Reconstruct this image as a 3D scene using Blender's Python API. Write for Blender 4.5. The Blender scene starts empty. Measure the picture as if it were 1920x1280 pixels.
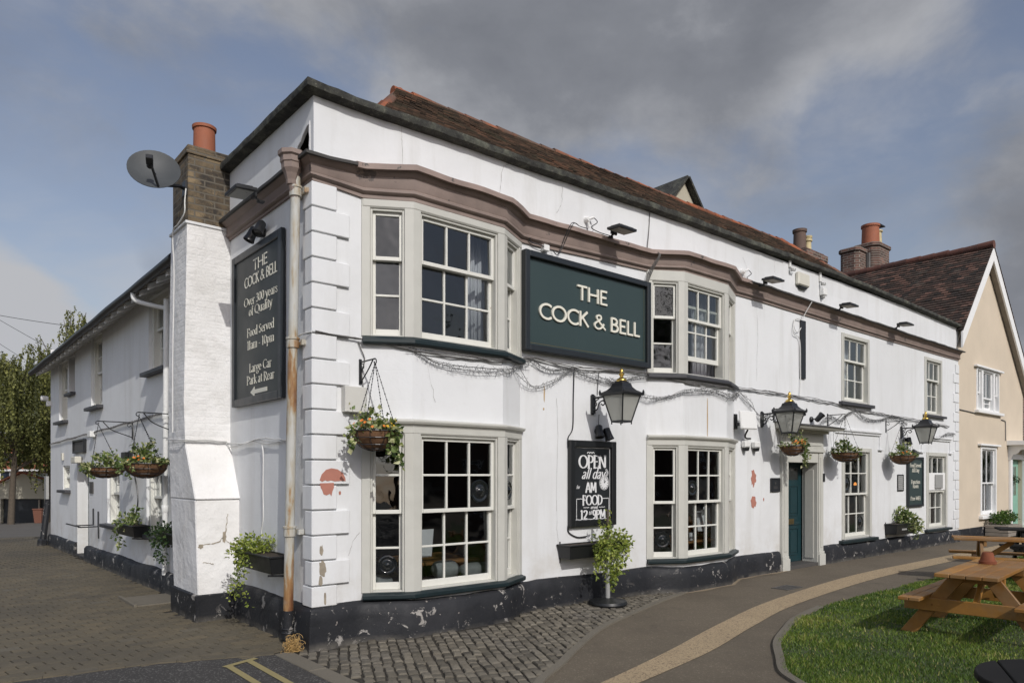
import bpy, math, random
import numpy as np
from mathutils import Vector, Matrix, noise
R = math.radians
S = bpy.context.scene
COL = S.collection

# ------------------------------------------------------------------ camera, sky, sun, exposure
cam = bpy.data.cameras.new('camera')
cam.sensor_width = 36.0
cam.lens = 25.07
cam.shift_y = 0.1302
cam.clip_end = 3000
cob = bpy.data.objects.new('camera', cam)
COL.objects.link(cob)
cob.location = (-2.945, -6.401, 1.65)
cob.rotation_euler = (R(90), 0, R(-40.253))
S.camera = cob

SUN_TO = Vector((-0.27, -1.0, 0.75)).normalized()      # towards the sun
SUN_EL = math.asin(SUN_TO.z)
sl = bpy.data.lights.new('sun', 'SUN')
sl.energy = 2.75
sl.angle = R(0.5)
sl.color = (1.0, 0.975, 0.93)
so = bpy.data.objects.new('sun', sl)
COL.objects.link(so)
so.location = (-20, -60, 50)
so.rotation_euler = (-SUN_TO).to_track_quat('-Z', 'Y').to_euler()

S.view_settings.view_transform = 'Standard'
S.view_settings.look = 'None'
S.view_settings.exposure = -0.1
S.view_settings.gamma = 1.0


def make_world():
    w = bpy.data.worlds.new('World')
    S.world = w
    w.use_nodes = True
    nt = w.node_tree
    nt.nodes.clear()
    N = nt.nodes.new
    L = nt.links.new
    out = N('ShaderNodeOutputWorld')
    bg = N('ShaderNodeBackground')
    bg.inputs['Strength'].default_value = 0.1
    L(bg.outputs[0], out.inputs['Surface'])
    sky = N('ShaderNodeTexSky')
    sky.sky_type = 'NISHITA'
    sky.sun_disc = False
    sky.sun_elevation = SUN_EL
    sky.sun_rotation = math.atan2(SUN_TO.x, SUN_TO.y)
    sky.air_density = 1.3
    sky.dust_density = 2.0
    tc = N('ShaderNodeTexCoord')
    d = tc.outputs['Generated']

    def math_(op, a, b=None, c=None):
        n = N('ShaderNodeMath')
        n.operation = op
        for i, x in enumerate((a, b, c)):
            if x is None:
                continue
            if isinstance(x, (int, float)):
                n.inputs[i].default_value = x
            else:
                L(x, n.inputs[i])
        return n.outputs[0]

    def mr(x, a, b, c=0.0, e=1.0, smooth=True):
        n = N('ShaderNodeMapRange')
        n.interpolation_type = 'SMOOTHSTEP' if smooth else 'LINEAR'
        L(x, n.inputs[0])
        for i, val in enumerate((a, b, c, e)):
            n.inputs[i + 1].default_value = val
        return n.outputs[0]

    def nz(scale, detail, rough, stretch=(1, 1, 1), off=(0, 0, 0), dist=0.0):
        m = N('ShaderNodeMapping')
        m.inputs['Scale'].default_value = stretch
        m.inputs['Location'].default_value = off
        L(d, m.inputs['Vector'])
        n = N('ShaderNodeTexNoise')
        n.inputs['Scale'].default_value = scale
        n.inputs['Detail'].default_value = detail
        n.inputs['Roughness'].default_value = rough
        n.inputs['Distortion'].default_value = dist
        L(m.outputs[0], n.inputs['Vector'])
        return n.outputs[0]

    def blob(px, py, inner, outer):
        # a cloud bank centred on a heading (given as degrees right of the street corner view) and elevation
        f = 1337.0
        fw = Vector((math.sin(R(40.253)), math.cos(R(40.253)), 0))
        ri = Vector((fw.y, -fw.x, 0))
        v = (fw + ri * ((px - 960) / f) + Vector((0, 0, 1)) * ((890 - py) / f)).normalized()
        n = N('ShaderNodeVectorMath')
        n.operation = 'DOT_PRODUCT'
        L(d, n.inputs[0])
        n.inputs[1].default_value = v
        return mr(n.outputs['Value'], math.cos(R(outer)), math.cos(R(inner)))

    n1 = nz(2.2, 7, 0.55, (1, 1, 1.7), (3.1, 1.7, 0.4), 0.3)
    n2 = nz(5.0, 6, 0.6, (1, 1, 1.6), (8.0, 2.0, 5.0), 0.2)
    big = blob(1150, 30, 8, 25)
    big2 = blob(1560, 150, 2, 15)
    low = blob(-70, 680, 3, 9.5)
    lowb = blob(150, 640, 1, 7.0)
    lowc = blob(-70, 470, 1, 5.6)
    rgt = blob(1960, 450, 4, 11)
    gap = blob(1420, 470, 5, 17)
    gapl = blob(380, 330, 5, 17)
    tl = blob(380, 30, 2, 12)
    bias = math_('MULTIPLY', big, 0.40)
    bias = math_('MULTIPLY_ADD', big2, 0.22, bias)
    bias = math_('MULTIPLY_ADD', low, 0.34, bias)
    bias = math_('MULTIPLY_ADD', lowb, 0.30, bias)
    bias = math_('MULTIPLY_ADD', lowc, 0.24, bias)
    bias = math_('MULTIPLY_ADD', rgt, 0.36, bias)
    bias = math_('MULTIPLY_ADD', gap, -0.30, bias)
    bias = math_('MULTIPLY_ADD', gapl, -0.22, bias)
    bias = math_('MULTIPLY_ADD', tl, 0.24, bias)
    # elsewhere in the sky (behind the photographer) the cover is broken cloud
    dens = math_('ADD', n1, bias)
    dens = math_('ADD', dens, math_('MULTIPLY', math_('SUBTRACT', n2, 0.5), 0.42))
    cov = mr(dens, 0.57, 0.84)
    # thin veil between the clouds
    veil = mr(nz(3.0, 6, 0.6, (1, 1, 2.2), (2.0, 9.0, 4.0), 0.4), 0.38, 0.72, 0.0, 0.55)
    cov = math_('MAXIMUM', cov, veil)
    # light and dark of the cloud
    sh = math_('ADD', math_('MULTIPLY', n2, 0.75), math_('MULTIPLY', nz(1.7, 4, 0.5, (1, 1, 2), (1.0, 5.0, 2.0)), 0.55))
    edge = mr(dens, 0.62, 1.05, 0.16, -0.10, False)
    sh = math_('ADD', sh, edge)
    white = blob(1640, 110, 1, 8)
    sh = math_('MULTIPLY_ADD', white, 0.18, sh)
    sh = math_('MULTIPLY_ADD', blob(90, 555, 0.5, 7.0), 0.85, sh)
    sh = math_('MULTIPLY_ADD', blob(10, 440, 0.5, 4.5), 0.45, sh)
    cr = N('ShaderNodeValToRGB')
    cr.color_ramp.elements[0].position = 0.40
    cr.color_ramp.elements[0].color = (1.55, 1.66, 1.95, 1)
    cr.color_ramp.elements[1].position = 0.98
    cr.color_ramp.elements[1].color = (5.2, 5.3, 5.6, 1)
    e = cr.color_ramp.elements.new(0.66)
    e.color = (2.42, 2.54, 2.86, 1)
    L(sh, cr.inputs[0])
    hsv = N('ShaderNodeHueSaturation')
    hsv.inputs['Saturation'].default_value = 0.78
    hsv.inputs['Value'].default_value = 0.97
    L(sky.outputs[0], hsv.inputs['Color'])
    tint = N('ShaderNodeMix')
    tint.data_type = 'RGBA'
    tint.blend_type = 'MULTIPLY'
    tint.inputs['Factor'].default_value = 1.0
    tint.inputs['B'].default_value = (1.03, 1.0, 1.08, 1)
    L(hsv.outputs[0], tint.inputs['A'])
    mx = N('ShaderNodeMix')
    mx.data_type = 'RGBA'
    L(cov, mx.inputs['Factor'])
    L(tint.outputs['Result'], mx.inputs['A'])
    L(cr.outputs[0], mx.inputs['B'])
    # added fill light: unseen sky behind the photographer brightened, mostly towards the side wall
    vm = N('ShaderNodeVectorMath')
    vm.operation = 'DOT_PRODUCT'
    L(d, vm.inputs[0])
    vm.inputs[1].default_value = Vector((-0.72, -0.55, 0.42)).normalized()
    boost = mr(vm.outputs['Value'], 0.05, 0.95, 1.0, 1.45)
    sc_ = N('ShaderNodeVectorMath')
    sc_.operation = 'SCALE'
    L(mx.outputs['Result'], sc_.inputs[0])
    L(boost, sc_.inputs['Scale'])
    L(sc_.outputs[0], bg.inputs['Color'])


make_world()

# ------------------------------------------------------------------ materials
MAT = {}


class NT:
    def __init__(s, name):
        m = bpy.data.materials.new(name)
        m.use_nodes = True
        s.m = m
        s.nt = m.node_tree
        s.nt.nodes.clear()
        s.out = s.N('ShaderNodeOutputMaterial')
        s.b = s.N('ShaderNodeBsdfPrincipled')
        s.nt.links.new(s.b.outputs[0], s.out.inputs['Surface'])
        s.pos = s.N('ShaderNodeNewGeometry').outputs['Position']
        s._bump = None
        MAT[name] = m

    def N(s, t):
        return s.nt.nodes.new(t)

    def L(s, a, b):
        s.nt.links.new(a, b)

    def set(s, x, inp):
        if isinstance(x, (int, float)):
            inp.default_value = x
        elif isinstance(x, (tuple, list)):
            inp.default_value = tuple(x) + (1,) if len(x) == 3 and inp.type == 'RGBA' else x
        else:
            s.L(x, inp)

    def math(s, op, a, b=None):
        n = s.N('ShaderNodeMath')
        n.operation = op
        s.set(a, n.inputs[0])
        if b is not None:
            s.set(b, n.inputs[1])
        return n.outputs[0]

    def mapv(s, v=None, scale=(1, 1, 1), rot=(0, 0, 0), loc=(0, 0, 0)):
        n = s.N('ShaderNodeMapping')
        n.inputs['Scale'].default_value = scale
        n.inputs['Rotation'].default_value = rot
        n.inputs['Location'].default_value = loc
        s.L(v or s.pos, n.inputs['Vector'])
        return n.outputs[0]

    def noise(s, scale, detail=4, rough=0.55, v=None, dist=0.0):
        n = s.N('ShaderNodeTexNoise')
        n.inputs['Scale'].default_value = scale
        n.inputs['Detail'].default_value = detail
        n.inputs['Roughness'].default_value = rough
        n.inputs['Distortion'].default_value = dist
        s.L(v or s.pos, n.inputs['Vector'])
        return n.outputs[0]

    def vor(s, scale, v=None, feature='F1', out='Distance', rnd=1.0):
        n = s.N('ShaderNodeTexVoronoi')
        n.feature = feature
        n.inputs['Scale'].default_value = scale
        n.inputs['Randomness'].default_value = rnd
        s.L(v or s.pos, n.inputs['Vector'])
        return n.outputs[out]

    def ramp(s, x, *stops):
        n = s.N('ShaderNodeValToRGB')
        el = n.color_ramp.elements
        while len(el) < len(stops):
            el.new(0.5)
        for e, (p, c) in zip(el, stops):
            e.position = p
            e.color = tuple(c) + (1,) if not isinstance(c, (int, float)) else (c, c, c, 1)
        s.L(x, n.inputs[0])
        return n.outputs[0]

    def mix(s, f, a, b, mode='MIX'):
        n = s.N('ShaderNodeMix')
        n.data_type = 'RGBA'
        n.blend_type = mode
        s.set(f, n.inputs['Factor'])
        s.set(a, n.inputs['A'])
        s.set(b, n.inputs['B'])
        return n.outputs['Result']

    def attr(s, name='rnd'):
        n = s.N('ShaderNodeAttribute')
        n.attribute_name = name
        return n.outputs['Fac']

    def sep(s, v=None):
        n = s.N('ShaderNodeSeparateXYZ')
        s.L(v or s.pos, n.inputs[0])
        return n.outputs

    def comb(s, x, y, z):
        n = s.N('ShaderNodeCombineXYZ')
        for i, q in enumerate((x, y, z)):
            s.set(q, n.inputs[i])
        return n.outputs[0]

    def bump(s, h, strength=0.3, dist=0.01):
        n = s.N('ShaderNodeBump')
        n.inputs['Strength'].default_value = strength
        n.inputs['Distance'].default_value = dist
        s.L(h, n.inputs['Height'])
        if s._bump:
            s.L(s._bump, n.inputs['Normal'])
        s._bump = n.outputs[0]
        s.L(n.outputs[0], s.b.inputs['Normal'])

    def fin(s, col=None, rough=None, metal=None, spec=None):
        for x, nm in ((col, 'Base Color'), (rough, 'Roughness'), (metal, 'Metallic'), (spec, 'Specular IOR Level')):
            if x is not None:
                s.set(x, s.b.inputs[nm])
        return s.m


def wallvec(t):
    x, y, z = t.sep()
    return t.comb(t.math('ADD', x, y), z, 0.0)


def bricktex(t, v, w, h, mortar, smooth=0.1, bias=0.0):
    n = t.N('ShaderNodeTexBrick')
    n.inputs['Scale'].default_value = 1.0
    n.inputs['Brick Width'].default_value = w
    n.inputs['Row Height'].default_value = h
    n.inputs['Mortar Size'].default_value = mortar
    n.inputs['Mortar Smooth'].default_value = smooth
    n.inputs['Bias'].default_value = bias
    n.inputs['Color1'].default_value = (0, 0, 0, 1)
    n.inputs['Color2'].default_value = (1, 1, 1, 1)
    n.inputs['Mortar'].default_value = (0.5, 0.5, 0.5, 1)
    t.L(v, n.inputs['Vector'])
    return n.outputs['Color'], n.outputs['Fac']


def m_white(name, base=(0.72, 0.73, 0.735), ashlar=True, uneven=0.5):
    t = NT(name)
    big = t.noise(0.7, 5, 0.6)
    st = t.noise(3.0, 5, 0.65, t.mapv(scale=(1, 1, 0.12)))
    c = t.mix(t.ramp(big, (0.35, 0.0), (0.7, 1.0)), base, tuple(x * 0.93 for x in base))
    c = t.mix(t.ramp(st, (0.50, 0.0), (0.76, 0.55)), c, (0.53, 0.525, 0.50))
    c = t.mix(t.ramp(t.noise(0.35, 6, 0.7, dist=0.6), (0.48, 0.0), (0.60, 0.36)), c, (0.60, 0.605, 0.60))
    c = t.mix(t.ramp(t.noise(14, 6, 0.75), (0.55, 0.0), (0.8, 0.22)), c, (0.55, 0.53, 0.49))
    # small chips and specks where the paint has come off
    ch = t.noise(9.0, 6, 0.7)
    c = t.mix(t.ramp(ch, (0.735, 0.0), (0.75, 0.55)), c, (0.36, 0.30, 0.26))
    z = t.sep()[2]
    splash = t.math('MULTIPLY', t.ramp(z, (0.38, 0.7), (0.95, 0.0)), t.ramp(t.noise(2.2, 5, 0.7), (0.45, 0.0), (0.7, 1.0)))
    c = t.mix(splash, c, (0.50, 0.47, 0.42))
    t.bump(t.noise(1.6, 5, 0.6), uneven, 0.025)
    t.bump(t.noise(45, 3, 0.6), 0.18, 0.003)
    if ashlar:
        _, f = bricktex(t, wallvec(t), 0.75, 0.30, 0.004, 0.3)
        fade = t.ramp(t.noise(0.9, 3), (0.42, 0.0), (0.62, 1.0))
        t.bump(t.math('MULTIPLY', t.math('SUBTRACT', 1.0, f), fade), 0.22, 0.006)
    return t.fin(c, 0.62, spec=0.35)


def m_simple(name, col, rough=0.5, metal=0.0, var=0.12, scale=6.0, bumpv=0.1, spec=None, chips=None, chipcol=(0.6, 0.6, 0.58), chiplev=0.66):
    t = NT(name)
    n = t.noise(scale, 5, 0.6)
    c = t.mix(n, tuple(x * (1 - var * 1.6) for x in col), tuple(min(1, x * (1 + var * 1.6)) for x in col))
    if chips:
        c = t.mix(t.ramp(t.noise(chips, 7, 0.68), (chiplev, 0.0), (chiplev + 0.015, 1.0)), c, chipcol)
    if bumpv:
        t.bump(t.noise(scale * 6, 4, 0.6), bumpv, 0.004)
    return t.fin(c, t.math('ADD', t.math('MULTIPLY', t.noise(scale * 2, 3), 0.25), rough - 0.12) if rough > 0.15 else rough, metal, spec)


m_white('white_render')
m_white('white_quoin', ashlar=False, uneven=0.15)


def m_paintbrick():
    t = NT('painted_brick')
    col, f = bricktex(t, wallvec(t), 0.225, 0.075, 0.012, 0.4)
    c = t.mix(t.ramp(t.noise(1.5, 5), (0.4, 0.0), (0.7, 1.0)), (0.78, 0.775, 0.765), (0.68, 0.67, 0.65))
    c = t.mix(t.ramp(t.noise(6, 7, 0.7), (0.70, 0.0), (0.715, 0.8)), c, (0.42, 0.36, 0.31))
    c = t.mix(t.ramp(t.noise(3, 6, 0.7), (0.5, 0.0), (0.7, 0.35)), c, (0.56, 0.55, 0.53))
    t.bump(t.math('MULTIPLY', t.math('SUBTRACT', 1.0, f), t.ramp(t.noise(2.5, 4), (0.35, 0.3), (0.65, 1.0))), 0.30, 0.008)
    t.bump(t.noise(5, 6, 0.7), 0.75, 0.03)
    t.fin(c, 0.6, spec=0.35)


m_paintbrick()


def m_rough_render():
    t = NT('rough_white_render')
    c = t.mix(t.ramp(t.noise(1.5, 5), (0.4, 0.0), (0.7, 1.0)), (0.78, 0.775, 0.765), (0.68, 0.67, 0.65))
    c = t.mix(t.ramp(t.noise(5, 7, 0.7), (0.69, 0.0), (0.705, 0.8)), c, (0.40, 0.34, 0.29))
    t.bump(t.noise(2.2, 6, 0.6), 0.8, 0.05)
    t.bump(t.noise(14, 4, 0.6), 0.4, 0.01)
    t.fin(c, 0.62, spec=0.3)


m_rough_render()


def m_plinth():
    t = NT('black_plinth_paint')
    c = t.mix(t.noise(2.5, 5), (0.009, 0.010, 0.012), (0.022, 0.023, 0.027))
    c = t.mix(t.ramp(t.noise(1.1, 5, 0.6), (0.5, 0.0), (0.75, 0.4)), c, (0.055, 0.055, 0.06))
    gate = t.ramp(t.noise(1.4, 3), (0.40, 0.0), (0.54, 1.0))
    ch = t.ramp(t.noise(6.5, 8, 0.68, dist=0.6), (0.60, 0.0), (0.615, 1.0))
    c = t.mix(t.math('MULTIPLY', ch, gate), c, t.mix(t.noise(20, 4), (0.17, 0.155, 0.14), (0.46, 0.44, 0.41)))
    c = t.mix(t.ramp(t.noise(16, 6, 0.7), (0.67, 0.0), (0.68, 0.8)), c, (0.45, 0.40, 0.36))
    z = t.sep()[2]
    c = t.mix(t.math('MULTIPLY', t.ramp(z, (0.0, 0.6), (0.07, 0.0)), t.ramp(t.noise(4, 5, 0.7), (0.35, 0.0), (0.6, 1.0))), c, (0.17, 0.155, 0.13))
    t.bump(t.noise(3, 6, 0.6), 0.6, 0.03)
    t.bump(t.noise(30, 4), 0.25, 0.005)
    t.fin(c, t.ramp(t.noise(5, 4), (0.3, 0.5), (0.7, 0.75)), spec=0.35)


m_plinth()
m_simple('greige_timber', (0.50, 0.495, 0.45), 0.55, var=0.07, chips=5.0, chipcol=(0.36, 0.30, 0.23), chiplev=0.70, bumpv=0.2)
m_simple('sash_paint', (0.66, 0.655, 0.60), 0.5, var=0.05, chips=9.0, chipcol=(0.40, 0.34, 0.27), chiplev=0.69)
m_simple('white_paint', (0.78, 0.78, 0.77), 0.5, var=0.03)
m_simple('green_sill_paint', (0.007, 0.017, 0.020), 0.45, var=0.2, chips=7.0, chipcol=(0.33, 0.34, 0.33), chiplev=0.70)
m_simple('slate_sill_paint', (0.045, 0.045, 0.05), 0.5, var=0.2, chips=7.0, chipcol=(0.4, 0.4, 0.4), chiplev=0.72)
m_simple('door_paint', (0.007, 0.033, 0.040), 0.35, var=0.18, chips=5.0, chipcol=(0.28, 0.33, 0.33), chiplev=0.745)
m_simple('mauve_cornice', (0.235, 0.18, 0.155), 0.65, var=0.26, scale=3.0, chips=4.0, chipcol=(0.12, 0.10, 0.09), chiplev=0.63, bumpv=0.3)
m_simple('lead_flashing', (0.31, 0.235, 0.205), 0.6, var=0.25, scale=3.0, chips=5.0, chipcol=(0.10, 0.09, 0.08), chiplev=0.62, bumpv=0.3)
m_simple('dirty_lead', (0.05, 0.048, 0.045), 0.7, var=0.3, scale=4.0)
m_simple('sign_green', (0.030, 0.050, 0.050), 0.38, var=0.06, scale=1.5, bumpv=0.0)
m_simple('sign_frame', (0.014, 0.018, 0.022), 0.4, var=0.15)
m_simple('side_panel_dark', (0.018, 0.026, 0.028), 0.4, var=0.10, scale=1.5, bumpv=0.0, spec=0.25)
m_simple('chalk_black', (0.014, 0.016, 0.018), 0.45, var=0.15, bumpv=0.0)
m_simple('chalk_white', (0.66, 0.66, 0.66), 0.8, var=0.12, scale=30, bumpv=0.0)
m_simple('cream_letter', (0.72, 0.70, 0.60), 0.5, var=0.03, bumpv=0.0)
m_simple('black_metal', (0.013, 0.014, 0.016), 0.4, var=0.2, scale=20, spec=0.5)
m_simple('black_plastic', (0.010, 0.011, 0.012), 0.42, var=0.1, scale=8, bumpv=0.05)
m_simple('grey_plastic', (0.30, 0.30, 0.29), 0.5, var=0.06)
m_simple('white_plastic', (0.72, 0.72, 0.70), 0.42, var=0.03, bumpv=0.0)
m_simple('cream_plastic', (0.60, 0.58, 0.50), 0.45, var=0.05, bumpv=0.0)
m_simple('beige_box', (0.55, 0.54, 0.50), 0.5, var=0.04, bumpv=0.0)
m_simple('lamp_lens', (0.30, 0.30, 0.27), 0.3, var=0.05, bumpv=0.0)
m_simple('brass', (0.62, 0.44, 0.13), 0.28, 1.0, var=0.12, scale=12, bumpv=0.0)
m_simple('old_brass', (0.33, 0.25, 0.12), 0.4, 1.0, var=0.2)
m_simple('terracotta', (0.29, 0.098, 0.05), 0.75, var=0.16, scale=5)
m_simple('dark_terracotta', (0.115, 0.075, 0.058), 0.8, var=0.2, scale=4)
m_simple('cream_clay', (0.50, 0.42, 0.24), 0.75, var=0.14, scale=6)
m_simple('bare_render', (0.40, 0.17, 0.125), 0.85, var=0.12, scale=12)
m_simple('bare_stone', (0.30, 0.26, 0.20), 0.85, var=0.35, scale=14)
m_simple('crack_dirt', (0.22, 0.20, 0.18), 0.9, var=0.2)
m_simple('rust_stain', (0.42, 0.29, 0.15), 0.85, var=0.25, scale=9)
m_simple('cable_grey', (0.13, 0.125, 0.12), 0.6, var=0.2, scale=3, bumpv=0.0)
m_simple('cable_white', (0.62, 0.62, 0.60), 0.5, var=0.1, bumpv=0.0)
m_simple('garland_wire', (0.15, 0.15, 0.15), 0.5, var=0.3, scale=8, bumpv=0.0)
m_simple('straw', (0.42, 0.27, 0.10), 0.8, var=0.35, scale=25)
m_simple('interior_dark', (0.035, 0.026, 0.020), 0.8, var=0.3, scale=2)
m_simple('interior_grey', (0.17, 0.17, 0.18), 0.9, var=0.1, scale=2)
m_simple('dark_wood', (0.055, 0.028, 0.014), 0.35, var=0.3, scale=8)
m_simple('tan_wood', (0.24, 0.12, 0.045), 0.4, var=0.25, scale=8)
m_simple('paper', (0.72, 0.72, 0.76), 0.8, var=0.02, bumpv=0.0)
m_simple('grey_fabric', (0.24, 0.25, 0.26), 0.95, var=0.2, scale=14)
m_simple('red_leather', (0.16, 0.022, 0.018), 0.45, var=0.2)
m_simple('steel', (0.55, 0.55, 0.55), 0.25, 1.0, var=0.1)
m_simple('cream_house_render', (0.58, 0.495, 0.385), 0.85, var=0.09, scale=1.3, bumpv=0.5)
m_simple('mint_paint', (0.22, 0.42, 0.33), 0.5, var=0.05)
m_simple('plastic_brown', (0.17, 0.075, 0.05), 0.5, var=0.08)
m_simple('black_board', (0.012, 0.014, 0.017), 0.5, var=0.25, scale=2)
m_simple('old_cream_wall', (0.42, 0.39, 0.31), 0.85, var=0.12, scale=1.0)
m_simple('grey_timber', (0.24, 0.21, 0.175), 0.85, var=0.25, scale=10, bumpv=0.3)
m_simple('bark', (0.085, 0.068, 0.05), 0.9, var=0.3, scale=10, bumpv=0.5)
m_simple('soil', (0.04, 0.028, 0.018), 0.95, var=0.3, scale=20)
m_simple('coir', (0.15, 0.078, 0.038), 1.0, var=0.4, scale=22, bumpv=0.8)
m_simple('iron_cover', (0.07, 0.065, 0.06), 0.6, var=0.2, scale=20)
m_simple('petal_orange', (0.75, 0.20, 0.02), 0.6, var=0.2, scale=20, bumpv=0)
m_simple('petal_yellow', (0.80, 0.50, 0.03), 0.6, var=0.15, scale=20, bumpv=0)
m_simple('dish_grey', (0.055, 0.06, 0.062), 0.6, var=0.25, scale=4, bumpv=0.0)
m_simple('curtain_cloth', (0.62, 0.61, 0.66), 0.95, var=0.04, scale=6)
m_simple('solar_panel', (0.02, 0.03, 0.05), 0.15, var=0.1, bumpv=0)


def m_coping():
    t = NT('lichen_coping')
    n = t.noise(5, 7, 0.7)
    c = t.ramp(n, (0.28, (0.012, 0.012, 0.011)), (0.5, (0.042, 0.042, 0.036)), (0.62, (0.085, 0.088, 0.068)), (0.8, (0.17, 0.17, 0.13)))
    c = t.mix(t.ramp(t.noise(24, 6, 0.75), (0.58, 0.0), (0.68, 0.75)), c, (0.17, 0.165, 0.13))
    t.bump(t.noise(10, 6, 0.7), 0.9, 0.03)
    t.fin(c, 0.92)


m_coping()


def m_pipe():
    t = NT('rusty_white_pipe')
    n = t.noise(3.2, 7, 0.65, t.mapv(scale=(3, 3, 0.55)))
    z = t.sep()[2]
    band = t.math('MULTIPLY', t.math('SINE', t.math('MULTIPLY', z, 3.4)), 0.07)
    n = t.math('ADD', n, band)
    c = t.ramp(n, (0.42, (0.46, 0.46, 0.43)), (0.52, (0.38, 0.34, 0.26)), (0.585, (0.30, 0.17, 0.07)), (0.72, (0.15, 0.06, 0.025)))
    c = t.mix(t.ramp(t.noise(9, 5), (0.5, 0.0), (0.8, 0.4)), c, (0.36, 0.37, 0.34))
    t.bump(n, 0.3, 0.004)
    t.fin(c, 0.55)


m_pipe()


def m_brick(name, c1, c2, mortar, w=0.225, h=0.075, dark=0.35, rot=None):
    t = NT(name)
    v = wallvec(t)
    col, f = bricktex(t, v, w, h, 0.010, 0.2)
    base = t.ramp(col, (0.0, c1), (1.0, c2))
    cell = t.noise(4, 5, 0.7)
    base = t.mix(t.ramp(cell, (0.42, 0.0), (0.62, dark * 2)), base, (0.035, 0.030, 0.025))
    base = t.mix(t.ramp(t.noise(18, 5, 0.7), (0.62, 0.0), (0.75, 0.6)), base, tuple(min(1, x * 2.0) for x in c2))
    c = t.mix(f, base, mortar)
    t.bump(t.math('SUBTRACT', 1.0, f), 0.7, 0.010)
    t.bump(t.noise(30, 5), 0.5, 0.006)
    t.fin(c, 0.9)


m_brick('london_brick', (0.085, 0.062, 0.038), (0.24, 0.18, 0.105), (0.12, 0.105, 0.082), dark=0.5)
m_brick('old_red_brick', (0.085, 0.045, 0.035), (0.20, 0.10, 0.075), (0.22, 0.20, 0.17))
m_brick('background_brick', (0.28, 0.17, 0.11), (0.40, 0.25, 0.17), (0.33, 0.27, 0.21), dark=0.1)
m_brick('opposite_brick', (0.10, 0.05, 0.035), (0.17, 0.085, 0.06), (0.16, 0.14, 0.12), dark=0.15)


def m_attr(name, stops, rough=0.85, noisy=0.3, nscale=20, bumpv=0.4, transl=0.0, patch=None, spec=None):
    t = NT(name)
    a = t.attr()
    c = t.ramp(a, *stops)
    if noisy:
        n = t.noise(nscale, 5, 0.65)
        c = t.mix(t.ramp(n, (0.3, noisy), (0.7, 0.0)), c, tuple(x * 0.35 for x in stops[0][1]))
    if patch:
        c = t.mix(t.ramp(t.noise(patch[0], 5, 0.65), (patch[1], 0.0), (patch[1] + 0.15, patch[3])), c, patch[2])
    if bumpv:
        t.bump(t.noise(nscale * 2, 4), bumpv, 0.004)
    t.fin(c, rough, spec=spec)
    if transl:
        tr = t.N('ShaderNodeBsdfTranslucent')
        t.L(c, tr.inputs['Color'])
        ms = t.N('ShaderNodeMixShader')
        ms.inputs[0].default_value = transl
        t.L(t.b.outputs[0], ms.inputs[1])
        t.L(tr.outputs[0], ms.inputs[2])
        t.L(ms.outputs[0], t.out.inputs['Surface'])


m_attr('roof_tile', ((0.0, (0.060, 0.046, 0.036)), (0.45, (0.12, 0.084, 0.060)), (0.8, (0.18, 0.115, 0.080)), (1.0, (0.28, 0.165, 0.11))), 0.9, 0.5, 9, 0.5, patch=(2.2, 0.52, (0.095, 0.088, 0.06), 0.7))
m_attr('neighbour_tile', ((0.0, (0.032, 0.025, 0.021)), (0.5, (0.075, 0.048, 0.036)), (0.85, (0.125, 0.068, 0.050)), (1.0, (0.21, 0.115, 0.085))), 0.9, 0.55, 5, 0.5, patch=(3.0, 0.56, (0.085, 0.08, 0.065), 0.6))
m_attr('orange_ridge', ((0.0, (0.17, 0.06, 0.03)), (0.5, (0.28, 0.085, 0.035)), (1.0, (0.38, 0.115, 0.045))), 0.85, 0.4, 9, 0.4, patch=(1.1, 0.47, (0.085, 0.065, 0.048), 0.85))
m_attr('dark_ridge', ((0.0, (0.07, 0.035, 0.028)), (1.0, (0.16, 0.06, 0.04))), 0.85, 0.5, 9, 0.4)
m_attr('orange_roof', ((0.0, (0.26, 0.085, 0.045)), (1.0, (0.40, 0.14, 0.075))), 0.85, 0.3, 8, 0.3)
m_attr('paver', ((0.0, (0.108, 0.093, 0.067)), (0.4, (0.132, 0.113, 0.078)), (0.8, (0.162, 0.133, 0.086)), (1.0, (0.145, 0.130, 0.10))), 0.75, 0.35, 26, 0.35, patch=(0.6, 0.48, (0.078, 0.069, 0.053), 0.7), spec=0.3)
m_attr('cobble', ((0.0, (0.105, 0.093, 0.072)), (0.5, (0.155, 0.137, 0.106)), (1.0, (0.205, 0.182, 0.142))), 0.75, 0.4, 22, 0.5, patch=(0.9, 0.52, (0.12, 0.11, 0.095), 0.6), spec=0.3)
m_attr('leaf_lime', ((0.0, (0.07, 0.11, 0.016)), (0.5, (0.23, 0.29, 0.042)), (1.0, (0.42, 0.46, 0.11))), 0.5, 0, 20, 0, 0.3)
m_attr('leaf_ivy', ((0.0, (0.040, 0.072, 0.016)), (0.4, (0.115, 0.17, 0.040)), (0.75, (0.25, 0.29, 0.095)), (1.0, (0.58, 0.57, 0.33))), 0.45, 0, 20, 0, 0.25)
m_attr('leaf_dark', ((0.0, (0.012, 0.030, 0.010)), (0.6, (0.030, 0.060, 0.018)), (1.0, (0.075, 0.115, 0.035))), 0.4, 0, 20, 0, 0.2)
m_attr('leaf_box', ((0.0, (0.02, 0.06, 0.008)), (1.0, (0.11, 0.19, 0.025))), 0.5, 0, 20, 0, 0.25)
m_attr('leaf_willow', ((0.0, (0.055, 0.065, 0.020)), (0.6, (0.17, 0.18, 0.048)), (1.0, (0.28, 0.285, 0.085))), 0.6, 0, 20, 0, 0.35)
m_attr('leaf_tree', ((0.0, (0.018, 0.028, 0.012)), (1.0, (0.06, 0.085, 0.03))), 0.6, 0, 20, 0, 0.3)
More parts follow.
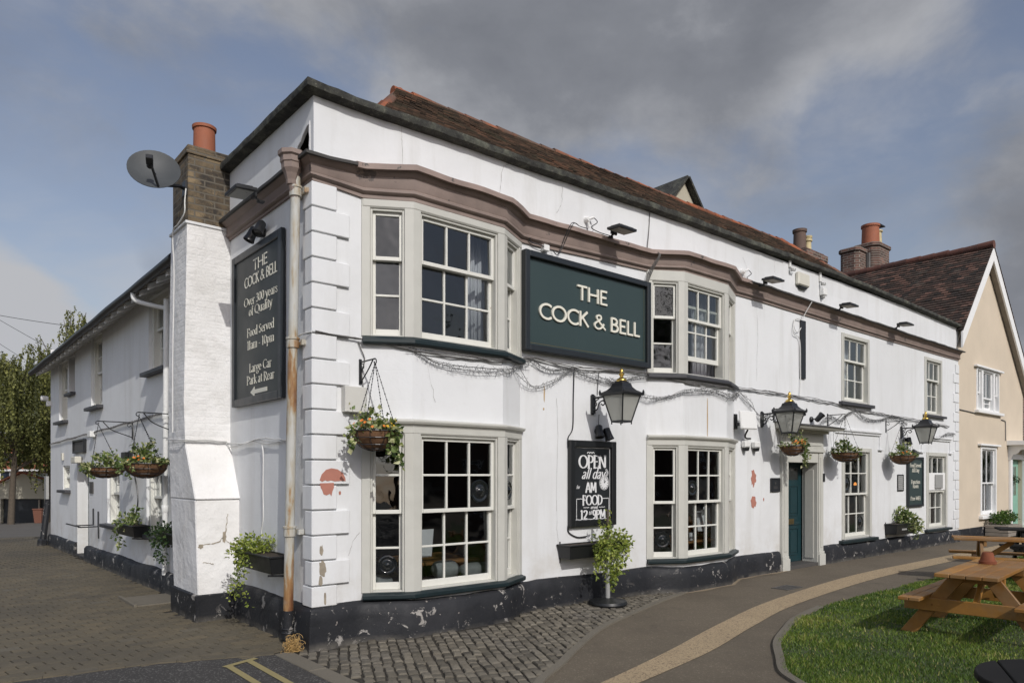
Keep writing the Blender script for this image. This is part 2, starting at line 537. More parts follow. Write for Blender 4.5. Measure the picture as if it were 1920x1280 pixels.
m_attr('grass_blade', ((0.0, (0.036, 0.078, 0.008)), (0.5, (0.105, 0.175, 0.020)), (0.85, (0.22, 0.27, 0.038)), (1.0, (0.36, 0.33, 0.11))), 0.6, 0, 20, 0, 0.3)
m_attr('picnic_wood', ((0.0, (0.24, 0.105, 0.018)), (1.0, (0.42, 0.20, 0.036))), 0.6, 0.45, 5, 0.3, patch=(2.6, 0.48, (0.22, 0.145, 0.075), 0.55))
m_attr('black_stain_wood', ((0.0, (0.007, 0.007, 0.007)), (1.0, (0.022, 0.020, 0.018))), 0.75, 0.3, 6, 0.4, spec=0.2)
m_simple('old_clay', (0.20, 0.068, 0.036), 0.85, var=0.2, scale=12, spec=0.2)


def m_ground(name, base, var, rough=0.9, fine=120, speck=0.5, stain=0.3, grit=None):
    t = NT(name)
    n = t.noise(fine, 4, 0.7)
    c = t.mix(n, tuple(x * (1 - var) for x in base), tuple(x * (1 + var) for x in base))
    if grit:
        g = t.vor(grit[0], out='Color')
        gs = t.N('ShaderNodeSeparateColor')
        t.L(g, gs.inputs[0])
        c = t.mix(t.ramp(gs.outputs[0], (grit[1], 0.0), (grit[1] + 0.05, 1.0)), c, grit[2])
        t.bump(t.vor(grit[0]), 0.4, 0.004)
    c = t.mix(t.ramp(t.noise(0.8, 6, 0.65), (0.45, 0.0), (0.75, stain)), c, tuple(x * 0.55 for x in base))
    c = t.mix(t.ramp(t.noise(2.6, 6, 0.7), (0.60, 0.0), (0.70, stain)), c, tuple(x * 0.5 for x in base))
    t.bump(n, speck, 0.004)
    t.bump(t.noise(1.2, 4), 0.25, 0.05)
    t.fin(c, rough)


m_ground('earth', (0.06, 0.055, 0.045), 0.3)
m_ground('road_asphalt', (0.040, 0.037, 0.034), 0.35, grit=(95, 0.86, (0.14, 0.135, 0.125)))
m_ground('tarmac_path', (0.115, 0.093, 0.064), 0.30, fine=90, stain=0.6, grit=(80, 0.88, (0.165, 0.138, 0.10)))
m_ground('resin_stripe', (0.36, 0.275, 0.165), 0.35, fine=150, grit=(90, 0.72, (0.20, 0.145, 0.09)), stain=0.35)
m_ground('kerb_stone', (0.145, 0.128, 0.098), 0.2, fine=60, stain=0.4)
m_ground('joint_dirt', (0.030, 0.025, 0.018), 0.35, fine=60)
m_ground('yellow_line', (0.27, 0.225, 0.10), 0.2, fine=60, stain=0.45)
m_ground('lawn_soil', (0.045, 0.062, 0.018), 0.35, fine=30)
m_ground('sand_edge', (0.26, 0.205, 0.135), 0.3, fine=50, stain=0.4)
m_ground('lane_far', (0.10, 0.09, 0.076), 0.25, fine=60, stain=0.4)


def m_glass():
    t = NT('window_glass')
    t.nt.nodes.remove(t.b)
    gl = t.N('ShaderNodeBsdfGlossy')
    gl.inputs['Roughness'].default_value = 0.02
    gl.inputs['Color'].default_value = (0.9, 0.93, 0.95, 1)
    tr = t.N('ShaderNodeBsdfTransparent')
    tr.inputs['Color'].default_value = (0.80, 0.84, 0.83, 1)
    fr = t.N('ShaderNodeFresnel')
    fr.inputs['IOR'].default_value = 1.52
    bp = t.N('ShaderNodeBump')
    bp.inputs['Strength'].default_value = 0.28
    bp.inputs['Distance'].default_value = 0.02
    t.L(t.noise(3.0, 2, 0.5), bp.inputs['Height'])
    t.L(bp.outputs[0], gl.inputs['Normal'])
    ms = t.N('ShaderNodeMixShader')
    f = t.math('MULTIPLY', fr.outputs[0], 2.0)
    t.L(f, ms.inputs[0])
    t.L(tr.outputs[0], ms.inputs[1])
    t.L(gl.outputs[0], ms.inputs[2])
    t.L(ms.outputs[0], t.out.inputs['Surface'])


m_glass()


def m_lantern_glass():
    t = NT('lantern_glass')
    t.b.inputs['Roughness'].default_value = 0.3
    tl = t.N('ShaderNodeBsdfTranslucent')
    tl.inputs['Color'].default_value = (0.75, 0.75, 0.70, 1)
    tr = t.N('ShaderNodeBsdfTransparent')
    tr.inputs['Color'].default_value = (0.85, 0.85, 0.82, 1)
    a = t.N('ShaderNodeMixShader')
    a.inputs[0].default_value = 0.5
    t.L(tl.outputs[0], a.inputs[1])
    t.L(tr.outputs[0], a.inputs[2])
    b = t.N('ShaderNodeMixShader')
    b.inputs[0].default_value = 0.30
    t.L(a.outputs[0], b.inputs[1])
    t.L(t.b.outputs[0], b.inputs[2])
    t.L(b.outputs[0], t.out.inputs['Surface'])
    t.fin((0.6, 0.6, 0.56), 0.25)


m_lantern_glass()


def m_emit(name, col, st):
    t = NT(name)
    t.b.inputs['Base Color'].default_value = tuple(col) + (1,)
    t.b.inputs['Emission Color'].default_value = tuple(col) + (1,)
    t.b.inputs['Emission Strength'].default_value = st


m_emit('warm_bulb', (1.0, 0.36, 0.08), 1.6)

# ------------------------------------------------------------------ geometry helpers
rng = random.Random(11)


class Fr:
    """local frame on a wall: a along the wall (left to right), b up, c out of the wall"""
    def __init__(s, o, u, n=None):
        s.o = Vector(o)
        s.u = Vector((u[0], u[1], 0)).normalized()
        s.n = Vector((s.u.y, -s.u.x, 0)) if n is None else Vector(n).normalized()

    def __call__(s, a, b, c=0.0):
        return s.o + s.u * a + Vector((0, 0, b)) + s.n * c

    def shift(s, a, b=0.0, c=0.0):
        return Fr(s(a, b, c), s.u, s.n)


def parent_loc(o):
    p = Vector((0, 0, 0))
    while o is not None:
        p += o.location
        o = o.parent
    return p


class MB:
    def __init__(s):
        s.v = []
        s.f = []
        s.r = []
        s.rnd = None

    def q(s, pts, r=None):
        i = len(s.v)
        s.v.extend(Vector(p) for p in pts)
        s.f.append(tuple(range(i, i + len(pts))))
        s.r.append(rng.random() if r is None and s.rnd is None else (s.rnd if r is None else r))

    def hexa(s, p, r=None):
        # p: eight corners, bottom four then top four, both anticlockwise seen from above
        i = len(s.v)
        s.v.extend(Vector(x) for x in p)
        r = rng.random() if r is None and s.rnd is None else (s.rnd if r is None else r)
        for f in ((3, 2, 1, 0), (4, 5, 6, 7), (0, 1, 5, 4), (1, 2, 6, 5), (2, 3, 7, 6), (3, 0, 4, 7)):
            s.f.append(tuple(i + k for k in f))
            s.r.append(r)

    def box(s, x0, x1, y0, y1, z0, z1, r=None):
        s.hexa([(x0, y0, z0), (x1, y0, z0), (x1, y1, z0), (x0, y1, z0), (x0, y0, z1), (x1, y0, z1), (x1, y1, z1), (x0, y1, z1)], r)

    def fbox(s, fr, a0, a1, b0, b1, c0, c1, r=None):
        s.hexa([fr(a0, b0, c1), fr(a1, b0, c1), fr(a1, b0, c0), fr(a0, b0, c0), fr(a0, b1, c1), fr(a1, b1, c1), fr(a1, b1, c0), fr(a0, b1, c0)], r)

    def obox(s, c, u, v, w, r=None):
        c, u, v, w = (Vector(x) for x in (c, u, v, w))
        s.hexa([c - u - v - w, c + u - v - w, c + u + v - w, c - u + v - w, c - u - v + w, c + u - v + w, c + u + v + w, c - u + v + w], r)

    def bar(s, p, q, w, h, up=(0, 0, 1), r=None):
        p, q = Vector(p), Vector(q)
        d = (q - p)
        side = d.cross(Vector(up))
        if side.length < 1e-6:
            side = d.cross(Vector((1, 0, 0)))
        side.normalize()
        u2 = side.cross(d).normalized()
        s.obox((p + q) / 2, d / 2, u2.cross(d).normalized() * (w / 2) * -1, u2 * (h / 2), r)

    def tube(s, pts, rad, n=6, cap=True, r=None):
        pts = [Vector(p) for p in pts]
        if not isinstance(rad, (list, tuple)):
            rad = [rad] * len(pts)
        i0 = len(s.v)
        r = rng.random() if r is None and s.rnd is None else (s.rnd if r is None else r)
        prev = None
        for k, p in enumerate(pts):
            t = (pts[min(k + 1, len(pts) - 1)] - pts[max(k - 1, 0)])
            if t.length < 1e-9:
                t = Vector((0, 0, 1))
            t.normalize()
            a = prev - t * prev.dot(t) if prev is not None else Vector((0, 0, 0))
            if a.length < 1e-4:
                a = t.orthogonal()
            a.normalize()
            prev = a
            b = t.cross(a)
            for j in range(n):
                an = 2 * math.pi * j / n
                s.v.append(p + (a * math.cos(an) + b * math.sin(an)) * rad[k])
        for k in range(len(pts) - 1):
            for j in range(n):
                s.f.append((i0 + k * n + j, i0 + k * n + (j + 1) % n, i0 + (k + 1) * n + (j + 1) % n, i0 + (k + 1) * n + j))
                s.r.append(r)
        if cap:
            s.f.append(tuple(i0 + j for j in range(n))[::-1])
            s.f.append(tuple(i0 + (len(pts) - 1) * n + j for j in range(n)))
            s.r += [r, r]

    def lathe(s, prof, c, n=16, axis=(0, 0, 1), r=None, ang0=0.0):
        ax = Vector(axis).normalized()
        a = Vector((1, 0, 0)) if abs(ax.z) > 0.99 else ax.orthogonal().normalized()
        b = ax.cross(a)
        c = Vector(c)
        i0 = len(s.v)
        r = rng.random() if r is None and s.rnd is None else (s.rnd if r is None else r)
        for (ra, z) in prof:
            for j in range(n):
                an = 2 * math.pi * j / n + ang0
                s.v.append(c + ax * z + (a * math.cos(an) + b * math.sin(an)) * ra)
        for k in range(len(prof) - 1):
            for j in range(n):
                s.f.append((i0 + k * n + j, i0 + k * n + (j + 1) % n, i0 + (k + 1) * n + (j + 1) % n, i0 + (k + 1) * n + j))
                s.r.append(r)
        s.f.append(tuple(i0 + j for j in range(n))[::-1])
        s.f.append(tuple(i0 + (len(prof) - 1) * n + j for j in range(n)))
        s.r += [r, r]

    def prism(s, poly, fr, c0, c1, r=None):
        """outline (a, b) anticlockwise seen from outside, from depth c0 (back) to c1 (front)"""
        n = len(poly)
        i = len(s.v)
        r = rng.random() if r is None and s.rnd is None else (s.rnd if r is None else r)
        for c in (c0, c1):
            for (a, b) in poly:
                s.v.append(fr(a, b, c))
        s.f.append(tuple(i + n + k for k in range(n)))
        s.f.append(tuple(i + k for k in range(n))[::-1])
        for k in range(n):
            k2 = (k + 1) % n
            s.f.append((i + k, i + k2, i + n + k2, i + n + k))
        s.r += [r] * (n + 2)

    def sweep(s, prof, path, caps=True, jit=None, closed=False):
        """profile (out, z) along a plan path with mitred corners; out is to the right of travel"""
        P = [Vector((p[0], p[1])) for p in path]
        n = len(prof)
        i0 = len(s.v)
        for k, p in enumerate(P):
            d0 = (P[k] - P[k - 1]).normalized() if k > 0 else (P[1] - P[0]).normalized()
            d1 = (P[k + 1] - P[k]).normalized() if k < len(P) - 1 else d0
            n0 = Vector((d0.y, -d0.x))
            n1 = Vector((d1.y, -d1.x))
            m = (n0 + n1)
            m = m / max(0.2, m.dot(n0)) if m.length > 1e-6 else n0
            for (o, z) in prof:
                q = p + m * o
                zz = z
                oo = Vector((q.x, q.y, zz))
                s.v.append(oo if jit is None else jit(oo, o, z))
        for k in range(len(P) - 1):
            for j in range(n - 1):
                a = i0 + k * n + j
                s.f.append((a, a + n, a + n + 1, a + 1))
                s.r.append(rng.random() if s.rnd is None else s.rnd)
        if caps:
            s.f.append(tuple(i0 + j for j in range(n)))
            s.f.append(tuple(i0 + (len(P) - 1) * n + j for j in range(n))[::-1])
            s.r += [0.5, 0.5]

    def build(s, name, mat, parent=None, smooth=None, bevel=0.0, recalc=False, fix=True):
        if parent is not None:
            base = parent_loc(parent)
        else:
            base = Vector((0, 0, 0))
        A = np.array([tuple(v) for v in s.v], dtype=np.float64).reshape(-1, 3)
        c = Vector((A.min(0) + A.max(0)) / 2) if len(A) else Vector((0, 0, 0))
        if parent is None and len(A):
            c.z = float(A[:, 2].min())
        A = A - np.array(tuple(c))
        me = bpy.data.meshes.new(name)
        nf = len(s.f)
        lt = np.array([len(f) for f in s.f], dtype=np.int32)
        lv = np.concatenate([np.array(f, dtype=np.int32) for f in s.f]) if nf else np.zeros(0, np.int32)
        me.vertices.add(len(A))
        me.vertices.foreach_set('co', A.astype(np.float32).ravel())
        me.loops.add(len(lv))
        me.loops.foreach_set('vertex_index', lv)
        me.polygons.add(nf)
        me.polygons.foreach_set('loop_start', (np.cumsum(lt) - lt).astype(np.int32))
        me.polygons.foreach_set('loop_total', lt)
        me.update(calc_edges=True)
        at = me.attributes.new('rnd', 'FLOAT', 'FACE')
        at.data.foreach_set('value', np.array(s.r, dtype=np.float32))
        me.materials.append(MAT[mat])
        me.polygons.foreach_set('use_smooth', np.full(nf, bool(smooth)))
        if smooth:
            me.set_sharp_from_angle(angle=R(smooth))
        me.validate()
        o = bpy.data.objects.new(name, me)
        COL.objects.link(o)
        o.parent = parent
        o.location = c - base
        if bevel:
            b = o.modifiers.new('bevel', 'BEVEL')
            b.width = bevel
            b.segments = 1
            b.limit_method = 'ANGLE'
            b.angle_limit = R(40)
        return o


def tag(o, label=None, cat=None, group=None, kind=None):
    if label:
        o['label'] = label
    if cat:
        o['category'] = cat
    if group:
        o['group'] = group
    if kind:
        o['kind'] = kind
    return o


def thing(name, loc, label, cat, group=None):
    o = bpy.data.objects.new(name, None)
    o.empty_display_size = 0.1
    COL.objects.link(o)
    o.location = loc
    return tag(o, label, cat, group)


def solo(mb, name, mat, label, cat, group=None, **k):
    return tag(mb.build(name, mat, None, **k), label, cat, group)


def structure(mb, name, mat, **k):
    return tag(mb.build(name, mat, None, **k), kind='structure')


def copy_tree(o, parent=None):
    c = o.copy()
    COL.objects.link(c)
    if parent is not None:
        c.parent = parent
    for ch in list(o.children):
        copy_tree(ch, c)
    return c


def bez(p, n=10):
    """Catmull-Rom through the points"""
    p = [Vector(x) for x in p]
    out = []
    for i in range(len(p) - 1):
        a = p[i - 1] if i > 0 else p[i] * 2 - p[i + 1]
        b, c = p[i], p[i + 1]
        d = p[i + 2] if i + 2 < len(p) else p[i + 1] * 2 - p[i]
        for k in range(n):
            t = k / n
            out.append(0.5 * ((2 * b) + (c - a) * t + (2 * a - 5 * b + 4 * c - d) * t * t + (-a + 3 * b - 3 * c + d) * t ** 3))
    out.append(p[-1])
    return out


# ------------------------------------------------------------------ lettering drawn with strokes
def arc(cx, cy, rx, ry, a0, a1, n=12):
    return [(cx + rx * math.cos(R(a0 + (a1 - a0) * k / n)), cy + ry * math.sin(R(a0 + (a1 - a0) * k / n))) for k in range(n + 1)]


def sp(*p):
    return [(v.x, v.y) for v in bez([(x, y, 0) for x, y in p], 5)]


XH = 0.68
G = {
    ' ': (0.32, []),
    'A': (.74, [[(.05, 0), (.37, 1)], [(.37, 1), (.69, 0)], [(.17, .32), (.57, .32)]]),
    'B': (.64, [[(.1, 0), (.1, 1)], [(.1, .95), (.26, .95)] + arc(.28, .735, .2, .215, 85, -85) + [(.1, .52)], [(.26, .52)] + arc(.30, .285, .25, .235, 90, -90) + [(.1, .05)]]),
    'C': (.80, [arc(.50, .5, .42, .46, 48, 312, 20)]),
    'D': (.80, [[(.1, 0), (.1, 1)], [(.1, .95), (.26, .95)] + arc(.28, .5, .43, .45, 85, -85, 16) + [(.1, .05)]]),
    'E': (.58, [[(.1, 0), (.1, 1)], [(.1, .95), (.50, .95)], [(.1, .52), (.45, .52)], [(.1, .05), (.52, .05)]]),
    'F': (.56, [[(.1, 0), (.1, 1)], [(.1, .95), (.50, .95)], [(.1, .50), (.45, .50)]]),
    'H': (.80, [[(.1, 0), (.1, 1)], [(.69, 0), (.69, 1)], [(.1, .52), (.69, .52)]]),
    'K': (.68, [[(.1, 0), (.1, 1)], [(.58, 1), (.13, .48)], [(.24, .58), (.64, 0)]]),
    'L': (.52, [[(.1, 0), (.1, 1)], [(.1, .05), (.48, .05)]]),
    'M': (.92, [[(.1, 0), (.14, 1)], [(.14, 1), (.46, .18)], [(.46, .18), (.78, 1)], [(.78, 1), (.82, 0)]]),
    'N': (.80, [[(.1, 0), (.1, 1)], [(.1, 1), (.69, .0)], [(.69, 0), (.69, 1)]]),
    'O': (.96, [arc(.48, .5, .42, .46, 0, 360, 28)]),
    'P': (.62, [[(.1, 0), (.1, 1)], [(.1, .95), (.26, .95)] + arc(.30, .70, .24, .25, 88, -88) + [(.1, .45)]]),
    'Q': (.96, [arc(.48, .5, .42, .46, 0, 360, 28), sp((.42, .16), (.6, .0), (.92, -.14))]),
    'R': (.66, [[(.1, 0), (.1, 1)], [(.1, .95), (.26, .95)] + arc(.30, .72, .22, .23, 88, -88) + [(.1, .49)], [(.30, .48), (.62, 0)]]),
    'S': (.56, [sp((.46, .82), (.38, .93), (.26, .95), (.13, .88), (.1, .74), (.2, .58), (.38, .46), (.47, .30), (.42, .12), (.27, .04), (.13, .09), (.06, .22))]),
    'T': (.68, [[(.34, 0), (.34, 1)], [(.03, .95), (.65, .95)]]),
    'W': (1.05, [[(.04, 1), (.28, 0)], [(.28, 0), (.52, .9)], [(.52, .9), (.77, 0)], [(.77, 0), (1.0, 1)]]),
    '&': (.88, [[(.84, .02), (.32, .60)], sp((.34, .62), (.24, .74), (.25, .88), (.38, .96), (.52, .89), (.53, .75), (.42, .62), (.24, .49), (.10, .34), (.11, .16), (.27, .04), (.46, .07), (.62, .20), (.74, .42))]),
    '0': (.62, [arc(.31, .5, .23, .46, 0, 360, 24)]),
    '1': (.40, [[(.2, 0), (.2, 1)], [(.2, .98), (.06, .86)]]),
    '2': (.56, [sp((.08, .74), (.12, .89), (.27, .95), (.42, .87), (.45, .70), (.36, .48), (.2, .25), (.07, .05)), [(.07, .05), (.50, .05)]]),
    '3': (.56, [sp((.09, .84), (.18, .94), (.30, .95), (.43, .86), (.42, .66), (.30, .55), (.18, .53)), sp((.2, .53), (.36, .50), (.47, .36), (.46, .18), (.34, .06), (.18, .05), (.07, .16))]),
    '9': (.60, [arc(.29, .68, .21, .27, 0, 360, 20), sp((.50, .70), (.49, .42), (.40, .16), (.26, .05), (.13, .08))]),
    '-': (.40, [[(.07, .34), (.33, .34)]]),
    'a': (.54, [sp((.10, .54), (.17, .64), (.29, .65), (.39, .58), (.40, .42), (.40, .0)), sp((.40, .40), (.22, .34), (.10, .22), (.12, .07), (.24, .03), (.40, .16))]),
    'c': (.52, [arc(.30, .34, .22, .31, 45, 315, 14)]),
    'd': (.60, [arc(.27, .34, .20, .31, 0, 360, 18), [(.48, 0), (.48, 1.04)]]),
    'e': (.54, [[(.10, .36), (.47, .36)] + arc(.28, .34, .19, .31, 5, 315, 16)]),
    'f': (.36, [sp((.36, .98), (.27, 1.03), (.19, .93), (.17, .8), (.17, .0)), [(.04, .64), (.32, .64)]]),
    'g': (.56, [arc(.26, .42, .18, .23, 0, 360, 16), sp((.26, .19), (.14, .10), (.20, .02), (.40, -.04), (.46, -.16), (.36, -.28), (.18, -.28), (.08, -.18), (.16, -.06), (.2, .0)), [(.40, .60), (.52, .66)]]),
    'i': (.28, [[(.14, 0), (.14, XH)], [(.14, .86), (.14, .97)]]),
    'k': (.58, [[(.11, 0), (.11, 1.04)], [(.46, .66), (.14, .32)], [(.24, .42), (.54, 0)]]),
    'l': (.28, [[(.14, 0), (.14, 1.04)]]),
    'm': (.92, [[(.11, 0), (.11, XH)], sp((.11, .50), (.22, .63), (.34, .65), (.45, .56), (.46, .4), (.46, 0)), sp((.46, .50), (.57, .63), (.68, .65), (.79, .56), (.80, .4), (.80, 0))]),
    'n': (.60, [[(.11, 0), (.11, XH)], sp((.11, .50), (.22, .63), (.34, .65), (.45, .56), (.47, .4), (.47, 0))]),
    'o': (.58, [arc(.29, .34, .21, .31, 0, 360, 20)]),
    'p': (.60, [[(.11, -.3), (.11, XH)], arc(.31, .34, .20, .31, 0, 360, 18)]),
    'r': (.42, [[(.11, 0), (.11, XH)], sp((.11, .46), (.2, .61), (.32, .65), (.38, .60))]),
    's': (.46, [sp((.37, .53), (.30, .63), (.2, .65), (.10, .57), (.12, .44), (.26, .34), (.38, .22), (.36, .08), (.23, .03), (.10, .08), (.06, .18))]),
    't': (.38, [sp((.17, .88), (.17, .4), (.18, .14), (.24, .04), (.35, .08)), [(.03, .64), (.32, .64)]]),
    'u': (.60, [sp((.11, XH), (.11, .3), (.14, .12), (.24, .04), (.36, .08), (.47, .24)), [(.47, 0), (.47, XH)]]),
    'v': (.54, [[(.04, XH), (.27, 0)], [(.27, 0), (.50, XH)]]),
    'w': (.78, [[(.04, XH), (.21, 0)], [(.21, 0), (.39, .6)], [(.39, .6), (.57, 0)], [(.57, 0), (.74, XH)]]),
    'y': (.54, [[(.04, XH), (.28, .02)], sp((.50, XH), (.30, .06), (.2, -.18), (.12, -.29), (.03, -.28))]),
}


def stroke(mb, fr, pts, thick, thin, c0, c1, scale, a, b, sx, slant):
    P = []
    for (x, y) in pts:
        P.append(Vector((a + (x * sx + y * slant) * scale, b + y * scale)))
    if len(P) < 2:
        return
    closed = (P[0] - P[-1]).length < 1e-6 * max(1, scale) + 1e-5
    Lf, Rt = [], []
    for k in range(len(P)):
        if closed:
            t = P[(k + 1) % (len(P) - 1)] - P[(k - 1) % (len(P) - 1)]
        else:
            t = P[min(k + 1, len(P) - 1)] - P[max(k - 1, 0)]
        if t.length < 1e-9:
            continue
        t.normalize()
        w = 0.5 * scale * (thin + (thick - thin) * abs(t.y) ** 1.3)
        nn = Vector((-t.y, t.x))
        Lf.append(P[k] + nn * w)
        Rt.append(P[k] - nn * w)
    i = len(mb.v)
    n = len(Lf)
    for c in (c0, c1):
        for p in Lf + Rt:
            mb.v.append(fr(p.x, p.y, c))
    m = 2 * n
    for k in range(n - 1):
        mb.f.append((i + m + n + k, i + m + n + k + 1, i + m + k + 1, i + m + k))     # front
        mb.f.append((i + k, i + k + 1, i + m + k + 1, i + m + k)[::-1])
        mb.f.append((i + n + k, i + n + k + 1, i + m + n + k + 1, i + m + n + k))
        mb.r += [0.5] * 3
    for k in (0, n - 1):
        f = (i + k, i + n + k, i + m + n + k, i + m + k)
        mb.f.append(f if k == 0 else f[::-1])
        mb.r.append(0.5)


def text(mb, fr, s, ca, b, cap, thick=.14, thin=.14, sx=1.0, c0=0.0, c1=0.004, serif=0.0, slant=0.0, track=0.0, width=None):
    tot = sum(G[ch][0] for ch in s) * sx + track * (len(s) - 1)
    if width:
        k = width / (tot * cap)
        sx *= k
        track *= k
        tot *= k
    a = ca - tot * cap / 2
    zi = 0
    for ch in s:
        w, strokes = G[ch]
        for st in strokes:
            zi += 1
            e = 0.00025 * (zi % 4)
            k_ = .82 if ch == '&' else 1.0
            stroke(mb, fr, st, thick * k_, thin * k_, c0, c1 + e, cap, a, b, sx, slant)
            if serif:
                ends = [st[0], st[-1]]
                if len(st) == 2 and abs(st[0][1] - st[1][1]) < 0.02:
                    # arms of E, F, T, L end in a small upright beak
                    x, y = st[1]
                    if ch in 'EFLT' and abs(y - .5) > .2:
                        s_ = -1 if y > .5 else 1
                        stroke(mb, fr, [(x, y - .03 * s_), (x - .01, y + .18 * s_)], thin, thin, c0, c1 + 0.0012, cap, a, b, sx, slant)
                    continue
                for j, (x, y) in enumerate(ends):
                    if min(abs(y), abs(y - 1), abs(y - XH), abs(y - 1.04), abs(y + .3)) > 0.012:
                        continue
                    o = st[1] if j == 0 else st[-2]
                    if abs(o[1] - y) < 0.02 or (len(st) > 2 and abs(o[0] - x) > 0.6 * abs(o[1] - y)):
                        continue
                    yy = y + (0.02 if y < 0.05 else -0.02)
                    l, rr = serif, serif
                    if y in (XH, 1.04):
                        rr = thick * 0.5
                    if ch == '1':
                        if y > .5:
                            continue
                    stroke(mb, fr, [(x - l, yy), (x + rr, yy)], thin * 1.1, thin * 1.1, c0, c1 + 0.0015, cap, a, b, sx, slant)
        a += (w * sx + track) * cap


# ------------------------------------------------------------------ foliage
def leaf(mb, p, size, d=None, r=None, drop=0.0):
    d = Vector(d) if d is not None else Vector((rng.gauss(0, 1), rng.gauss(0, 1), rng.gauss(0, 1) - drop))
    if d.length < 1e-4:
        d = Vector((0, 0, 1))
    d.normalize()
    s_ = d.cross(Vector((rng.gauss(0, 1), rng.gauss(0, 1), rng.gauss(0, 1))))
    if s_.length < 1e-4:
        s_ = d.orthogonal()
    s_.normalize()
    n = d.cross(s_)
    p = Vector(p)
    L_ = size * rng.uniform(0.5, 1.5)
    w = L_ * rng.uniform(0.28, 0.42)
    r = rng.random() if r is None else r
    a, t = p, p + d * L_ - n * L_ * 0.15
    m1 = p + d * L_ * .45 + s_ * w + n * L_ * .08
    m2 = p + d * L_ * .45 - s_ * w + n * L_ * .08
    mb.q([a, m1, t, m2], r)


def clump(mb, c, rad, n, size, flat=1.0, drop=0.0):
    c = Vector(c)
    for _ in range(n):
        v = Vector((rng.gauss(0, 1), rng.gauss(0, 1), rng.gauss(0, 1))).normalized() * (rng.random() ** 0.45) * rad
        v.z *= flat
        leaf(mb, c + v, size, v + Vector((rng.gauss(0, .4), rng.gauss(0, .4), rng.gauss(0, .4) - drop)) * rad)


def trail(mb, p, length, size, sway=0.08, dens=60, out=(0, 0, 0), wide=0.03):
    p = Vector(p)
    n = max(3, int(length * dens))
    ph = rng.uniform(0, 6)
    for k in range(n):
        t = k / n
        q = p + Vector((math.sin(ph + t * 4) * sway * t, math.cos(ph + t * 3) * sway * t * .5, -length * t)) + Vector(out) * t
        q += Vector((rng.gauss(0, wide), rng.gauss(0, wide), 0))
        leaf(mb, q, size, (rng.gauss(0, 1), rng.gauss(0, 1), -0.7))

# ------------------------------------------------------------------ the ground
def flat(mb, poly, z, r=0.5):
    mb.q([(x, y, z) for x, y in poly], r)


# level round the pub, falling away gently beyond the end of the wing
m = MB()
for (y0, z0, y1, z1) in ((-400, -.05, 17, -.05), (17, -.05, 50, -1.53), (50, -1.53, 600, -1.6)):
    m.q([(-400, y0, z0), (400, y0, z0), (400, y1, z1), (-400, y1, z1)], .5)
structure(m, 'ground', 'earth')
m = MB(); flat(m, [(-30, -40), (60, -40), (60, 17), (-30, 17)], -0.014)
m.q([(-30, 17, -.014), (14, 17, -.014), (14, 50, -1.49), (-30, 50, -1.49)], .5)
structure(m, 'lane', 'lane_far')

# road in front (bottom left corner of the view)
m = MB(); flat(m, [(-14, -30), (-0.40, -30), (-0.37, -1.3), (-0.36, 0.03), (-1.32, 0.40), (-2.5, 0.55), (-14, 1.2)], -0.006)
structure(m, 'road', 'road_asphalt')
m = MB()
flat(m, [(-0.86, -0.10), (-0.80, -0.10), (-0.84, -9), (-0.90, -9)], 0.0005)
flat(m, [(-0.66, -0.04), (-0.60, -0.04), (-0.655, -9), (-0.715, -9)], 0.0005)
flat(m, [(-0.88, -0.09), (-0.56, 0.03), (-0.54, -0.03), (-0.86, -0.15)], 0.0012)
structure(m, 'double_yellow_lines', 'yellow_line')

# tarmac path along the front, from the cobbled corner to the far houses
m = MB()
flat(m, [(0.30, -40), (60, -40), (60, 0.3), (8.4, 0.3), (5.2, -0.10), (5.2, -0.34), (3.88, -0.76), (2.81, -1.13), (1.91, -1.61), (1.39, -1.93), (0.87, -2.22), (0.5, -3)], -0.004)
structure(m, 'tarmac_path', 'tarmac_path')
m = MB()
L_ = [(0.2, -2.72), (1.243, -2.535), (2.515, -2.235), (4.025, -1.82), (5.859, -1.42), (8.99, -1.06), (12.4, -1.02), (17.0, -1.0), (24, -1.0)]
R_ = [(0.2, -2.95), (1.45, -2.735), (2.80, -2.50), (4.12, -2.15), (5.75, -1.79), (8.80, -1.47), (11.8, -1.42), (17.0, -1.42), (24, -1.42)]
Lb = bez([(x, y, 0) for x, y in L_], 6); Rb = bez([(x, y, 0) for x, y in R_], 6)
for k in range(len(Lb) - 1):
    flat(m, [(Rb[k].x, Rb[k].y), (Rb[k + 1].x, Rb[k + 1].y), (Lb[k + 1].x, Lb[k + 1].y), (Lb[k].x, Lb[k].y)], 0.0015)
structure(m, 'pale_path_stripe', 'resin_stripe')

# granular strip where the tarmac meets the plinth
m = MB()
for k in range(60):
    x0 = 5.3 + k * 0.055
    w0 = 0.02 + 0.06 * noise.noise((x0 * 2, 0, 0)) + 0.05
    w1 = 0.02 + 0.06 * noise.noise(((x0 + .055) * 2, 0, 0)) + 0.05
    yb = -0.33 if x0 < 6.5 else max(-0.33, -0.33 + (x0 - 6.5) * 0.45)
    yb = min(yb, -0.06)
    flat(m, [(x0, yb - w0), (x0 + .055, yb - w1), (x0 + .055, yb + .06), (x0, yb + .06)], 0.0022)
structure(m, 'gravel_edge', 'sand_edge')


# kerb between cobbles and tarmac
KERB = [(6.2, -0.22), (5.395, -0.32), (4.7, -0.50), (3.884, -0.757), (2.808, -1.129), (1.906, -1.614), (1.39, -1.928), (0.872, -2.22), (0.45, -2.65), (0.2, -3.4), (0.12, -4.6)]
kp = bez([(x, y, 0) for x, y in KERB[1:]], 6)
m = MB()
m.sweep([(-0.04, -0.03), (-0.036, 0.016), (0.036, 0.016), (0.04, -0.03)], [(p.x, p.y) for p in kp])
structure(m, 'kerb', 'kerb_stone')
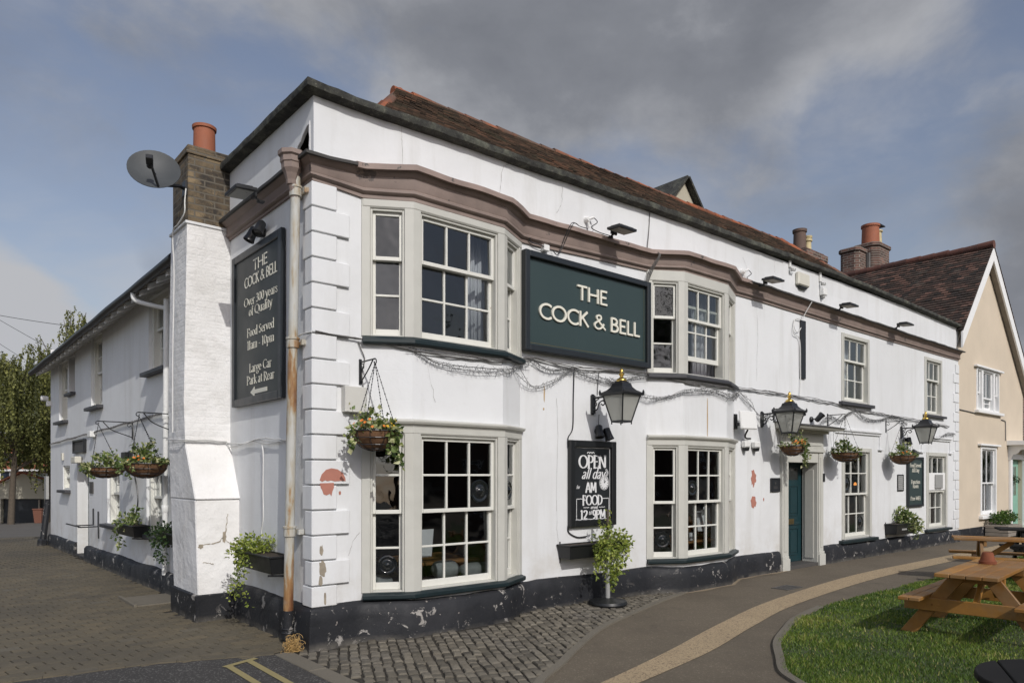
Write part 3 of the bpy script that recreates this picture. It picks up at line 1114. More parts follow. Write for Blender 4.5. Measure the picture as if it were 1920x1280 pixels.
# flush kerb between road and cobbles
m = MB()
for k in range(9):
    y1 = 0.02 - k * 0.75
    m.box(-0.37, -0.21, y1 - 0.74, y1, -0.05, 0.006 + rng.uniform(-.002, .002))
structure(m, 'flush_kerb', 'kerb_stone', bevel=0.006)


# cobbled apron in front of the corner: one stone at a time
def inside(x, y, poly):
    c = False
    j = len(poly) - 1
    for i in range(len(poly)):
        xi, yi = poly[i]; xj, yj = poly[j]
        if (yi > y) != (yj > y) and x < (xj - xi) * (y - yi) / (yj - yi) + xi:
            c = not c
        j = i
    return c


apron = [(-0.21, 0.02), (-0.02, -0.06), (0.5, -0.07), (0.93, -0.32), (2.15, -0.32), (2.62, -0.07), (4.93, -0.06), (5.2, -0.24)] + [(p.x, p.y) for p in kp] + [(0.1, -6), (-0.21, -6)]


def apron_z(x, y):
    d = max(0.0, min(1.0, 1 - (-y) / 1.2))
    return 0.045 * d * max(0.0, min(1.0, (x - 0.1) / 0.9)) * max(0.0, min(1.0, (4.9 - x) / 1.2))


m = MB()
for ix in range(-4, 60):
    for iy in range(-62, 4):
        x, y = ix * 0.1, iy * 0.1
        if inside(x + .05, y + .05, apron):
            m.q([(x, y, apron_z(x, y) - .012), (x + .1, y, apron_z(x + .1, y) - .012), (x + .1, y + .1, apron_z(x + .1, y + .1) - .012), (x, y + .1, apron_z(x, y + .1) - .012)], .5)
for k in range(60):
    pass
structure(m, 'cobble_bed', 'joint_dirt')
m = MB()
yrow = 0.0
row = 0
# stones lie in rows square to the kerb-side road, slightly skewed
cs, sn = math.cos(R(64)), math.sin(R(64))
for rowi in range(-80, 60):
    off = rng.uniform(0, 0.16)
    v = rowi * 0.092
    u = -7.5 + off
    while u < 4.5:
        w = rng.uniform(0.10, 0.165)
        uc, vc = u + w / 2, v + rng.gauss(0, .004)
        x, y = uc * cs - vc * sn, uc * sn + vc * cs
        if -0.2 < x < 5.5 and -5.8 < y < 0.1 and all(inside(x + dx, y + dy, apron) for dx, dy in ((.05, 0), (-.05, 0), (0, .04), (0, -.04))):
            ax, ay = Vector((cs, sn, 0)), Vector((-sn, cs, 0))
            rot = rng.gauss(0, .05)
            ux = ax * math.cos(rot) + ay * math.sin(rot); uy = ay * math.cos(rot) - ax * math.sin(rot)
            z = apron_z(x, y) + rng.gauss(0.004, .003)
            c = Vector((x, y, z))
            hw, hh = w / 2 - .005 - rng.random() * .004, .0405 - rng.random() * .004
            r = rng.random()
            ins = 0.010
            top = [c + ux * (sx * (hw - ins)) + uy * (sy * (hh - ins)) + Vector((0, 0, rng.gauss(0, .0015))) for sx, sy in ((-1, -1), (1, -1), (1, 1), (-1, 1))]
            mid = [c + ux * (sx * hw + rng.gauss(0, .003)) + uy * (sy * hh + rng.gauss(0, .003)) - Vector((0, 0, .008)) for sx, sy in ((-1, -1), (1, -1), (1, 1), (-1, 1))]
            low = [p - Vector((0, 0, .03)) for p in mid]
            i = len(m.v)
            m.v += top + mid + low
            m.f.append((i, i + 1, i + 2, i + 3)); m.r.append(r)
            for a in range(4):
                b2 = (a + 1) % 4
                m.f.append((i + 4 + a, i + 4 + b2, i + b2, i + a)); m.r.append(r)
                m.f.append((i + 8 + a, i + 8 + b2, i + 4 + b2, i + 4 + a)); m.r.append(r)
        u += w
structure(m, 'cobbled_apron', 'cobble', smooth=40)

def resample_path(path, step):
    out = []
    for p, q in zip(path[:-1], path[1:]):
        n = max(1, round(math.hypot(q[0] - p[0], q[1] - p[1]) / step))
        out += [(p[0] + (q[0] - p[0]) * k / n, p[1] + (q[1] - p[1]) * k / n) for k in range(n)]
    return out + [path[-1]]


# block paving in the side lane
pav = [(-0.04, 0.06), (-0.05, 2.0), (-0.47, 1.95), (-0.52, 2.95), (-0.15, 3.0), (-0.33, 9.0), (-0.36, 16.5), (-9, 16.5), (-9, 0.85), (-2.5, 0.56), (-1.32, 0.42), (-0.36, 0.05)]
m = MB()
flat(m, [(-9, 0.4), (0.0, 0.02), (0.0, 16.5), (-9, 16.5)], -0.010)
structure(m, 'paving_bed', 'joint_dirt')
m = MB()
pw, ph = 0.205, 0.135
ang = R(7)
cs, sn = math.cos(ang), math.sin(ang)
for j in range(-10, 135):
    u = -11 + (0.5 * pw if j % 2 else 0.0) + rng.uniform(-.012, .012)
    v = j * ph
    while u < 4:
        x, y = (u + pw / 2) * cs - (v + ph / 2) * sn, (u + pw / 2) * sn + (v + ph / 2) * cs
        if -9 < x < 0.2 and inside(x, y, pav):
            g = 0.0022
            dz = rng.gauss(0, .0006)
            r = min(1, max(0, rng.gauss(.45, .2)))
            hw, hh = pw / 2 - .0058, ph / 2 - .0010
            ux, uy = Vector((cs, sn, 0)), Vector((-sn, cs, 0))
            c = Vector((x, y, dz))
            tx, ty = rng.gauss(0, .004), rng.gauss(0, .004)
            pts = [(-1, -1), (1, -1), (1, 1), (-1, 1)]
            top = [c + ux * (sx * (hw - .002)) + uy * (sy * (hh - .001)) + Vector((0, 0, tx * sx * hw + ty * sy * hh)) for sx, sy in pts]
            low = [c + ux * (sx * hw) + uy * (sy * hh) - Vector((0, 0, .007)) for sx, sy in pts]
            i = len(m.v)
            m.v += top + low
            m.f.append((i, i + 1, i + 2, i + 3)); m.r.append(r)
            if y < 9:
                for a in range(4):
                    m.f.append((i + 4 + a, i + 4 + (a + 1) % 4, i + (a + 1) % 4, i + a)); m.r.append(r)
        u += pw
structure(m, 'block_paving', 'paver')
m = MB()
ed = resample_path([(-9, .87), (-2.5, .575), (-1.32, .425), (-.36, .05)], .21)
for (x0, y0), (x1, y1) in zip(ed[:-1], ed[1:]):
    d = Vector((x1 - x0, y1 - y0, 0)).normalized() * .002
    n_ = Vector((-d.y, d.x, 0)).normalized() * .10
    a, b = Vector((x0, y0, .0035)) + d, Vector((x1, y1, .0035)) - d
    lo_ = Vector((0, 0, -.02))
    m.hexa([a - n_ * .2 + lo_, b - n_ * .2 + lo_, b + n_ + lo_, a + n_ + lo_, a - n_ * .2, b - n_ * .2, b + n_, a + n_])
structure(m, 'paving_edge', 'paver')

# lawn
lawn = [(2.40, -3.6), (2.62, -3.33), (3.02, -3.07), (3.56, -2.74), (4.2, -2.48), (4.81, -2.27), (5.73, -2.10), (6.76, -2.06), (8.0, -2.08), (10, -2.06), (15, -2.06), (22, -2.1), (22, -9), (1.9, -9), (1.95, -5.0), (2.2, -4.1)]
m = MB(); flat(m, lawn, 0.004)
structure(m, 'lawn', 'lawn_soil')
lp = bez([(x, y, 0) for x, y in lawn[:7]], 6)[::-1] + bez([(x, y, 0) for x, y in [(2.40, -3.6), (2.2, -4.1), (1.95, -5.0), (1.9, -7)]], 6)[1:]
m = MB(); m.sweep([(-0.045, -0.03), (-0.04, 0.022), (0.035, 0.022), (0.04, -0.03)], [(p.x, p.y) for p in lp])
structure(m, 'lawn_edging', 'kerb_stone')


def grass():
    g = np.random.default_rng(5)
    N = 190000
    # thick near the photographer, thinning with distance
    x = g.uniform(1.95, 4.0, N); y = np.empty(N)
    x = 1.95 + 13 * g.random(N) ** 1.9
    y = g.uniform(-7.0, -2.0, N)
    keep = np.array([inside(a, b, lawn) for a, b in zip(x, y)])
    x, y = x[keep], y[keep]
    # bare patches under the benches
    bare = np.exp(-(((x - 5.7) / .7) ** 2 + ((y + 4.35) / .35) ** 2)) + 0.7 * np.exp(-(((x - 4.6) / .35) ** 2 + ((y + 4.6) / .25) ** 2))
    bare += 0.8 * np.exp(-(((x - 4.75) / .3) ** 2 + ((y + 3.2) / .22) ** 2)) + 0.6 * np.exp(-(((x - 6.6) / .6) ** 2 + ((y + 2.75) / .3) ** 2))
    worn = np.array([noise.noise((a * 1.6, b * 1.6, 21.0)) for a, b in zip(x, y)])
    bare += np.clip(worn * 1.6 - .35, 0, .75)
    keep = g.random(len(x)) > bare * 0.85
    x, y = x[keep], y[keep]
    n = len(x)
    tuft = np.array([noise.noise((a * 2.2, b * 2.2, 3.0)) for a, b in zip(x, y)])
    h = (0.022 + 0.016 * g.random(n) + 0.018 * tuft) * np.where(g.random(n) < .04, 1.6, 1.0)
    h = np.maximum(h, .010)
    dist = np.hypot(x + 2.9, y + 6.4)
    w = 0.0035 * np.maximum(1.0, dist / 5.0)
    a = g.uniform(0, 6.283, n)
    lean = h * g.uniform(.15, .8, n)
    la = g.uniform(0, 6.283, n)
    v = np.zeros((n, 3, 3))
    v[:, 0] = np.stack([x - np.cos(a) * w, y - np.sin(a) * w, np.full(n, .003)], 1)
    v[:, 1] = np.stack([x + np.cos(a) * w, y + np.sin(a) * w, np.full(n, .003)], 1)
    v[:, 2] = np.stack([x + np.cos(la) * lean, y + np.sin(la) * lean, h], 1)
    me = bpy.data.meshes.new('lawn_grass')
    me.vertices.add(n * 3)
    me.vertices.foreach_set('co', v.astype(np.float32).ravel())
    me.loops.add(n * 3)
    me.loops.foreach_set('vertex_index', np.arange(n * 3, dtype=np.int32))
    me.polygons.add(n)
    me.polygons.foreach_set('loop_start', np.arange(0, n * 3, 3, dtype=np.int32))
    me.polygons.foreach_set('loop_total', np.full(n, 3, dtype=np.int32))
    me.update(calc_edges=True)
    at = me.attributes.new('rnd', 'FLOAT', 'FACE')
    big = np.array([noise.noise((a * .7, b * .7, 8.0)) for a, b in zip(x, y)])
    rr = np.clip(g.normal(.46, .18, n) + tuft * .3 + big * .45, 0, 1)
    rr = np.where(g.random(n) < .05, 1.0, rr)
    at.data.foreach_set('value', rr.astype(np.float32))
    me.materials.append(MAT['grass_blade'])
    o = bpy.data.objects.new('lawn_grass', me)
    COL.objects.link(o)
    tag(o, 'short green grass covering the lawn beside the path', 'grass', kind='stuff')


grass()

# ------------------------------------------------------------------ the public house
pub = thing('public_house', (0, 0, 0), 'white painted two-storey pub with black plinth, two bay windows and mauve cornice on the corner', 'building')
B1 = [(0.52, 0), (0.95, -.25), (2.13, -.25), (2.60, 0)]
B2 = [(4.95, 0), (5.42, -.27), (6.50, -.27), (7.12, 0)]
END = 17.1
PATH = [(0, 0)] + B1 + B2 + [(END, 0)]
WING0 = (-0.388, 13.41)
FW = Fr((WING0[0], WING0[1], 0), (0.0277, -1.0))
WL = 10.46


def panel(mb, fr, W, z0, z1, holes=(), reveal=0.14):
    xs = sorted({0.0, W} | {h[0] for h in holes} | {h[1] for h in holes})
    zs = sorted({z0, z1} | {h[2] for h in holes} | {h[3] for h in holes})
    for i in range(len(xs) - 1):
        for j in range(len(zs) - 1):
            a, b = (xs[i] + xs[i + 1]) / 2, (zs[j] + zs[j + 1]) / 2
            if any(h[0] < a < h[1] and h[2] < b < h[3] for h in holes):
                continue
            mb.q([fr(xs[i], zs[j]), fr(xs[i + 1], zs[j]), fr(xs[i + 1], zs[j + 1]), fr(xs[i], zs[j + 1])], .5)
    for (a0, a1, b0, b1) in holes:
        d = -reveal
        mb.q([fr(a0, b0), fr(a0, b1), fr(a0, b1, d), fr(a0, b0, d)], .5)
        mb.q([fr(a1, b0), fr(a1, b0, d), fr(a1, b1, d), fr(a1, b1)], .5)
        mb.q([fr(a0, b1), fr(a1, b1), fr(a1, b1, d), fr(a0, b1, d)], .5)
        mb.q([fr(a0, b0), fr(a0, b0, d), fr(a1, b0, d), fr(a1, b0)], .5)


def seg(p, q):
    return Fr((p[0], p[1], 0), (q[0] - p[0], q[1] - p[1])), math.hypot(q[0] - p[0], q[1] - p[1])


LOW, UP = (0.44, 2.14), (3.02, 4.40)        # bay window openings
m = MB()
for k in range(len(PATH) - 1):
    p, q = PATH[k], PATH[k + 1]
    f, W = seg(p, q)
    bay = (p in B1 and q in B1) or (p in B2 and q in B2)
    if bay:
        panel(m, f, W, 0.0, LOW[0]); panel(m, f, W, LOW[1], UP[0]); panel(m, f, W, UP[1], 4.62)
    elif k == len(PATH) - 2:
        x = p[0]
        holes = [(8.70 - x, 9.82 - x, 0.0, 1.87), (10.80 - x, 12.02 - x, 3.08, 4.40), (10.82 - x, 12.12 - x, .40, 2.19), (14.92 - x, 15.98 - x, 3.06, 4.38), (15.03 - x, 16.32 - x, .40, 2.18)]
        panel(m, f, W, 0.0, 4.70, holes, .26)
    else:
        panel(m, f, W, 0.0, 4.70)
for B in (B1, B2):
    for z, dn in ((4.62, 0), (LOW[0], 0), (UP[0], 0), (LOW[1], 1), (UP[1], 1)):
        pts = [(x, y, z) for x, y in B] + [(B[3][0], .05, z), (B[0][0], .05, z)]
        m.q(pts[::-1] if dn else pts, .5)
f, W = seg((0, 0), (END, 0))
# parapet, slightly uneven: strips
n = 57
for k in range(n):
    a0, a1 = W * k / n, W * (k + 1) / n
    for (z0, z1) in ((4.60, 5.05), (5.05, 5.36)):
        def pz(a, z):
            return f(a, z, (0.012 * noise.noise((a * .6, z * 1.5, 1.0)) if 0 < a < W and z == 5.05 else 0.0))
        m.q([pz(a0, z0), pz(a1, z0), pz(a1, z1), pz(a0, z1)], .5)
# side wall to the chimney, with the broken hole near the gutter head
f, W = seg((0, 3.0), (0, 0))
HOLE = (3.0 - .42, 3.0 - .085, 4.77, 5.03)
panel(m, f, W, 0.0, 5.31, [HOLE], .02)
m.q([(END, 0, 0), (END, 6, 0), (END, 6, 5.36), (END, 0, 5.36)], .5)
m.build('wall', 'white_render', pub)
m = MB()
fo = f
H0, H1, H2, H3 = HOLE
for c_ in (((H0, H2), (H1, H2), (H1, H3), (H0, H3)),):
    m.q([fo(a, b, -.35) for a, b in c_], .5)
    for k in range(4):
        (a, b), (c, d) = c_[k], c_[(k + 1) % 4]
        m.q([fo(a, b, -.02), fo(c, d, -.02), fo(c, d, -.35), fo(a, b, -.35)], .5)
m.build('wall_cavity', 'interior_dark', pub)
m = MB()
a0, a1, b0, b1 = HOLE
# ragged plaster edges that leave the hole shaped like a leaning flame
m.prism([(a0 - .01, b1 + .02), (a0 - .01, b0 + .09), (a0 + .03, b0 + .10), (a0 + .06, b0 + .125), (a0 + .12, b0 + .15), (a0 + .17, b0 + .19), (a0 + .23, b0 + .225), (a1 - .04, b1 - .005), (a1 - .03, b1 + .02)], fo, -.03, .004)
m.build('plaster_edge', 'white_quoin', pub, bevel=.004)
m = MB()
m.prism([(a1 - .012, b1 + .02), (a1 - .018, b0 + .18), (a1 - .004, b0 + .12), (a1 - .016, b0 + .05), (a1 - .008, b0 - .02), (a1 + .015, b0 - .02), (a1 + .01, b1 + .02)], fo, -.03, .006)
m.build('plaster_edge', 'rough_white_render', pub, bevel=.004)

# rear wing
m = MB()
wh = {'Wa': (8.02, 9.0, 3.20, 4.30), 'Wb': (4.17, 5.08, 2.94, 4.26), 'Wc': (2.11, 2.70, 3.38, 4.14), 'Wd': (1.02, 1.95, 2.84, 4.14),
      'small': (1.46, 2.2, 1.34, 1.85), 'g1': (5.44, 6.30, .80, 1.76), 'g2': (7.90, 8.86, .78, 1.76), 'door': (2.94, 4.01, 0.0, 1.88)}
panel(m, FW, WL, 0.0, 4.50, list(wh.values()), .20)
f2, w2 = seg((0.4 + WING0[0] + 5, WING0[1] + .15), WING0)
panel(m, f2, w2, 0, 4.6)
m.build('rear_wing_wall', 'white_render', pub)

# black plinth
def plj(v, o, z):
    if z > 0.15:
        v.z += -0.0065 * max(0, v.x) + 0.022 * noise.noise((v.x * 1.1, v.y * 1.1, 0)) + .010 * noise.noise((v.x * 4, v.y * 4, 2))
    if o > .01:
        v.x += .008 * noise.noise((v.x * 2, v.y * 2, v.z * 3)); v.y += .012 * noise.noise((v.x * 2 + 9, v.y * 2, v.z * 3))
    return v


def resample(path, step):
    out = []
    for p, q in zip(path[:-1], path[1:]):
        d = math.hypot(q[0] - p[0], q[1] - p[1])
        n = max(1, round(d / step))
        for k in range(n):
            out.append((p[0] + (q[0] - p[0]) * k / n, p[1] + (q[1] - p[1]) * k / n))
    out.append(path[-1])
    return out


pl = [(-.02, -.03), (.075, -.03), (.070, .12), (.066, .24), (.055, .345), (.03, .385), (-.02, .405)]
m = MB()
m.sweep(pl, resample([(0, 2.0), (0, 0)] + B1 + B2 + [(8.46, 0)], .13), jit=plj)
m.sweep(pl, resample([(9.98, 0), (END, 0)], .13), jit=plj)
wpl = [(-.02, -.03), (.055, -.03), (.05, .24), (.03, .275), (-.02, .285)]
m.sweep(wpl, resample([tuple(FW(-.02, 0))[:2], tuple(FW(2.93, 0))[:2]], .2), jit=lambda v, o, z: plj(v, o, z))
wpl2 = [(-.02, -.03), (.09, -.03), (.085, .24), (.05, .285), (-.02, .295)]
m.sweep(wpl2, resample([tuple(FW(4.02, 0))[:2], tuple(FW(WL, 0))[:2]], .2), jit=lambda v, o, z: plj(v, o, z))
m.build('plinth', 'black_plinth_paint', pub, smooth=50)

# cornice: painted moulding with a wavy lead-covered top
cp = [(-.02, 4.415), (.022, 4.415), (.022, 4.455), (.040, 4.46), (.056, 4.478), (.056, 4.500), (.040, 4.514), (.045, 4.525), (.052, 4.625), (.068, 4.640), (.075, 4.648), (.088, 4.668), (.105, 4.685), (.115, 4.70), (-.02, 4.70)]


def key(x, K):
    if x <= K[0][0]:
        return K[0][1]
    for (a, b), (c, d) in zip(K[:-1], K[1:]):
        if x <= c:
            return b + (d - b) * (x - a) / (c - a)
    return K[-1][1]


ZT = [(0, 4.645), (.6, 4.69), (2.7, 4.70), (5, 4.74), (7.2, 4.765), (8.6, 4.76), (12, 4.73), (17, 4.70)]
ZB = [(0, 4.445), (.6, 4.40), (2.7, 4.41), (5, 4.50), (7.2, 4.53), (8.6, 4.52), (12, 4.50), (17, 4.495)]


def cj(v, o, z):
    w = .010 * noise.noise((v.x * .8, v.y * .8, 5.0))
    zb, zt = key(v.x, ZB), key(v.x, ZT)
    v.z = zb + (z - 4.415) / .285 * (zt - zb) + w
    return v


m = MB()
cpath = resample([(0, 2.3), (0, 0)] + B1 + B2 + [(END, 0)], .3)
m.sweep(cp, cpath, jit=cj)
m.build('cornice', 'mauve_cornice', pub, smooth=35)
m = MB()
lp_ = [(.105, 4.675), (.135, 4.672), (.141, 4.722), (.115, 4.736), (.05, 4.752), (-.30, 4.775)]


def lj(v, o, z):
    v.z += key(v.x, ZT) - 4.70 + .010 * noise.noise((v.x * .8, v.y * .8, 5.0)) + (.014 * noise.noise((v.x * 2.6, v.y * 2.6, 1.0)) if o > .1 else 0)
    if o < -.2 and v.y > 0:
        v.y = min(v.y, .3)
    return v


lead = resample([(.40, 0)] + B1 + B2 + [(7.45, 0)], .12)
m.sweep(lp_, lead, jit=lj)
m.build('lead_flashing', 'lead_flashing', pub, smooth=40)
m = MB()
m.sweep([(.10, 4.690), (.135, 4.690), (.136, 4.718), (.05, 4.744), (-.02, 4.75)], resample([(0, 2.3), (0, 0), (.42, 0)], .12), jit=lj)
m.build('cornice_top', 'dirty_lead', pub, smooth=40)
m = MB()
m.sweep([(.10, 4.690), (.145, 4.690), (.146, 4.714), (.12, 4.726), (.02, 4.738), (-.02, 4.742)], resample([(7.40, 0), (END + .06, 0)], .2), jit=lj)
m.build('cornice_top', 'dirty_lead', pub, smooth=40)

# coping
def kj(v, o, z):
    w = key(v.x, [(0, -.025), (1.2, -.015), (2, .0), (5, .055), (8.5, .09), (12, .09), (17, .0)]) + .012 * noise.noise((v.x * .9, v.y * .9, 9.0)) + .008 * noise.noise((v.x * 3, v.y * 3, z * 4))
    v.z += w
    if v.x > 9:
        v.z -= 0
    if o > 0:
        v.y += .014 * noise.noise((v.x * 5.0, 3.0, z * 9)); v.z += .009 * noise.noise((v.x * 6.0, v.y * 6.0, z * 7))
    return v


m = MB()
m.sweep([(-.24, 5.285), (-.02, 5.285), (.08, 5.298), (.110, 5.303), (.117, 5.335), (.110, 5.375), (.06, 5.40), (-.24, 5.42)], resample([(0, 3.1), (0, 0), (8.6, 0)], .10), jit=kj)
m.build('coping', 'lichen_coping', pub, smooth=40)
m = MB()
m.sweep([(-.24, 5.30), (-.02, 5.30), (.065, 5.305), (.105, 5.320), (.112, 5.345), (.10, 5.385), (.05, 5.40), (-.24, 5.42)], resample([(8.6, 0), (END, 0)], .22), jit=kj)
m.build('coping', 'lichen_coping', pub, smooth=40)

# quoins on the street corner
m = MB()
zt = 4.44
h = .2405
k = 0
ff, _ = seg((0, 0), (1, 0))
fs, _ = seg((0, 1), (0, 0))
z = zt
while z > .40:
    z0 = max(z - h, .385)
    wf, ws = ((.225, .175) if k % 2 == 0 else (.36, .12))
    g = .007
    p = .034
    # one L-shaped block wrapping the corner
    poly = [(-p, -p), (wf, -p), (wf, .0), (.0, .0), (.0, ws), (-p, ws)]
    i = len(m.v)
    for zz in (z0 + g, z - g):
        for (x, y) in poly:
            m.v.append(Vector((x, y, zz)))
    m.f.append(tuple(i + q for q in range(6))[::-1]); m.f.append(tuple(i + 6 + q for q in range(6)))
    for q in range(6):
        q2 = (q + 1) % 6
        m.f.append((i + q, i + q2, i + 6 + q2, i + 6 + q))
    m.r += [rng.random()] * 8
    z -= h
    k += 1
m.build('quoins', 'white_quoin', pub, bevel=.006)
m = MB()
for k in range(17):      # plain quoins at the far end
    z = 4.40 - k * h
    wq = .36 if k % 2 else .22
    m.box(END - wq, END + .012, -.020, .0, z - h + .012, z - .006)
m.build('quoins', 'white_quoin', pub, bevel=.006)

# patches where the paint has come away
def blobpoly(ca, cb, ra, rb, n=22, rough=.25, seed=0, a0=0, a1=360):
    out = []
    full = abs(a1 - a0) >= 360
    N = n if full else n + 1
    for k in range(N):
        t = R(a0 + (a1 - a0) * k / n)
        q = 1 + rough * noise.noise((math.cos(t) * 2 + seed * 7.1, math.sin(t) * 2, seed)) + rough * .5 * noise.noise((math.cos(t) * 6 + seed, math.sin(t) * 6, 3))
        out.append((ca + ra * q * math.cos(t), cb + rb * q * math.sin(t)))
    return out


m = MB()
m.prism([(.045, 1.60), (.07, 1.585), (.10, 1.60), (.125, 1.59), (.16, 1.598), (.20, 1.588), (.26, 1.592), (.315, 1.59), (.312, 1.62), (.285, 1.67), (.23, 1.705), (.165, 1.715), (.11, 1.70), (.065, 1.655)], ff, .02, .0372)
m.build('bare_patch', 'bare_render', pub)
m = MB()
m.prism([(.05, 1.572), (.19, 1.575), (.192, 1.53), (.175, 1.49), (.165, 1.445), (.15, 1.47), (.115, 1.455), (.085, 1.465), (.07, 1.505), (.055, 1.53)], ff, .02, .0372)
m.build('bare_patch', 'bare_render', pub)
m = MB()
m.prism(blobpoly(.27, 1.475, .012, .02, 10, .4, 3), ff, -.01, .003)
m.build('bare_patch', 'bare_render', pub)
m = MB()
m.prism(blobpoly(7.69, 1.60, .075, .135, 22, .5, 5), ff, -.01, .004)
m.build('bare_patch', 'bare_render', pub)
m = MB()
m.prism(blobpoly(7.69, 1.20, .085, .10, 22, .5, 7), ff, -.01, .004)
m.build('bare_patch', 'bare_render', pub)
m = MB()
m.prism(blobpoly(8.0, 1.24, .018, .03, 8, .4, 9), ff, -.01, .004)
m.build('bare_patch', 'bare_render', pub)
m = MB()
m.prism(blobpoly(.075, .755, .035, .075, 18, .5, 2), ff, .02, .0375)
m.build('bare_patch', 'bare_stone', pub)
m = MB()
m.prism(blobpoly(.055, .64, .02, .05, 12, .5, 4), ff, .02, .0375)
m.build('bare_patch', 'bare_stone', pub)
m = MB()
m.prism(blobpoly(.06, .93, .018, .05, 12, .6, 6), ff, .02, .0375)
m.build('bare_patch', 'bare_stone', pub)
m = MB()
m.prism(blobpoly(.10, .46, .012, .06, 12, .6, 8), ff, .02, .0375)
m.build('bare_patch', 'bare_stone', pub)


def crack(mb, fr, pts, w=.006, c=.0025):
    p = bez([(a, b, 0) for a, b in pts], 5)
    p = [Vector((q.x + rng.gauss(0, .005), q.y + rng.gauss(0, .003), 0)) for q in p]
    for k in range(len(p) - 1):
        ww = w * rng.uniform(.3, 1.1)
        d = (p[k + 1] - p[k]).normalized()
        n_ = Vector((-d.y, d.x, 0)) * ww / 2
        mb.q([fr(p[k].x + n_.x * -1, p[k].y - n_.y, c), fr(p[k + 1].x - n_.x, p[k + 1].y - n_.y, c), fr(p[k + 1].x + n_.x, p[k + 1].y + n_.y, c), fr(p[k].x + n_.x, p[k].y + n_.y, c)], .5)


m = MB()
for pts in ([(.98, 5.36), (.97, 5.2), (.98, 5.05), (.97, 4.80)], [(2.45, 5.30), (2.33, 5.22), (2.30, 5.0), (2.28, 4.80)], [(3.3, 5.25), (3.28, 5.05), (3.2, 4.9)],
            [(5.0, 5.33), (4.99, 5.15), (4.97, 4.85)], [(8.45, 5.36), (8.36, 5.3), (8.35, 5.1)], [(7.8, 4.3), (7.82, 4.0), (7.8, 3.7), (7.78, 3.2)],
            [(.36, .86), (.42, 1.0), (.48, 1.08)], [(3.2, 2.6), (3.22, 2.0), (3.2, 1.2), (3.23, .7)], [(7.35, 5.2), (7.45, 5.08), (7.5, 5.0)],
            [(1.1, 2.95), (1.14, 2.7), (1.22, 2.4)]):
    m = MB()
    if pts[0][0] in (1.1,):
        crack(m, Fr((0, -.25, 0), (1, 0)), pts, .003)
    else:
        crack(m, ff, pts, .004)
    m.build('plaster_crack', 'crack_dirt', pub)
for (a, b0, b1, w, f_) in ((6.0, 2.15, 2.80, .022, Fr((0, -.27, 0), (1, 0))), (2.99, 2.55, 2.74, .02, ff), (2.98, 2.44, 2.47, .025, ff)):
    m = MB()
    m.prism(blobpoly(a, (b0 + b1) / 2, w / 2, (b1 - b0) / 2, 14, .3, a), f_, -.005, .0025)
    m.build('rust_stain', 'rust_stain', pub)

# chimney breast on the side wall, its sloped shoulder and the brick stack
m = MB()
def xq(z):
    return -.45 - .075 * min(1, max(0, z / 2.5)) + .036 * max(0, (z - 2.5) / 2.1)
zs = [1.95, 2.5, 3.1, 3.8, 4.55]
for z0, z1 in zip(zs[:-1], zs[1:]):
    a, b = xq(z0), xq(z1)
    m.hexa([(a, 2.30, z0), (.02, 2.30, z0), (.02, 2.95, z0), (a, 2.95, z0), (b, 2.30, z1), (.02, 2.30, z1), (.02, 2.95, z1), (b, 2.95, z1)])
m.build('chimney_breast', 'painted_brick', pub)
m = MB()
m.hexa([(xq(.2), 2.0, .2), (.05, 2.0, .2), (.05, 2.96, .2), (xq(.2), 2.96, .2), (xq(1.37), 2.0, 1.37), (.05, 2.0, 1.37), (.05, 2.965, 1.37), (xq(1.37), 2.965, 1.37)])
a, b = xq(1.37), xq(1.99)
m.hexa([(a - .004, 1.975, 1.372), (.05, 1.975, 1.372), (.05, 2.963, 1.372), (a - .004, 2.963, 1.372), (b - .003, 2.296, 2.0), (.05, 2.296, 2.0), (.05, 2.957, 2.0), (b - .003, 2.957, 2.0)])
m.build('chimney_shoulder', 'rough_white_render', pub, bevel=.012)
m = MB()
m.box(-.49, .06, 1.965, 2.985, -.03, .30)
m.build('chimney_plinth', 'black_plinth_paint', pub, bevel=.012)
m = MB()
m.box(-.512, .02, 2.285, 2.965, 4.55, 4.585)
m.build('chimney_ledge', 'white_quoin', pub, bevel=.006)
m = MB()
m.box(-.475, .015, 2.315, 2.935, 4.585, 5.37)
m.box(-.495, .03, 2.30, 2.955, 5.37, 5.44)
m.box(-.480, .02, 2.31, 2.945, 5.44, 5.475)
st = m.build('chimney_stack', 'london_brick', pub, bevel=.006)
m = MB()
m.lathe([(.128, 0), (.122, .36), (.137, .365), (.140, .40), (.112, .402), (.105, .2), (.10, .1)], (-.195, 2.64, 5.47), 24)
m.build('chimney_pot', 'terracotta', st, smooth=40)
m = MB()
crack(m, Fr((0, 1.998, 0), (1, 0)), [(-.45, .86), (-.33, .87), (-.24, .885), (-.17, .96), (-.14, 1.1), (-.13, 1.2)], .014)
m.build('plaster_crack', 'bare_stone', pub)
m = MB()
crack(m, Fr((0, 1.998, 0), (1, 0)), [(-.19, .93), (-.11, .86), (-.05, .82)], .008)
m.build('plaster_crack', 'bare_stone', pub)
m = MB()
crack(m, Fr((0, 1.998, 0), (1, 0)), [(-.40, .66), (-.33, .65), (-.29, .63)], .008)
m.build('plaster_crack', 'bare_stone', pub)
m = MB()
m.prism(blobpoly(-.17, .94, .022, .06, 14, .5, 3), Fr((0, 2.0, 0), (1, 0)), -.01, .003)
m.build('bare_patch', 'bare_stone', pub)
m = MB()
m.prism(blobpoly(-.43, .84, .03, .022, 12, .5, 5), Fr((0, 2.0, 0), (1, 0)), -.01, .003)
m.build('bare_patch', 'bare_stone', pub)


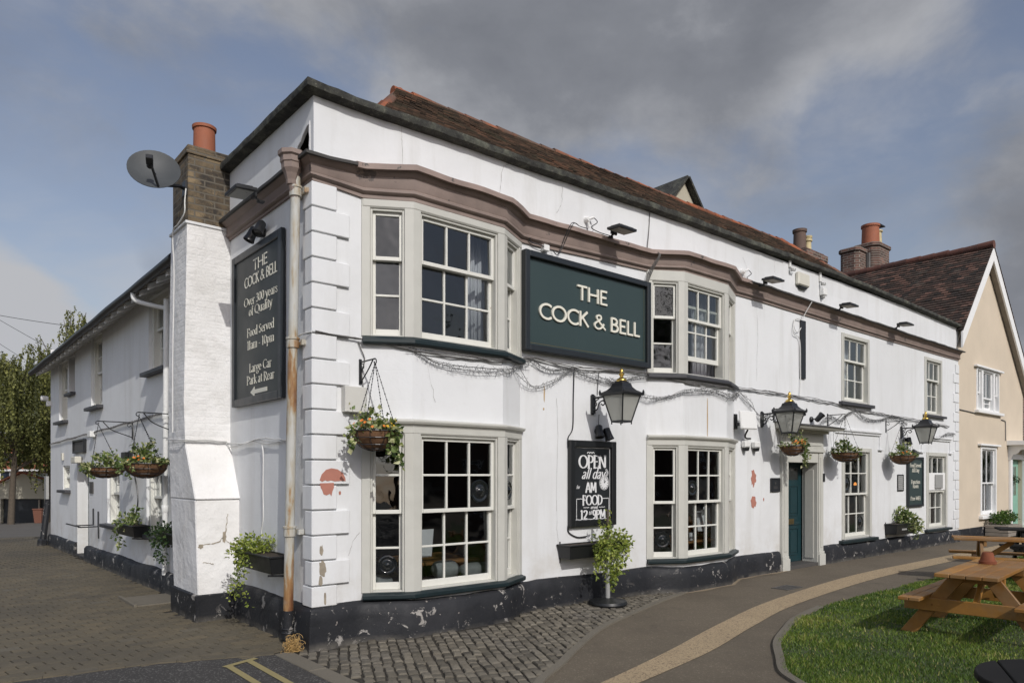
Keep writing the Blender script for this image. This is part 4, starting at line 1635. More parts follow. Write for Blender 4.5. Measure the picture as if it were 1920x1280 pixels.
# tiled roofs
def slope(mb, bl, br, tr, tl, gauge=.10, width=.17, lift=.006, sag=.03, seed=0):
    bl, br, tr, tl = (Vector(p) for p in (bl, br, tr, tl))
    up = ((tl + tr) / 2 - (bl + br) / 2)
    Ls = up.length
    n = (br - bl).cross(up).normalized()
    rows = int(Ls / gauge)
    for k in range(rows):
        t0, t1 = k / rows, min(1.0, (k + 1.35) / rows)
        A, B = bl.lerp(tl, t0), br.lerp(tr, t0)
        A1, B1_ = bl.lerp(tl, t1), br.lerp(tr, t1)
        W = (B - A).length
        cols = max(1, int(W / width))
        off = (.5 if k % 2 else 0)
        d = (B - A).normalized()
        for c in range(-1, cols + 1):
            u0, u1 = (c + off) / cols, (c + 1 + off) / cols
            u0, u1 = max(0, u0), min(1, u1)
            if u1 - u0 < .003:
                continue
            g = .003 / W
            sg = sag * (noise.noise((u0 * W * .35, t0 * 2, seed)))
            j = rng.gauss(0, .0035)
            p0, p1 = A.lerp(B, u0 + g), A.lerp(B, u1 - g)
            q1, q0 = A1.lerp(B1_, u1 - g), A1.lerp(B1_, u0 + g)
            th = .013
            hi = lift + .016 + abs(j)
            jj = rng.gauss(0, .004)
            sl_ = (tl - bl).normalized() * jj
            mb.hexa([p0 + n * (hi + sg) + sl_, p1 + n * (hi + sg + rng.gauss(0, .002)) + sl_, q1 + n * (.004 + sg), q0 + n * (.004 + sg),
                     p0 + n * (hi + th + sg) + sl_, p1 + n * (hi + th + sg) + sl_, q1 + n * (.004 + th + sg), q0 + n * (.004 + th + sg)], rng.random())


def ridge(mb, p, q, rad=.11, L_=.30):
    p, q = Vector(p), Vector(q)
    n = max(1, round((q - p).length / L_))
    for k in range(n):
        a, b = p.lerp(q, k / n), p.lerp(q, (k + 1.03) / n)
        j = Vector((0, 0, rng.gauss(0, .006)))
        mb.tube([a + j, b + j - Vector((0, 0, .006))], [rad * 1.04, rad * .96], 10, True)


m = MB()
fl, fr_ = (.80, .10, 5.40), (12.95, .10, 5.40)
rl, rr_ = (2.10, 2.0, 6.84), (12.15, 2.0, 6.93)
slope(m, fl, fr_, rr_, rl, .105, .165, .020, .06)
for pts in ([fl, fr_, rr_, rl], [rl, rr_, (12.95, 3.9, 5.52), (.8, 3.9, 5.52)], [fl, rl, (.8, 3.9, 5.52)], [fr_, (12.95, 3.9, 5.52), rr_]):
    m.q([Vector(p) - Vector((0, 0, .012)) for p in pts], .1)
m.q([(.1, .1, 5.36), (END - .1, .1, 5.36), (END - .1, 6, 5.36), (.1, 3.0, 5.36)], .1)
rf = m.build('roof', 'roof_tile', pub)
m = MB()
ridge(m, (2.05, 2.0, 6.84), (12.2, 2.0, 6.93), .065)
ridge(m, (2.15, 1.98, 6.84), (.86, .22, 5.48), .06, .26)
ridge(m, (2.22, 1.98, 6.80), (.86, 3.8, 5.45), .145, .26)
ridge(m, (12.1, 2.0, 6.94), (12.9, .25, 5.50), .075, .26)
m.build('ridge_tiles', 'orange_ridge', rf, smooth=50)
# gablet of the rear range showing over the ridge
m = MB()
gp = (9.37, 2.6, 7.80)
for s_ in (-1, 1):
    e = (9.37 + s_ * .62, 2.6, 7.10)
    bk = Vector((0, 3.5, 0))
    n_ = Vector((.7 * s_, 0, .62)).normalized() * .05
    A, B = Vector(gp) - Vector((0, .12, 0)), Vector(e) - Vector((0, .12, 0))
    m.hexa([A, B, B + bk, A + bk, A + n_, B + n_, B + bk + n_, A + bk + n_] if s_ > 0 else [B, A, A + bk, B + bk, B + n_, A + n_, A + bk + n_, B + bk + n_])
m.build('gablet_roof', 'lichen_coping', rf)
m = MB()
m.q([(8.78, 2.62, 6.6), (9.96, 2.62, 6.6), (9.96, 2.62, 7.10), (9.37, 2.62, 7.78), (8.78, 2.62, 7.10)], .5)
m.build('gablet_wall', 'old_cream_wall', rf)
# rear stack with two pots
m = MB()
m.box(14.75, 15.75, 2.75, 3.35, 5.5, 7.30); m.box(14.68, 15.82, 2.68, 3.42, 7.30, 7.48); m.box(14.75, 15.75, 2.75, 3.35, 7.48, 7.54)
st2 = m.build('chimney_stack', 'old_red_brick', rf, bevel=.015)
m = MB()
m.lathe([(.17, 0), (.155, .52), (.18, .53), (.185, .60), (.14, .605), (.13, .4)], (15.0, 3.05, 7.5), 20)
m.build('chimney_pot', 'dark_terracotta', st2, smooth=40)
m = MB()
m.lathe([(.12, 0), (.10, .05), (.09, .36), (.12, .38), (.12, .43), (.095, .45), (.12, .48), (.12, .52), (.08, .525), (.07, .3)], (15.42, 3.05, 7.5), 16)
m.build('chimney_pot', 'cream_clay', st2, smooth=40)

# wing roof: eaves, soffit, gutter
m = MB()
ez0, ez1 = 4.08, 4.37        # far and near eave height
def we(a, c, dz=0.0):
    p = FW(a, ez0 + (ez1 - ez0) * (a / WL), c)
    p.z += dz + .012 * noise.noise((a * .9, 0, 4))
    return p
N_ = 30
for k in range(N_):
    a0, a1 = -.25 + (WL + .2) * k / N_, -.25 + (WL + .2) * (k + 1) / N_
    m.hexa([we(a0, .34, -.03), we(a1, .34, -.03), we(a1, -3.5, 2.4), we(a0, -3.5, 2.4), we(a0, .34, .04), we(a1, .34, .04), we(a1, -3.5, 2.5), we(a0, -3.5, 2.5)])
wr = m.build('wing_roof', 'roof_tile', pub)
m = MB()
for k in range(N_):
    a0, a1 = -.2 + (WL + .15) * k / N_, -.2 + (WL + .15) * (k + 1) / N_
    m.q([we(a0, .30, -.06), we(a0, -.05, .13), we(a1, -.05, .13), we(a1, .30, -.06)], .4)
m.build('soffit', 'grey_timber', wr)
for k in range(26):
    a = .1 + k * .41
    p = we(a, .14, -.02)
    m = MB()
    m.obox(p, FW.u * .03, FW.n * .16 + Vector((0, 0, -.09)), Vector((0, 0, .04)))
    m.build('rafter_foot', 'white_paint', wr)
m = MB()
m.tube([we(-.25 + (WL + .2) * k / N_, .36, -.045) for k in range(N_ + 1)], .055, 10)
m.build('gutter', 'black_metal', wr, smooth=60)
m = MB()
m.tube(bez([we(8.6, .36, -.08), we(8.66, .34, -.2), we(8.9, .16, -.3), we(9.1, .06, -.36)], 6), .035, 8)
m.build('gutter_outlet', 'white_plastic', wr, smooth=60)

# dark rooms behind the glass
m = MB()
def room(mb, x0, x1, y0, y1, z0, z1, front=True):
    mb.q([(x0, y1, z0), (x0, y1, z1), (x1, y1, z1), (x1, y1, z0)], .5)
    mb.q([(x0, y0, z0), (x0, y0, z1), (x0, y1, z1), (x0, y1, z0)], .5)
    mb.q([(x1, y0, z0), (x1, y1, z0), (x1, y1, z1), (x1, y0, z1)], .5)
    mb.q([(x0, y0, z0), (x0, y1, z0), (x1, y1, z0), (x1, y0, z0)], .5)
    mb.q([(x0, y0, z1), (x1, y0, z1), (x1, y1, z1), (x0, y1, z1)], .5)
room(m, .12, 8.5, .03, 4.6, .1, 2.5)
room(m, 10.05, 16.9, .03, 4.6, .1, 2.5)
m.build('bar_room', 'interior_dark', pub)
m = MB()
room(m, .12, 4.0, .03, 3.2, 2.62, 4.9)
room(m, 4.05, 9.5, .03, 3.2, 2.62, 4.9)
room(m, 9.55, 16.9, .03, 3.2, 2.62, 4.9)
m.build('upstairs_room', 'interior_grey', pub)
m = MB()
fr = FW
for (b0, b1) in ((.1, 2.4), (2.5, 4.5)):
    A = lambda a, b, c: FW(a, b, c)
    m.q([A(.1, b0, -2.5), A(WL - .1, b0, -2.5), A(WL - .1, b1, -2.5), A(.1, b1, -2.5)], .5)
    m.q([A(.1, b0, -.21), A(WL, b0, -.21), A(WL, b0, -2.5), A(.1, b0, -2.5)], .5)
    m.q([A(.1, b1, -.21), A(.1, b1, -2.5), A(WL, b1, -2.5), A(WL, b1, -.21)], .5)
m.build('wing_room', 'interior_dark', pub)

# ------------------------------------------------------------------ windows
def sash_window(parent, fr, W, H, up=(3, 2), lo=(3, 2), rail=.5, fw=.075, back=0.0, opened=0.0, name='window', horn=True, paint='sash_paint', framemat='greige_timber', bull=(), proud=.018, fd=.14, parts=True):
    """fr: lower left of the opening on the wall face. Returns the frame."""
    c0 = -back
    m = MB()
    for (a0, a1, b0, b1) in ((0, fw, 0, H), (W - fw, W, 0, H)):
        m.fbox(fr, a0, a1, b0, b1, c0 - fd, c0 + proud)
        m.fbox(fr, a0 + (fw - .022 if a0 == 0 else 0), a0 + (fw if a0 == 0 else .022), b0, b1, c0 + proud, c0 + proud + .006)
    m.fbox(fr, fw, W - fw, H - fw * .8, H, c0 - fd, c0 + proud)
    m.fbox(fr, fw, W - fw, 0, .035, c0 - fd, c0 + proud * .5)
    frame = m.build(name, framemat, parent, bevel=.004)
    iw0, iw1 = fw, W - fw
    b_lo, b_hi = .035, H - fw * .8
    br = b_lo + (b_hi - b_lo) * rail

    def sash(cols, rows, b0, b1, c, t, nm, bot=.045, top=.04):
        m = MB()
        st = .036
        m.fbox(fr, iw0, iw0 + st, b0, b1, c - t, c)
        m.fbox(fr, iw1 - st, iw1, b0, b1, c - t, c)
        m.fbox(fr, iw0 + st, iw1 - st, b0, b0 + bot, c - t, c + .002)
        m.fbox(fr, iw0 + st, iw1 - st, b1 - top, b1, c - t, c + .002)
        x0, x1 = iw0 + st, iw1 - st
        y0, y1 = b0 + bot, b1 - top
        bw = .011
        for k in range(1, cols):
            x = x0 + (x1 - x0) * k / cols
            m.fbox(fr, x - bw, x + bw, y0, y1, c - t + .006, c - .004)
        for k in range(1, rows):
            y = y0 + (y1 - y0) * k / rows
            for j in range(cols):
                m.fbox(fr, x0 + (x1 - x0) * j / cols + (bw if j else 0), x0 + (x1 - x0) * (j + 1) / cols - (bw if j < cols - 1 else 0), y - bw, y + bw, c - t + .007, c - .005)
        o = m.build(nm, paint, frame, bevel=.003)
        g = MB()
        for i in range(cols):
            for j in range(rows):
                xa, xb = x0 + (x1 - x0) * i / cols, x0 + (x1 - x0) * (i + 1) / cols
                ya, yb = y0 + (y1 - y0) * j / rows, y0 + (y1 - y0) * (j + 1) / rows
                t1, t2 = rng.gauss(0, .0035), rng.gauss(0, .0035)
                cc = c - t * .55
                g.q([fr(xa, ya, cc - t1 - t2), fr(xb, ya, cc + t1 - t2), fr(xb, yb, cc + t1 + t2), fr(xa, yb, cc - t1 + t2)], .5)
        g.build('pane', 'window_glass', frame)
        for (s_, i, j) in bull:
            if s_ == nm:
                xa, xb = x0 + (x1 - x0) * i / cols, x0 + (x1 - x0) * (i + 1) / cols
                ya, yb = y0 + (y1 - y0) * j / rows, y0 + (y1 - y0) * (j + 1) / rows
                k = MB()
                rr = min(xb - xa, yb - ya) * .44
                prof = [(rr, -.004), (rr * .97, .010), (rr * .84, .013), (rr * .76, .004), (rr * .55, .006), (rr * .42, .012), (rr * .34, .024), (rr * .2, .036), (.002, .040)]
                k.lathe(prof, fr((xa + xb) / 2, (ya + yb) / 2, c - t * .55), 24, fr.n)
                k.build('bullseye', 'bullseye_glass', frame, smooth=60)
        return x0, x1

    sash(up[0], up[1], br - .02, b_hi, c0 - .030, .040, 'upper_sash', .04, .04)
    sash(lo[0], lo[1], b_lo + opened, br + .018 + opened, c0 - .074, .040, 'lower_sash', .065, .036)
    if horn:
        m = MB()
        for a in (iw0 + .005, iw1 - .031):
            m.prism([(a, br - .055), (a + .026, br - .055), (a + .026, br - .021), (a, br - .021)], fr.shift(0, 0, c0), -.068, -.030)
        m.build('sash_horn', paint, frame, bevel=.005)
    return frame


t = NT('bullseye_glass')
t.fin((0.010, 0.012, 0.013), 0.06, 0.0, 0.55)


def sill(parent, fr, a0, a1, b0, b1, c, mat='green_sill_paint', back=-.12, name='sill'):
    m = MB()
    m.hexa([fr(a0, b0, c), fr(a1, b0, c), fr(a1, b0, back), fr(a0, b0, back), fr(a0, b1 - .012, c), fr(a1, b1 - .012, c), fr(a1, b1, back), fr(a0, b1, back)])
    return m.build(name, mat, parent, bevel=.006)


def bay_window(B, z0, z1, up_c, lo_c, rail, sides, sillz, sillmat, opened=0.0, bull_c=(), bull_l=(), bull_r=(), sillover=.10, label=None):
    """four painted posts with a head, three sash windows and one sill round the bay"""
    pts = [Vector((x, y, 0)) for x, y in B]
    m = MB()
    mid = []
    pw = .058
    for k, p in enumerate(pts):
        f1 = Fr(pts[max(k - 1, 0)], (pts[max(k, 1)] - pts[max(k - 1, 0)]).to_2d()) if k else None
        if k in (1, 2):
            pf = seg(B[k - 1], B[k])[0]
            nf = seg(B[k], B[k + 1])[0]
            d0, d1 = pf.u, nf.u
            bis = (pf.n + nf.n).normalized()
            o = .022
            kk = o / bis.dot(nf.n)
            poly = [p - d0 * .085 + pf.n * o, p + bis * kk, p + d1 * .085 + nf.n * o, p + d1 * .085 - nf.n * .15, p - bis * .15, p - d0 * .085 - pf.n * .15]
        else:
            f_ = seg(B[0], B[1])[0] if k == 0 else seg(B[2], B[3])[0]
            s_ = 1 if k == 0 else -1
            a, b = p + f_.u * (.075 * s_), p - f_.u * (.012 * s_)
            poly = [b + f_.n * .02, a + f_.n * .02, a - f_.n * .12, b - f_.n * .12]
            if k == 3:
                poly = [a + f_.n * .02, b + f_.n * .02, b - f_.n * .12, a - f_.n * .12]
        i = len(m.v)
        n = len(poly)
        for z in (z0, z1):
            for q in poly:
                m.v.append(Vector((q.x, q.y, z)))
        m.f.append(tuple(i + q for q in range(n))[::-1]); m.f.append(tuple(i + n + q for q in range(n)))
        for q in range(n):
            m.f.append((i + q, i + (q + 1) % n, i + n + (q + 1) % n, i + n + q))
        m.r += [.5] * (n + 2)
    hz = min(z1 - .085, 4.36)
    m.sweep([(-.13, hz), (.012, hz), (.026, hz + .02), (.026, z1 + .002), (-.13, z1 + .002)], B)
    bw = m.build('bay_window', 'greige_timber', pub, bevel=.005)
    if label:
        bw['label'] = label
    H = hz - z0
    for k in range(3):
        f_, W = seg(B[k], B[k + 1])
        l = .075 if k == 0 else .085
        r_ = .075 if k == 2 else .085
        ff_ = f_.shift(l, z0, 0)
        if k == 1:
            sash_window2(bw, ff_, W - l - r_, H, up_c, lo_c, rail, opened, bull_c)
        else:
            sash_window2(bw, ff_, W - l - r_, H, sides[0], sides[1], rail, 0, bull_l if k == 0 else bull_r)
    m = MB()
    ext = [(B[0][0] - sillover, 0.0), ] + list(B) + [(B[3][0] + sillover, 0.0)]
    o = .075
    m.sweep([(-.12, sillz), (o - .015, sillz), (o, sillz + .012), (o, sillz + .05), (.02, z0 + .004), (-.12, z0 + .008)], B)
    m.build('sill', sillmat, bw, bevel=.004)
    return bw


def sash_window2(bw, fr, W, H, up, lo, rail, opened, bull):
    """the sashes of one face of a bay: pieces go straight under the bay window"""
    c0 = 0.0
    fw = .022
    m = MB()
    for a0, a1 in ((0, fw), (W - fw, W)):
        m.fbox(fr, a0, a1, 0, H, -.14, .004)
    m.fbox(fr, fw, W - fw, H - .02, H, -.14, .004)
    m.fbox(fr, fw, W - fw, 0, .02, -.14, .0)
    m.build('sash_box', 'greige_timber', bw, bevel=.003)
    iw0, iw1 = fw, W - fw
    b_lo, b_hi = .02, H - .02
    br = b_lo + (b_hi - b_lo) * rail

    def sash(cols, rows, b0, b1, c, t, nm, bot, top):
        m = MB()
        st = .038 if W > .5 else .030
        m.fbox(fr, iw0, iw0 + st, b0, b1, c - t, c)
        m.fbox(fr, iw1 - st, iw1, b0, b1, c - t, c)
        m.fbox(fr, iw0 + st, iw1 - st, b0, b0 + bot, c - t, c + .002)
        m.fbox(fr, iw0 + st, iw1 - st, b1 - top, b1, c - t, c + .002)
        x0, x1 = iw0 + st, iw1 - st
        y0, y1 = b0 + bot, b1 - top
        bw_ = .011
        for k in range(1, cols):
            x = x0 + (x1 - x0) * k / cols
            m.fbox(fr, x - bw_, x + bw_, y0, y1, c - t + .006, c - .004)
        for k in range(1, rows):
            y = y0 + (y1 - y0) * k / rows
            for j in range(cols):
                m.fbox(fr, x0 + (x1 - x0) * j / cols + (bw_ if j else 0), x0 + (x1 - x0) * (j + 1) / cols - (bw_ if j < cols - 1 else 0), y - bw_, y + bw_, c - t + .007, c - .005)
        m.build(nm, 'sash_paint', bw, bevel=.003)
        g = MB()
        for i in range(cols):
            for j in range(rows):
                xa, xb = x0 + (x1 - x0) * i / cols, x0 + (x1 - x0) * (i + 1) / cols
                ya, yb = y0 + (y1 - y0) * j / rows, y0 + (y1 - y0) * (j + 1) / rows
                t1, t2 = rng.gauss(0, .0035), rng.gauss(0, .0035)
                cc = c - t * .55
                g.q([fr(xa, ya, cc - t1 - t2), fr(xb, ya, cc + t1 - t2), fr(xb, yb, cc + t1 + t2), fr(xa, yb, cc - t1 + t2)], .5)
                if (nm, i, j) in bull:
                    k = MB()
                    rr = min(xb - xa, yb - ya) * .43
                    prof = [(rr, -.004), (rr * .97, .010), (rr * .84, .013), (rr * .76, .004), (rr * .55, .006), (rr * .42, .012), (rr * .34, .024), (rr * .2, .036), (.002, .040)]
                    k.lathe(prof, fr((xa + xb) / 2, (ya + yb) / 2, cc), 24, fr.n)
                    k.build('bullseye', 'bullseye_glass', bw, smooth=60)
        g.build('pane', 'window_glass', bw)

    sash(up[0], up[1], br - .02, b_hi, c0 - .030, .040, 'upper_sash', .04, .036)
    sash(lo[0], lo[1], b_lo + opened, br + .018 + opened, c0 - .074, .040, 'lower_sash', .07, .036)


bay_window(B1, .47, 2.14, (3, 2), (3, 2), .51, ((1, 2), (1, 2)), .405, 'green_sill_paint', bull_c=(('upper_sash', 2, 0),), bull_l=(('lower_sash', 0, 0),), bull_r=(('upper_sash', 0, 0),), label='large ground floor bay window with dark green sill nearest the street corner')
bay_window(B1, 3.035, 4.40, (3, 1), (3, 2), .625, ((1, 1), (1, 2)), 2.955, 'green_sill_paint', label='upper bay window with peeling paint nearest the street corner')
bay_window(B2, .47, 2.14, (3, 2), (3, 2), .50, ((1, 2), (1, 2)), .405, 'green_sill_paint', bull_c=(('upper_sash', 0, 0),), bull_l=(('lower_sash', 0, 0),), label='ground floor bay window with dark green sill between the chalkboard and the door')
bay_window(B2, 3.075, 4.515, (3, 1), (3, 2), .625, ((1, 1), (1, 2)), 3.0, 'slate_sill_paint', opened=.20, label='upper bay window with its middle sash slid partly open')
# small cornice over the ground floor bays
for B in (B1, B2):
    m = MB()
    m.sweep([(-.02, 2.135), (.028, 2.135), (.034, 2.155), (.060, 2.165), (.072, 2.185), (.072, 2.20), (-.02, 2.222)], [(B[0][0] - .0, 0)] + [] + list(B[1:3]) + [(B[3][0], 0)])
    m.build('bay_head_moulding', 'greige_timber', pub, bevel=.003)

fx = Fr((0, 0, 0), (1, 0))
w3 = sash_window(pub, fx.shift(10.80, 3.08), 1.22, 1.32, (3, 1), (3, 2), .64, fw=.09)
sill(w3, fx, 10.70, 12.12, 3.0, 3.075, .085, 'slate_sill_paint')
w4 = sash_window(pub, fx.shift(14.92, 3.06), 1.06, 1.32, (3, 1), (3, 2), .64, fw=.09)
sill(w4, fx, 14.82, 16.10, 2.99, 3.055, .085, 'slate_sill_paint')
w5 = sash_window(pub, fx.shift(10.82, .40), 1.30, 1.79, (3, 2), (3, 2), .50, fw=.10, bull=(('upper_sash', 0, 0), ('lower_sash', 2, 0)))
sill(w5, fx, 10.70, 12.26, .325, .395, .10)
w6 = sash_window(pub, fx.shift(15.03, .40), 1.29, 1.78, (3, 2), (3, 2), .50, fw=.11)
w6['label'] = 'narrow sash window with a white board and fan across its middle'
sill(w6, fx, 14.92, 16.45, .33, .395, .09)
m = MB()
m.fbox(fx, 15.13, 16.22, 1.29, 1.70, -.03, -.004)
m.build('blanking_board', 'white_paint', w6, bevel=.004)
m = MB()
m.fbox(fx, 15.55, 15.98, 1.33, 1.66, -.004, .035)
m.build('extractor_fan', 'grey_plastic', w6, bevel=.01)

# label mouldings over the two right-hand ground floor windows
for (x0, x1) in ((10.45, 12.55), (14.70, 16.55)):
    m = MB()
    m.fbox(fx, x0, x1, 2.50, 2.545, 0, .06)
    m.fbox(fx, x0 + .03, x1 - .03, 2.455, 2.50, 0, .032)
    for x in (x0 + .02, x1 - .06):
        m.fbox(fx, x, x + .04, 2.19, 2.455, 0, .022)
    m.fbox(fx, x1 - .12, x1 + .07, 2.155, 2.19, 0, .05)
    m.fbox(fx, x0 - .07, x0 + .12, 2.155, 2.19, 0, .05)
    m.build('drip_moulding', 'white_quoin', pub, bevel=.006)

# wing windows
for nm, up, lo, rl, bk in (('Wa', (2, 1), (2, 2), .60, .06), ('Wb', (2, 2), (2, 2), .5, .06), ('Wd', (2, 1), (2, 2), .55, .06), ('small', (2, 1), (2, 1), .5, .03), ('g1', (3, 1), (3, 2), .58, .05), ('g2', (3, 1), (3, 2), .58, .05)):
    a0, a1, b0, b1 = wh[nm]
    w_ = sash_window(pub, FW.shift(a0, b0), a1 - a0, b1 - b0, up, lo, rl, fw=.10 if nm != 'small' else .05, back=bk, fd=.10, proud=.012, framemat='sash_paint', horn=False)
    sill(w_, FW, a0 - .08, a1 + .08, b0 - .075, b0 - .004, .11, 'slate_sill_paint', back=-.15)
a0, a1, b0, b1 = wh['Wc']
m = MB(); m.fbox(FW, a0, a1, b0, b1, -.19, -.15)
bl_ = m.build('blind_window', 'interior_dark', pub)
sill(bl_, FW, a0 - .07, a1 + .07, b0 - .07, b0 - .004, .09, 'slate_sill_paint', back=-.14)
a0, a1, b0, b1 = wh['door']
m = MB(); m.fbox(FW, a0, a1, .04, b1, -.24, -.195)
dd = m.build('side_door', 'door_paint', pub)
m = MB(); m.fbox(FW, a0 - .0, a1, -.02, .05, -.19, .04)
m.build('door_step', 'black_plinth_paint', pub, bevel=.01)

# ------------------------------------------------------------------ the front door
m = MB()
X0, X1 = 8.72, 9.80
for (x0, x1) in ((8.50, X0), (X1, 10.00)):
    m.fbox(fx, x0 + .02, x1 - .02, .25, 2.06, 0, .055)
    m.fbox(fx, x0 + .065, x1 - .065, .32, 1.98, .055, .066)
    m.fbox(fx, x0 - .01, x1 + .01, -.01, .20, 0, .085)
    m.fbox(fx, x0 + .005, x1 - .005, .20, .25, 0, .07)
m.fbox(fx, 8.50, 10.00, 2.06, 2.105, 0, .085)
m.fbox(fx, 8.51, 9.99, 2.105, 2.14, 0, .065)
m.fbox(fx, 8.52, 9.98, 2.14, 2.40, 0, .055)
m.fbox(fx, 8.60, 9.90, 2.175, 2.365, .055, .067)
m.fbox(fx, X0, X1, 1.87, 2.06, -.26, .05)
m.fbox(fx, X0 - .002, X0 + .022, 0, 1.87, -.255, .045)
m.fbox(fx, X1 - .022, X1 + .002, 0, 1.87, -.255, .045)
m.fbox(fx, X1 - .035, X1 - .022, .12, 1.75, -.20, -.03)
m.fbox(fx, 8.46, 10.04, 2.40, 2.45, 0, .13)
ds = m.build('door_surround', 'greige_timber', pub, bevel=.006)
m = MB()
m.hexa([fx(8.38, 2.45, .36), fx(10.12, 2.45, .36), fx(10.12, 2.45, 0), fx(8.38, 2.45, 0), fx(8.36, 2.49, .39), fx(10.14, 2.49, .39), fx(10.14, 2.56, 0), fx(8.36, 2.56, 0)])
m.build('door_hood', 'greige_timber', ds, bevel=.006)
m = MB()
m.hexa([fx(8.34, 2.491, .40), fx(10.16, 2.491, .40), fx(10.16, 2.562, 0), fx(8.34, 2.562, 0), fx(8.34, 2.50, .40), fx(10.16, 2.50, .40), fx(10.16, 2.575, 0), fx(8.34, 2.575, 0)])
m.build('hood_lead', 'dirty_lead', ds)
m = MB()
d0 = -.27
dx0, dx1 = X0 + .022, X1 - .022
m.fbox(fx, dx0, dx1, .06, 1.87, d0 - .04, d0)
def dpanel(a0, a1, b0, b1):
    for (x0, x1, y0, y1) in ((a0, a1, b0, b0 + .022), (a0, a1, b1 - .022, b1), (a0, a0 + .022, b0 + .022, b1 - .022), (a1 - .022, a1, b0 + .022, b1 - .022)):
        m.fbox(fx, x0, x1, y0, y1, d0, d0 + .014)
    m.hexa([fx(a0 + .05, b0 + .05, d0 + .012), fx(a1 - .05, b0 + .05, d0 + .012), fx(a1 - .05, b0 + .05, d0), fx(a0 + .05, b0 + .05, d0), fx(a0 + .05, b1 - .05, d0 + .012), fx(a1 - .05, b1 - .05, d0 + .012), fx(a1 - .05, b1 - .05, d0), fx(a0 + .05, b1 - .05, d0)])
for (x0, x1) in ((dx0 + .13, (dx0 + dx1) / 2 - .05), ((dx0 + dx1) / 2 + .05, dx1 - .13)):
    dpanel(x0, x1, .18, .68)
    dpanel(x0, x1, .90, 1.46)
m.fbox(fx, dx0 + .05, dx1 - .05, .735, .80, d0, d0 + .02)
door = m.build('front_door', 'door_paint', pub, bevel=.004)
m = MB(); m.fbox(fx, dx0 + .13, dx1 - .13, 1.56, 1.78, d0, d0 + .004)
m.build('fanlight', 'window_glass', door)
m = MB()
m.fbox(fx, (dx0 + dx1) / 2 - .22, (dx0 + dx1) / 2 + .20, .75, .85, d0 + .021, d0 + .03)
m.fbox(fx, (dx0 + dx1) / 2 - .16, (dx0 + dx1) / 2 + .14, .775, .825, d0 + .03, d0 + .035)
m.build('letter_slot', 'old_brass', door, bevel=.003)
m = MB(); m.fbox(fx, X0 - .02, X1 + .02, -.01, .055, -.30, .05)
m.build('threshold', 'iron_cover', ds, bevel=.004)


# ------------------------------------------------------------------ signs
def framed_sign(name, fr, W, H, fw, depth, label, cat, panelmat, framemat='sign_frame', inner=0.02):
    """fr at the lower left on the wall"""
    root = thing(name, fr(W / 2, 0, 0), label, cat)
    m = MB()
    m.fbox(fr, 0, fw, 0, H, .004, depth); m.fbox(fr, W - fw, W, 0, H, .004, depth)
    m.fbox(fr, fw, W - fw, 0, fw, .004, depth); m.fbox(fr, fw, W - fw, H - fw, H, .004, depth)
    m.build('frame', framemat, root, bevel=.008)
    m = MB(); m.fbox(fr, fw, W - fw, fw, H - fw, .004, depth - inner)
    m.build('panel', panelmat, root)
    return root


f_ = fx.shift(2.60, 3.125, 0)
W_, H_ = 2.32, 1.19
main_sign = framed_sign('pub_sign', f_, W_, H_, .075, .105, 'large dark green board with cream raised letters between the two upper bay windows', 'sign', 'sign_green', inner=.05)
m = MB()
text(m, f_, 'THE', 3.775 - 2.60, 3.862 - 3.125, .185, .155, .14, 1.0, .057, .077, width=.58)
m.build('raised_lettering', 'cream_letter', main_sign)
m = MB()
text(m, f_, 'COCK & BELL', 3.775 - 2.60, 3.535 - 3.125, .19, .155, .14, 1.0, .057, .077, width=1.88)
m.build('raised_lettering', 'cream_letter', main_sign)
m = MB()
for (a0, a1, b0, b1) in ((.10, W_ - .10, .100, .106), (W_ - .106, W_ - .10, .106, H_ - .10)):
    m.fbox(f_, a0, a1, b0, b1, .055, .0565)
m.build('gilt_line', 'old_brass', main_sign)

fs_ = Fr((0, 2.085, 0), (0, -1))          # side wall, left to right
fsg = fs_.shift(0, 2.435, 0)
W_, H_ = 1.445, 1.735
side_sign = framed_sign('pub_sign', fsg, W_, H_, .085, .060, 'tall dark side sign with cream words and an arrow beside the rusty downpipe', 'sign', 'side_panel_dark', inner=.02)
m = MB()
ca = .845
c0, c1 = .041, .0445
zz = 2.435
text(m, fsg, 'THE', ca, 3.895 - zz, .120, .125, .125, 1, c0, c1, width=.42)
text(m, fsg, 'COCK & BELL', ca, 3.745 - zz, .115, .125, .125, 1, c0, c1, width=.94)
m.build('lettering', 'cream_letter', side_sign)
for s_, b, cap, wd in (('Over 300 years', 3.535, .125, 1.00), ('of Quality', 3.415, .125, .70), ('Food Served', 3.185, .125, .80), ('11am - 10pm', 3.045, .125, .80), ('Large Car', 2.785, .125, .66), ('Park at Rear', 2.655, .125, .82)):
    m = MB()
    text(m, fsg, s_, ca, b - zz, .098, .11, .055, 1, c0, c1, serif=.08, width=wd * .96)
    m.build('lettering', 'cream_letter', side_sign)
m = MB()
b = 2.565 - zz
m.prism([(.56, b), (.68, b - .055), (.68, b - .022), (1.04, b - .022), (1.04, b + .022), (.68, b + .022), (.68, b + .055)], fsg, c0, c1)
m.build('arrow', 'cream_letter', side_sign)

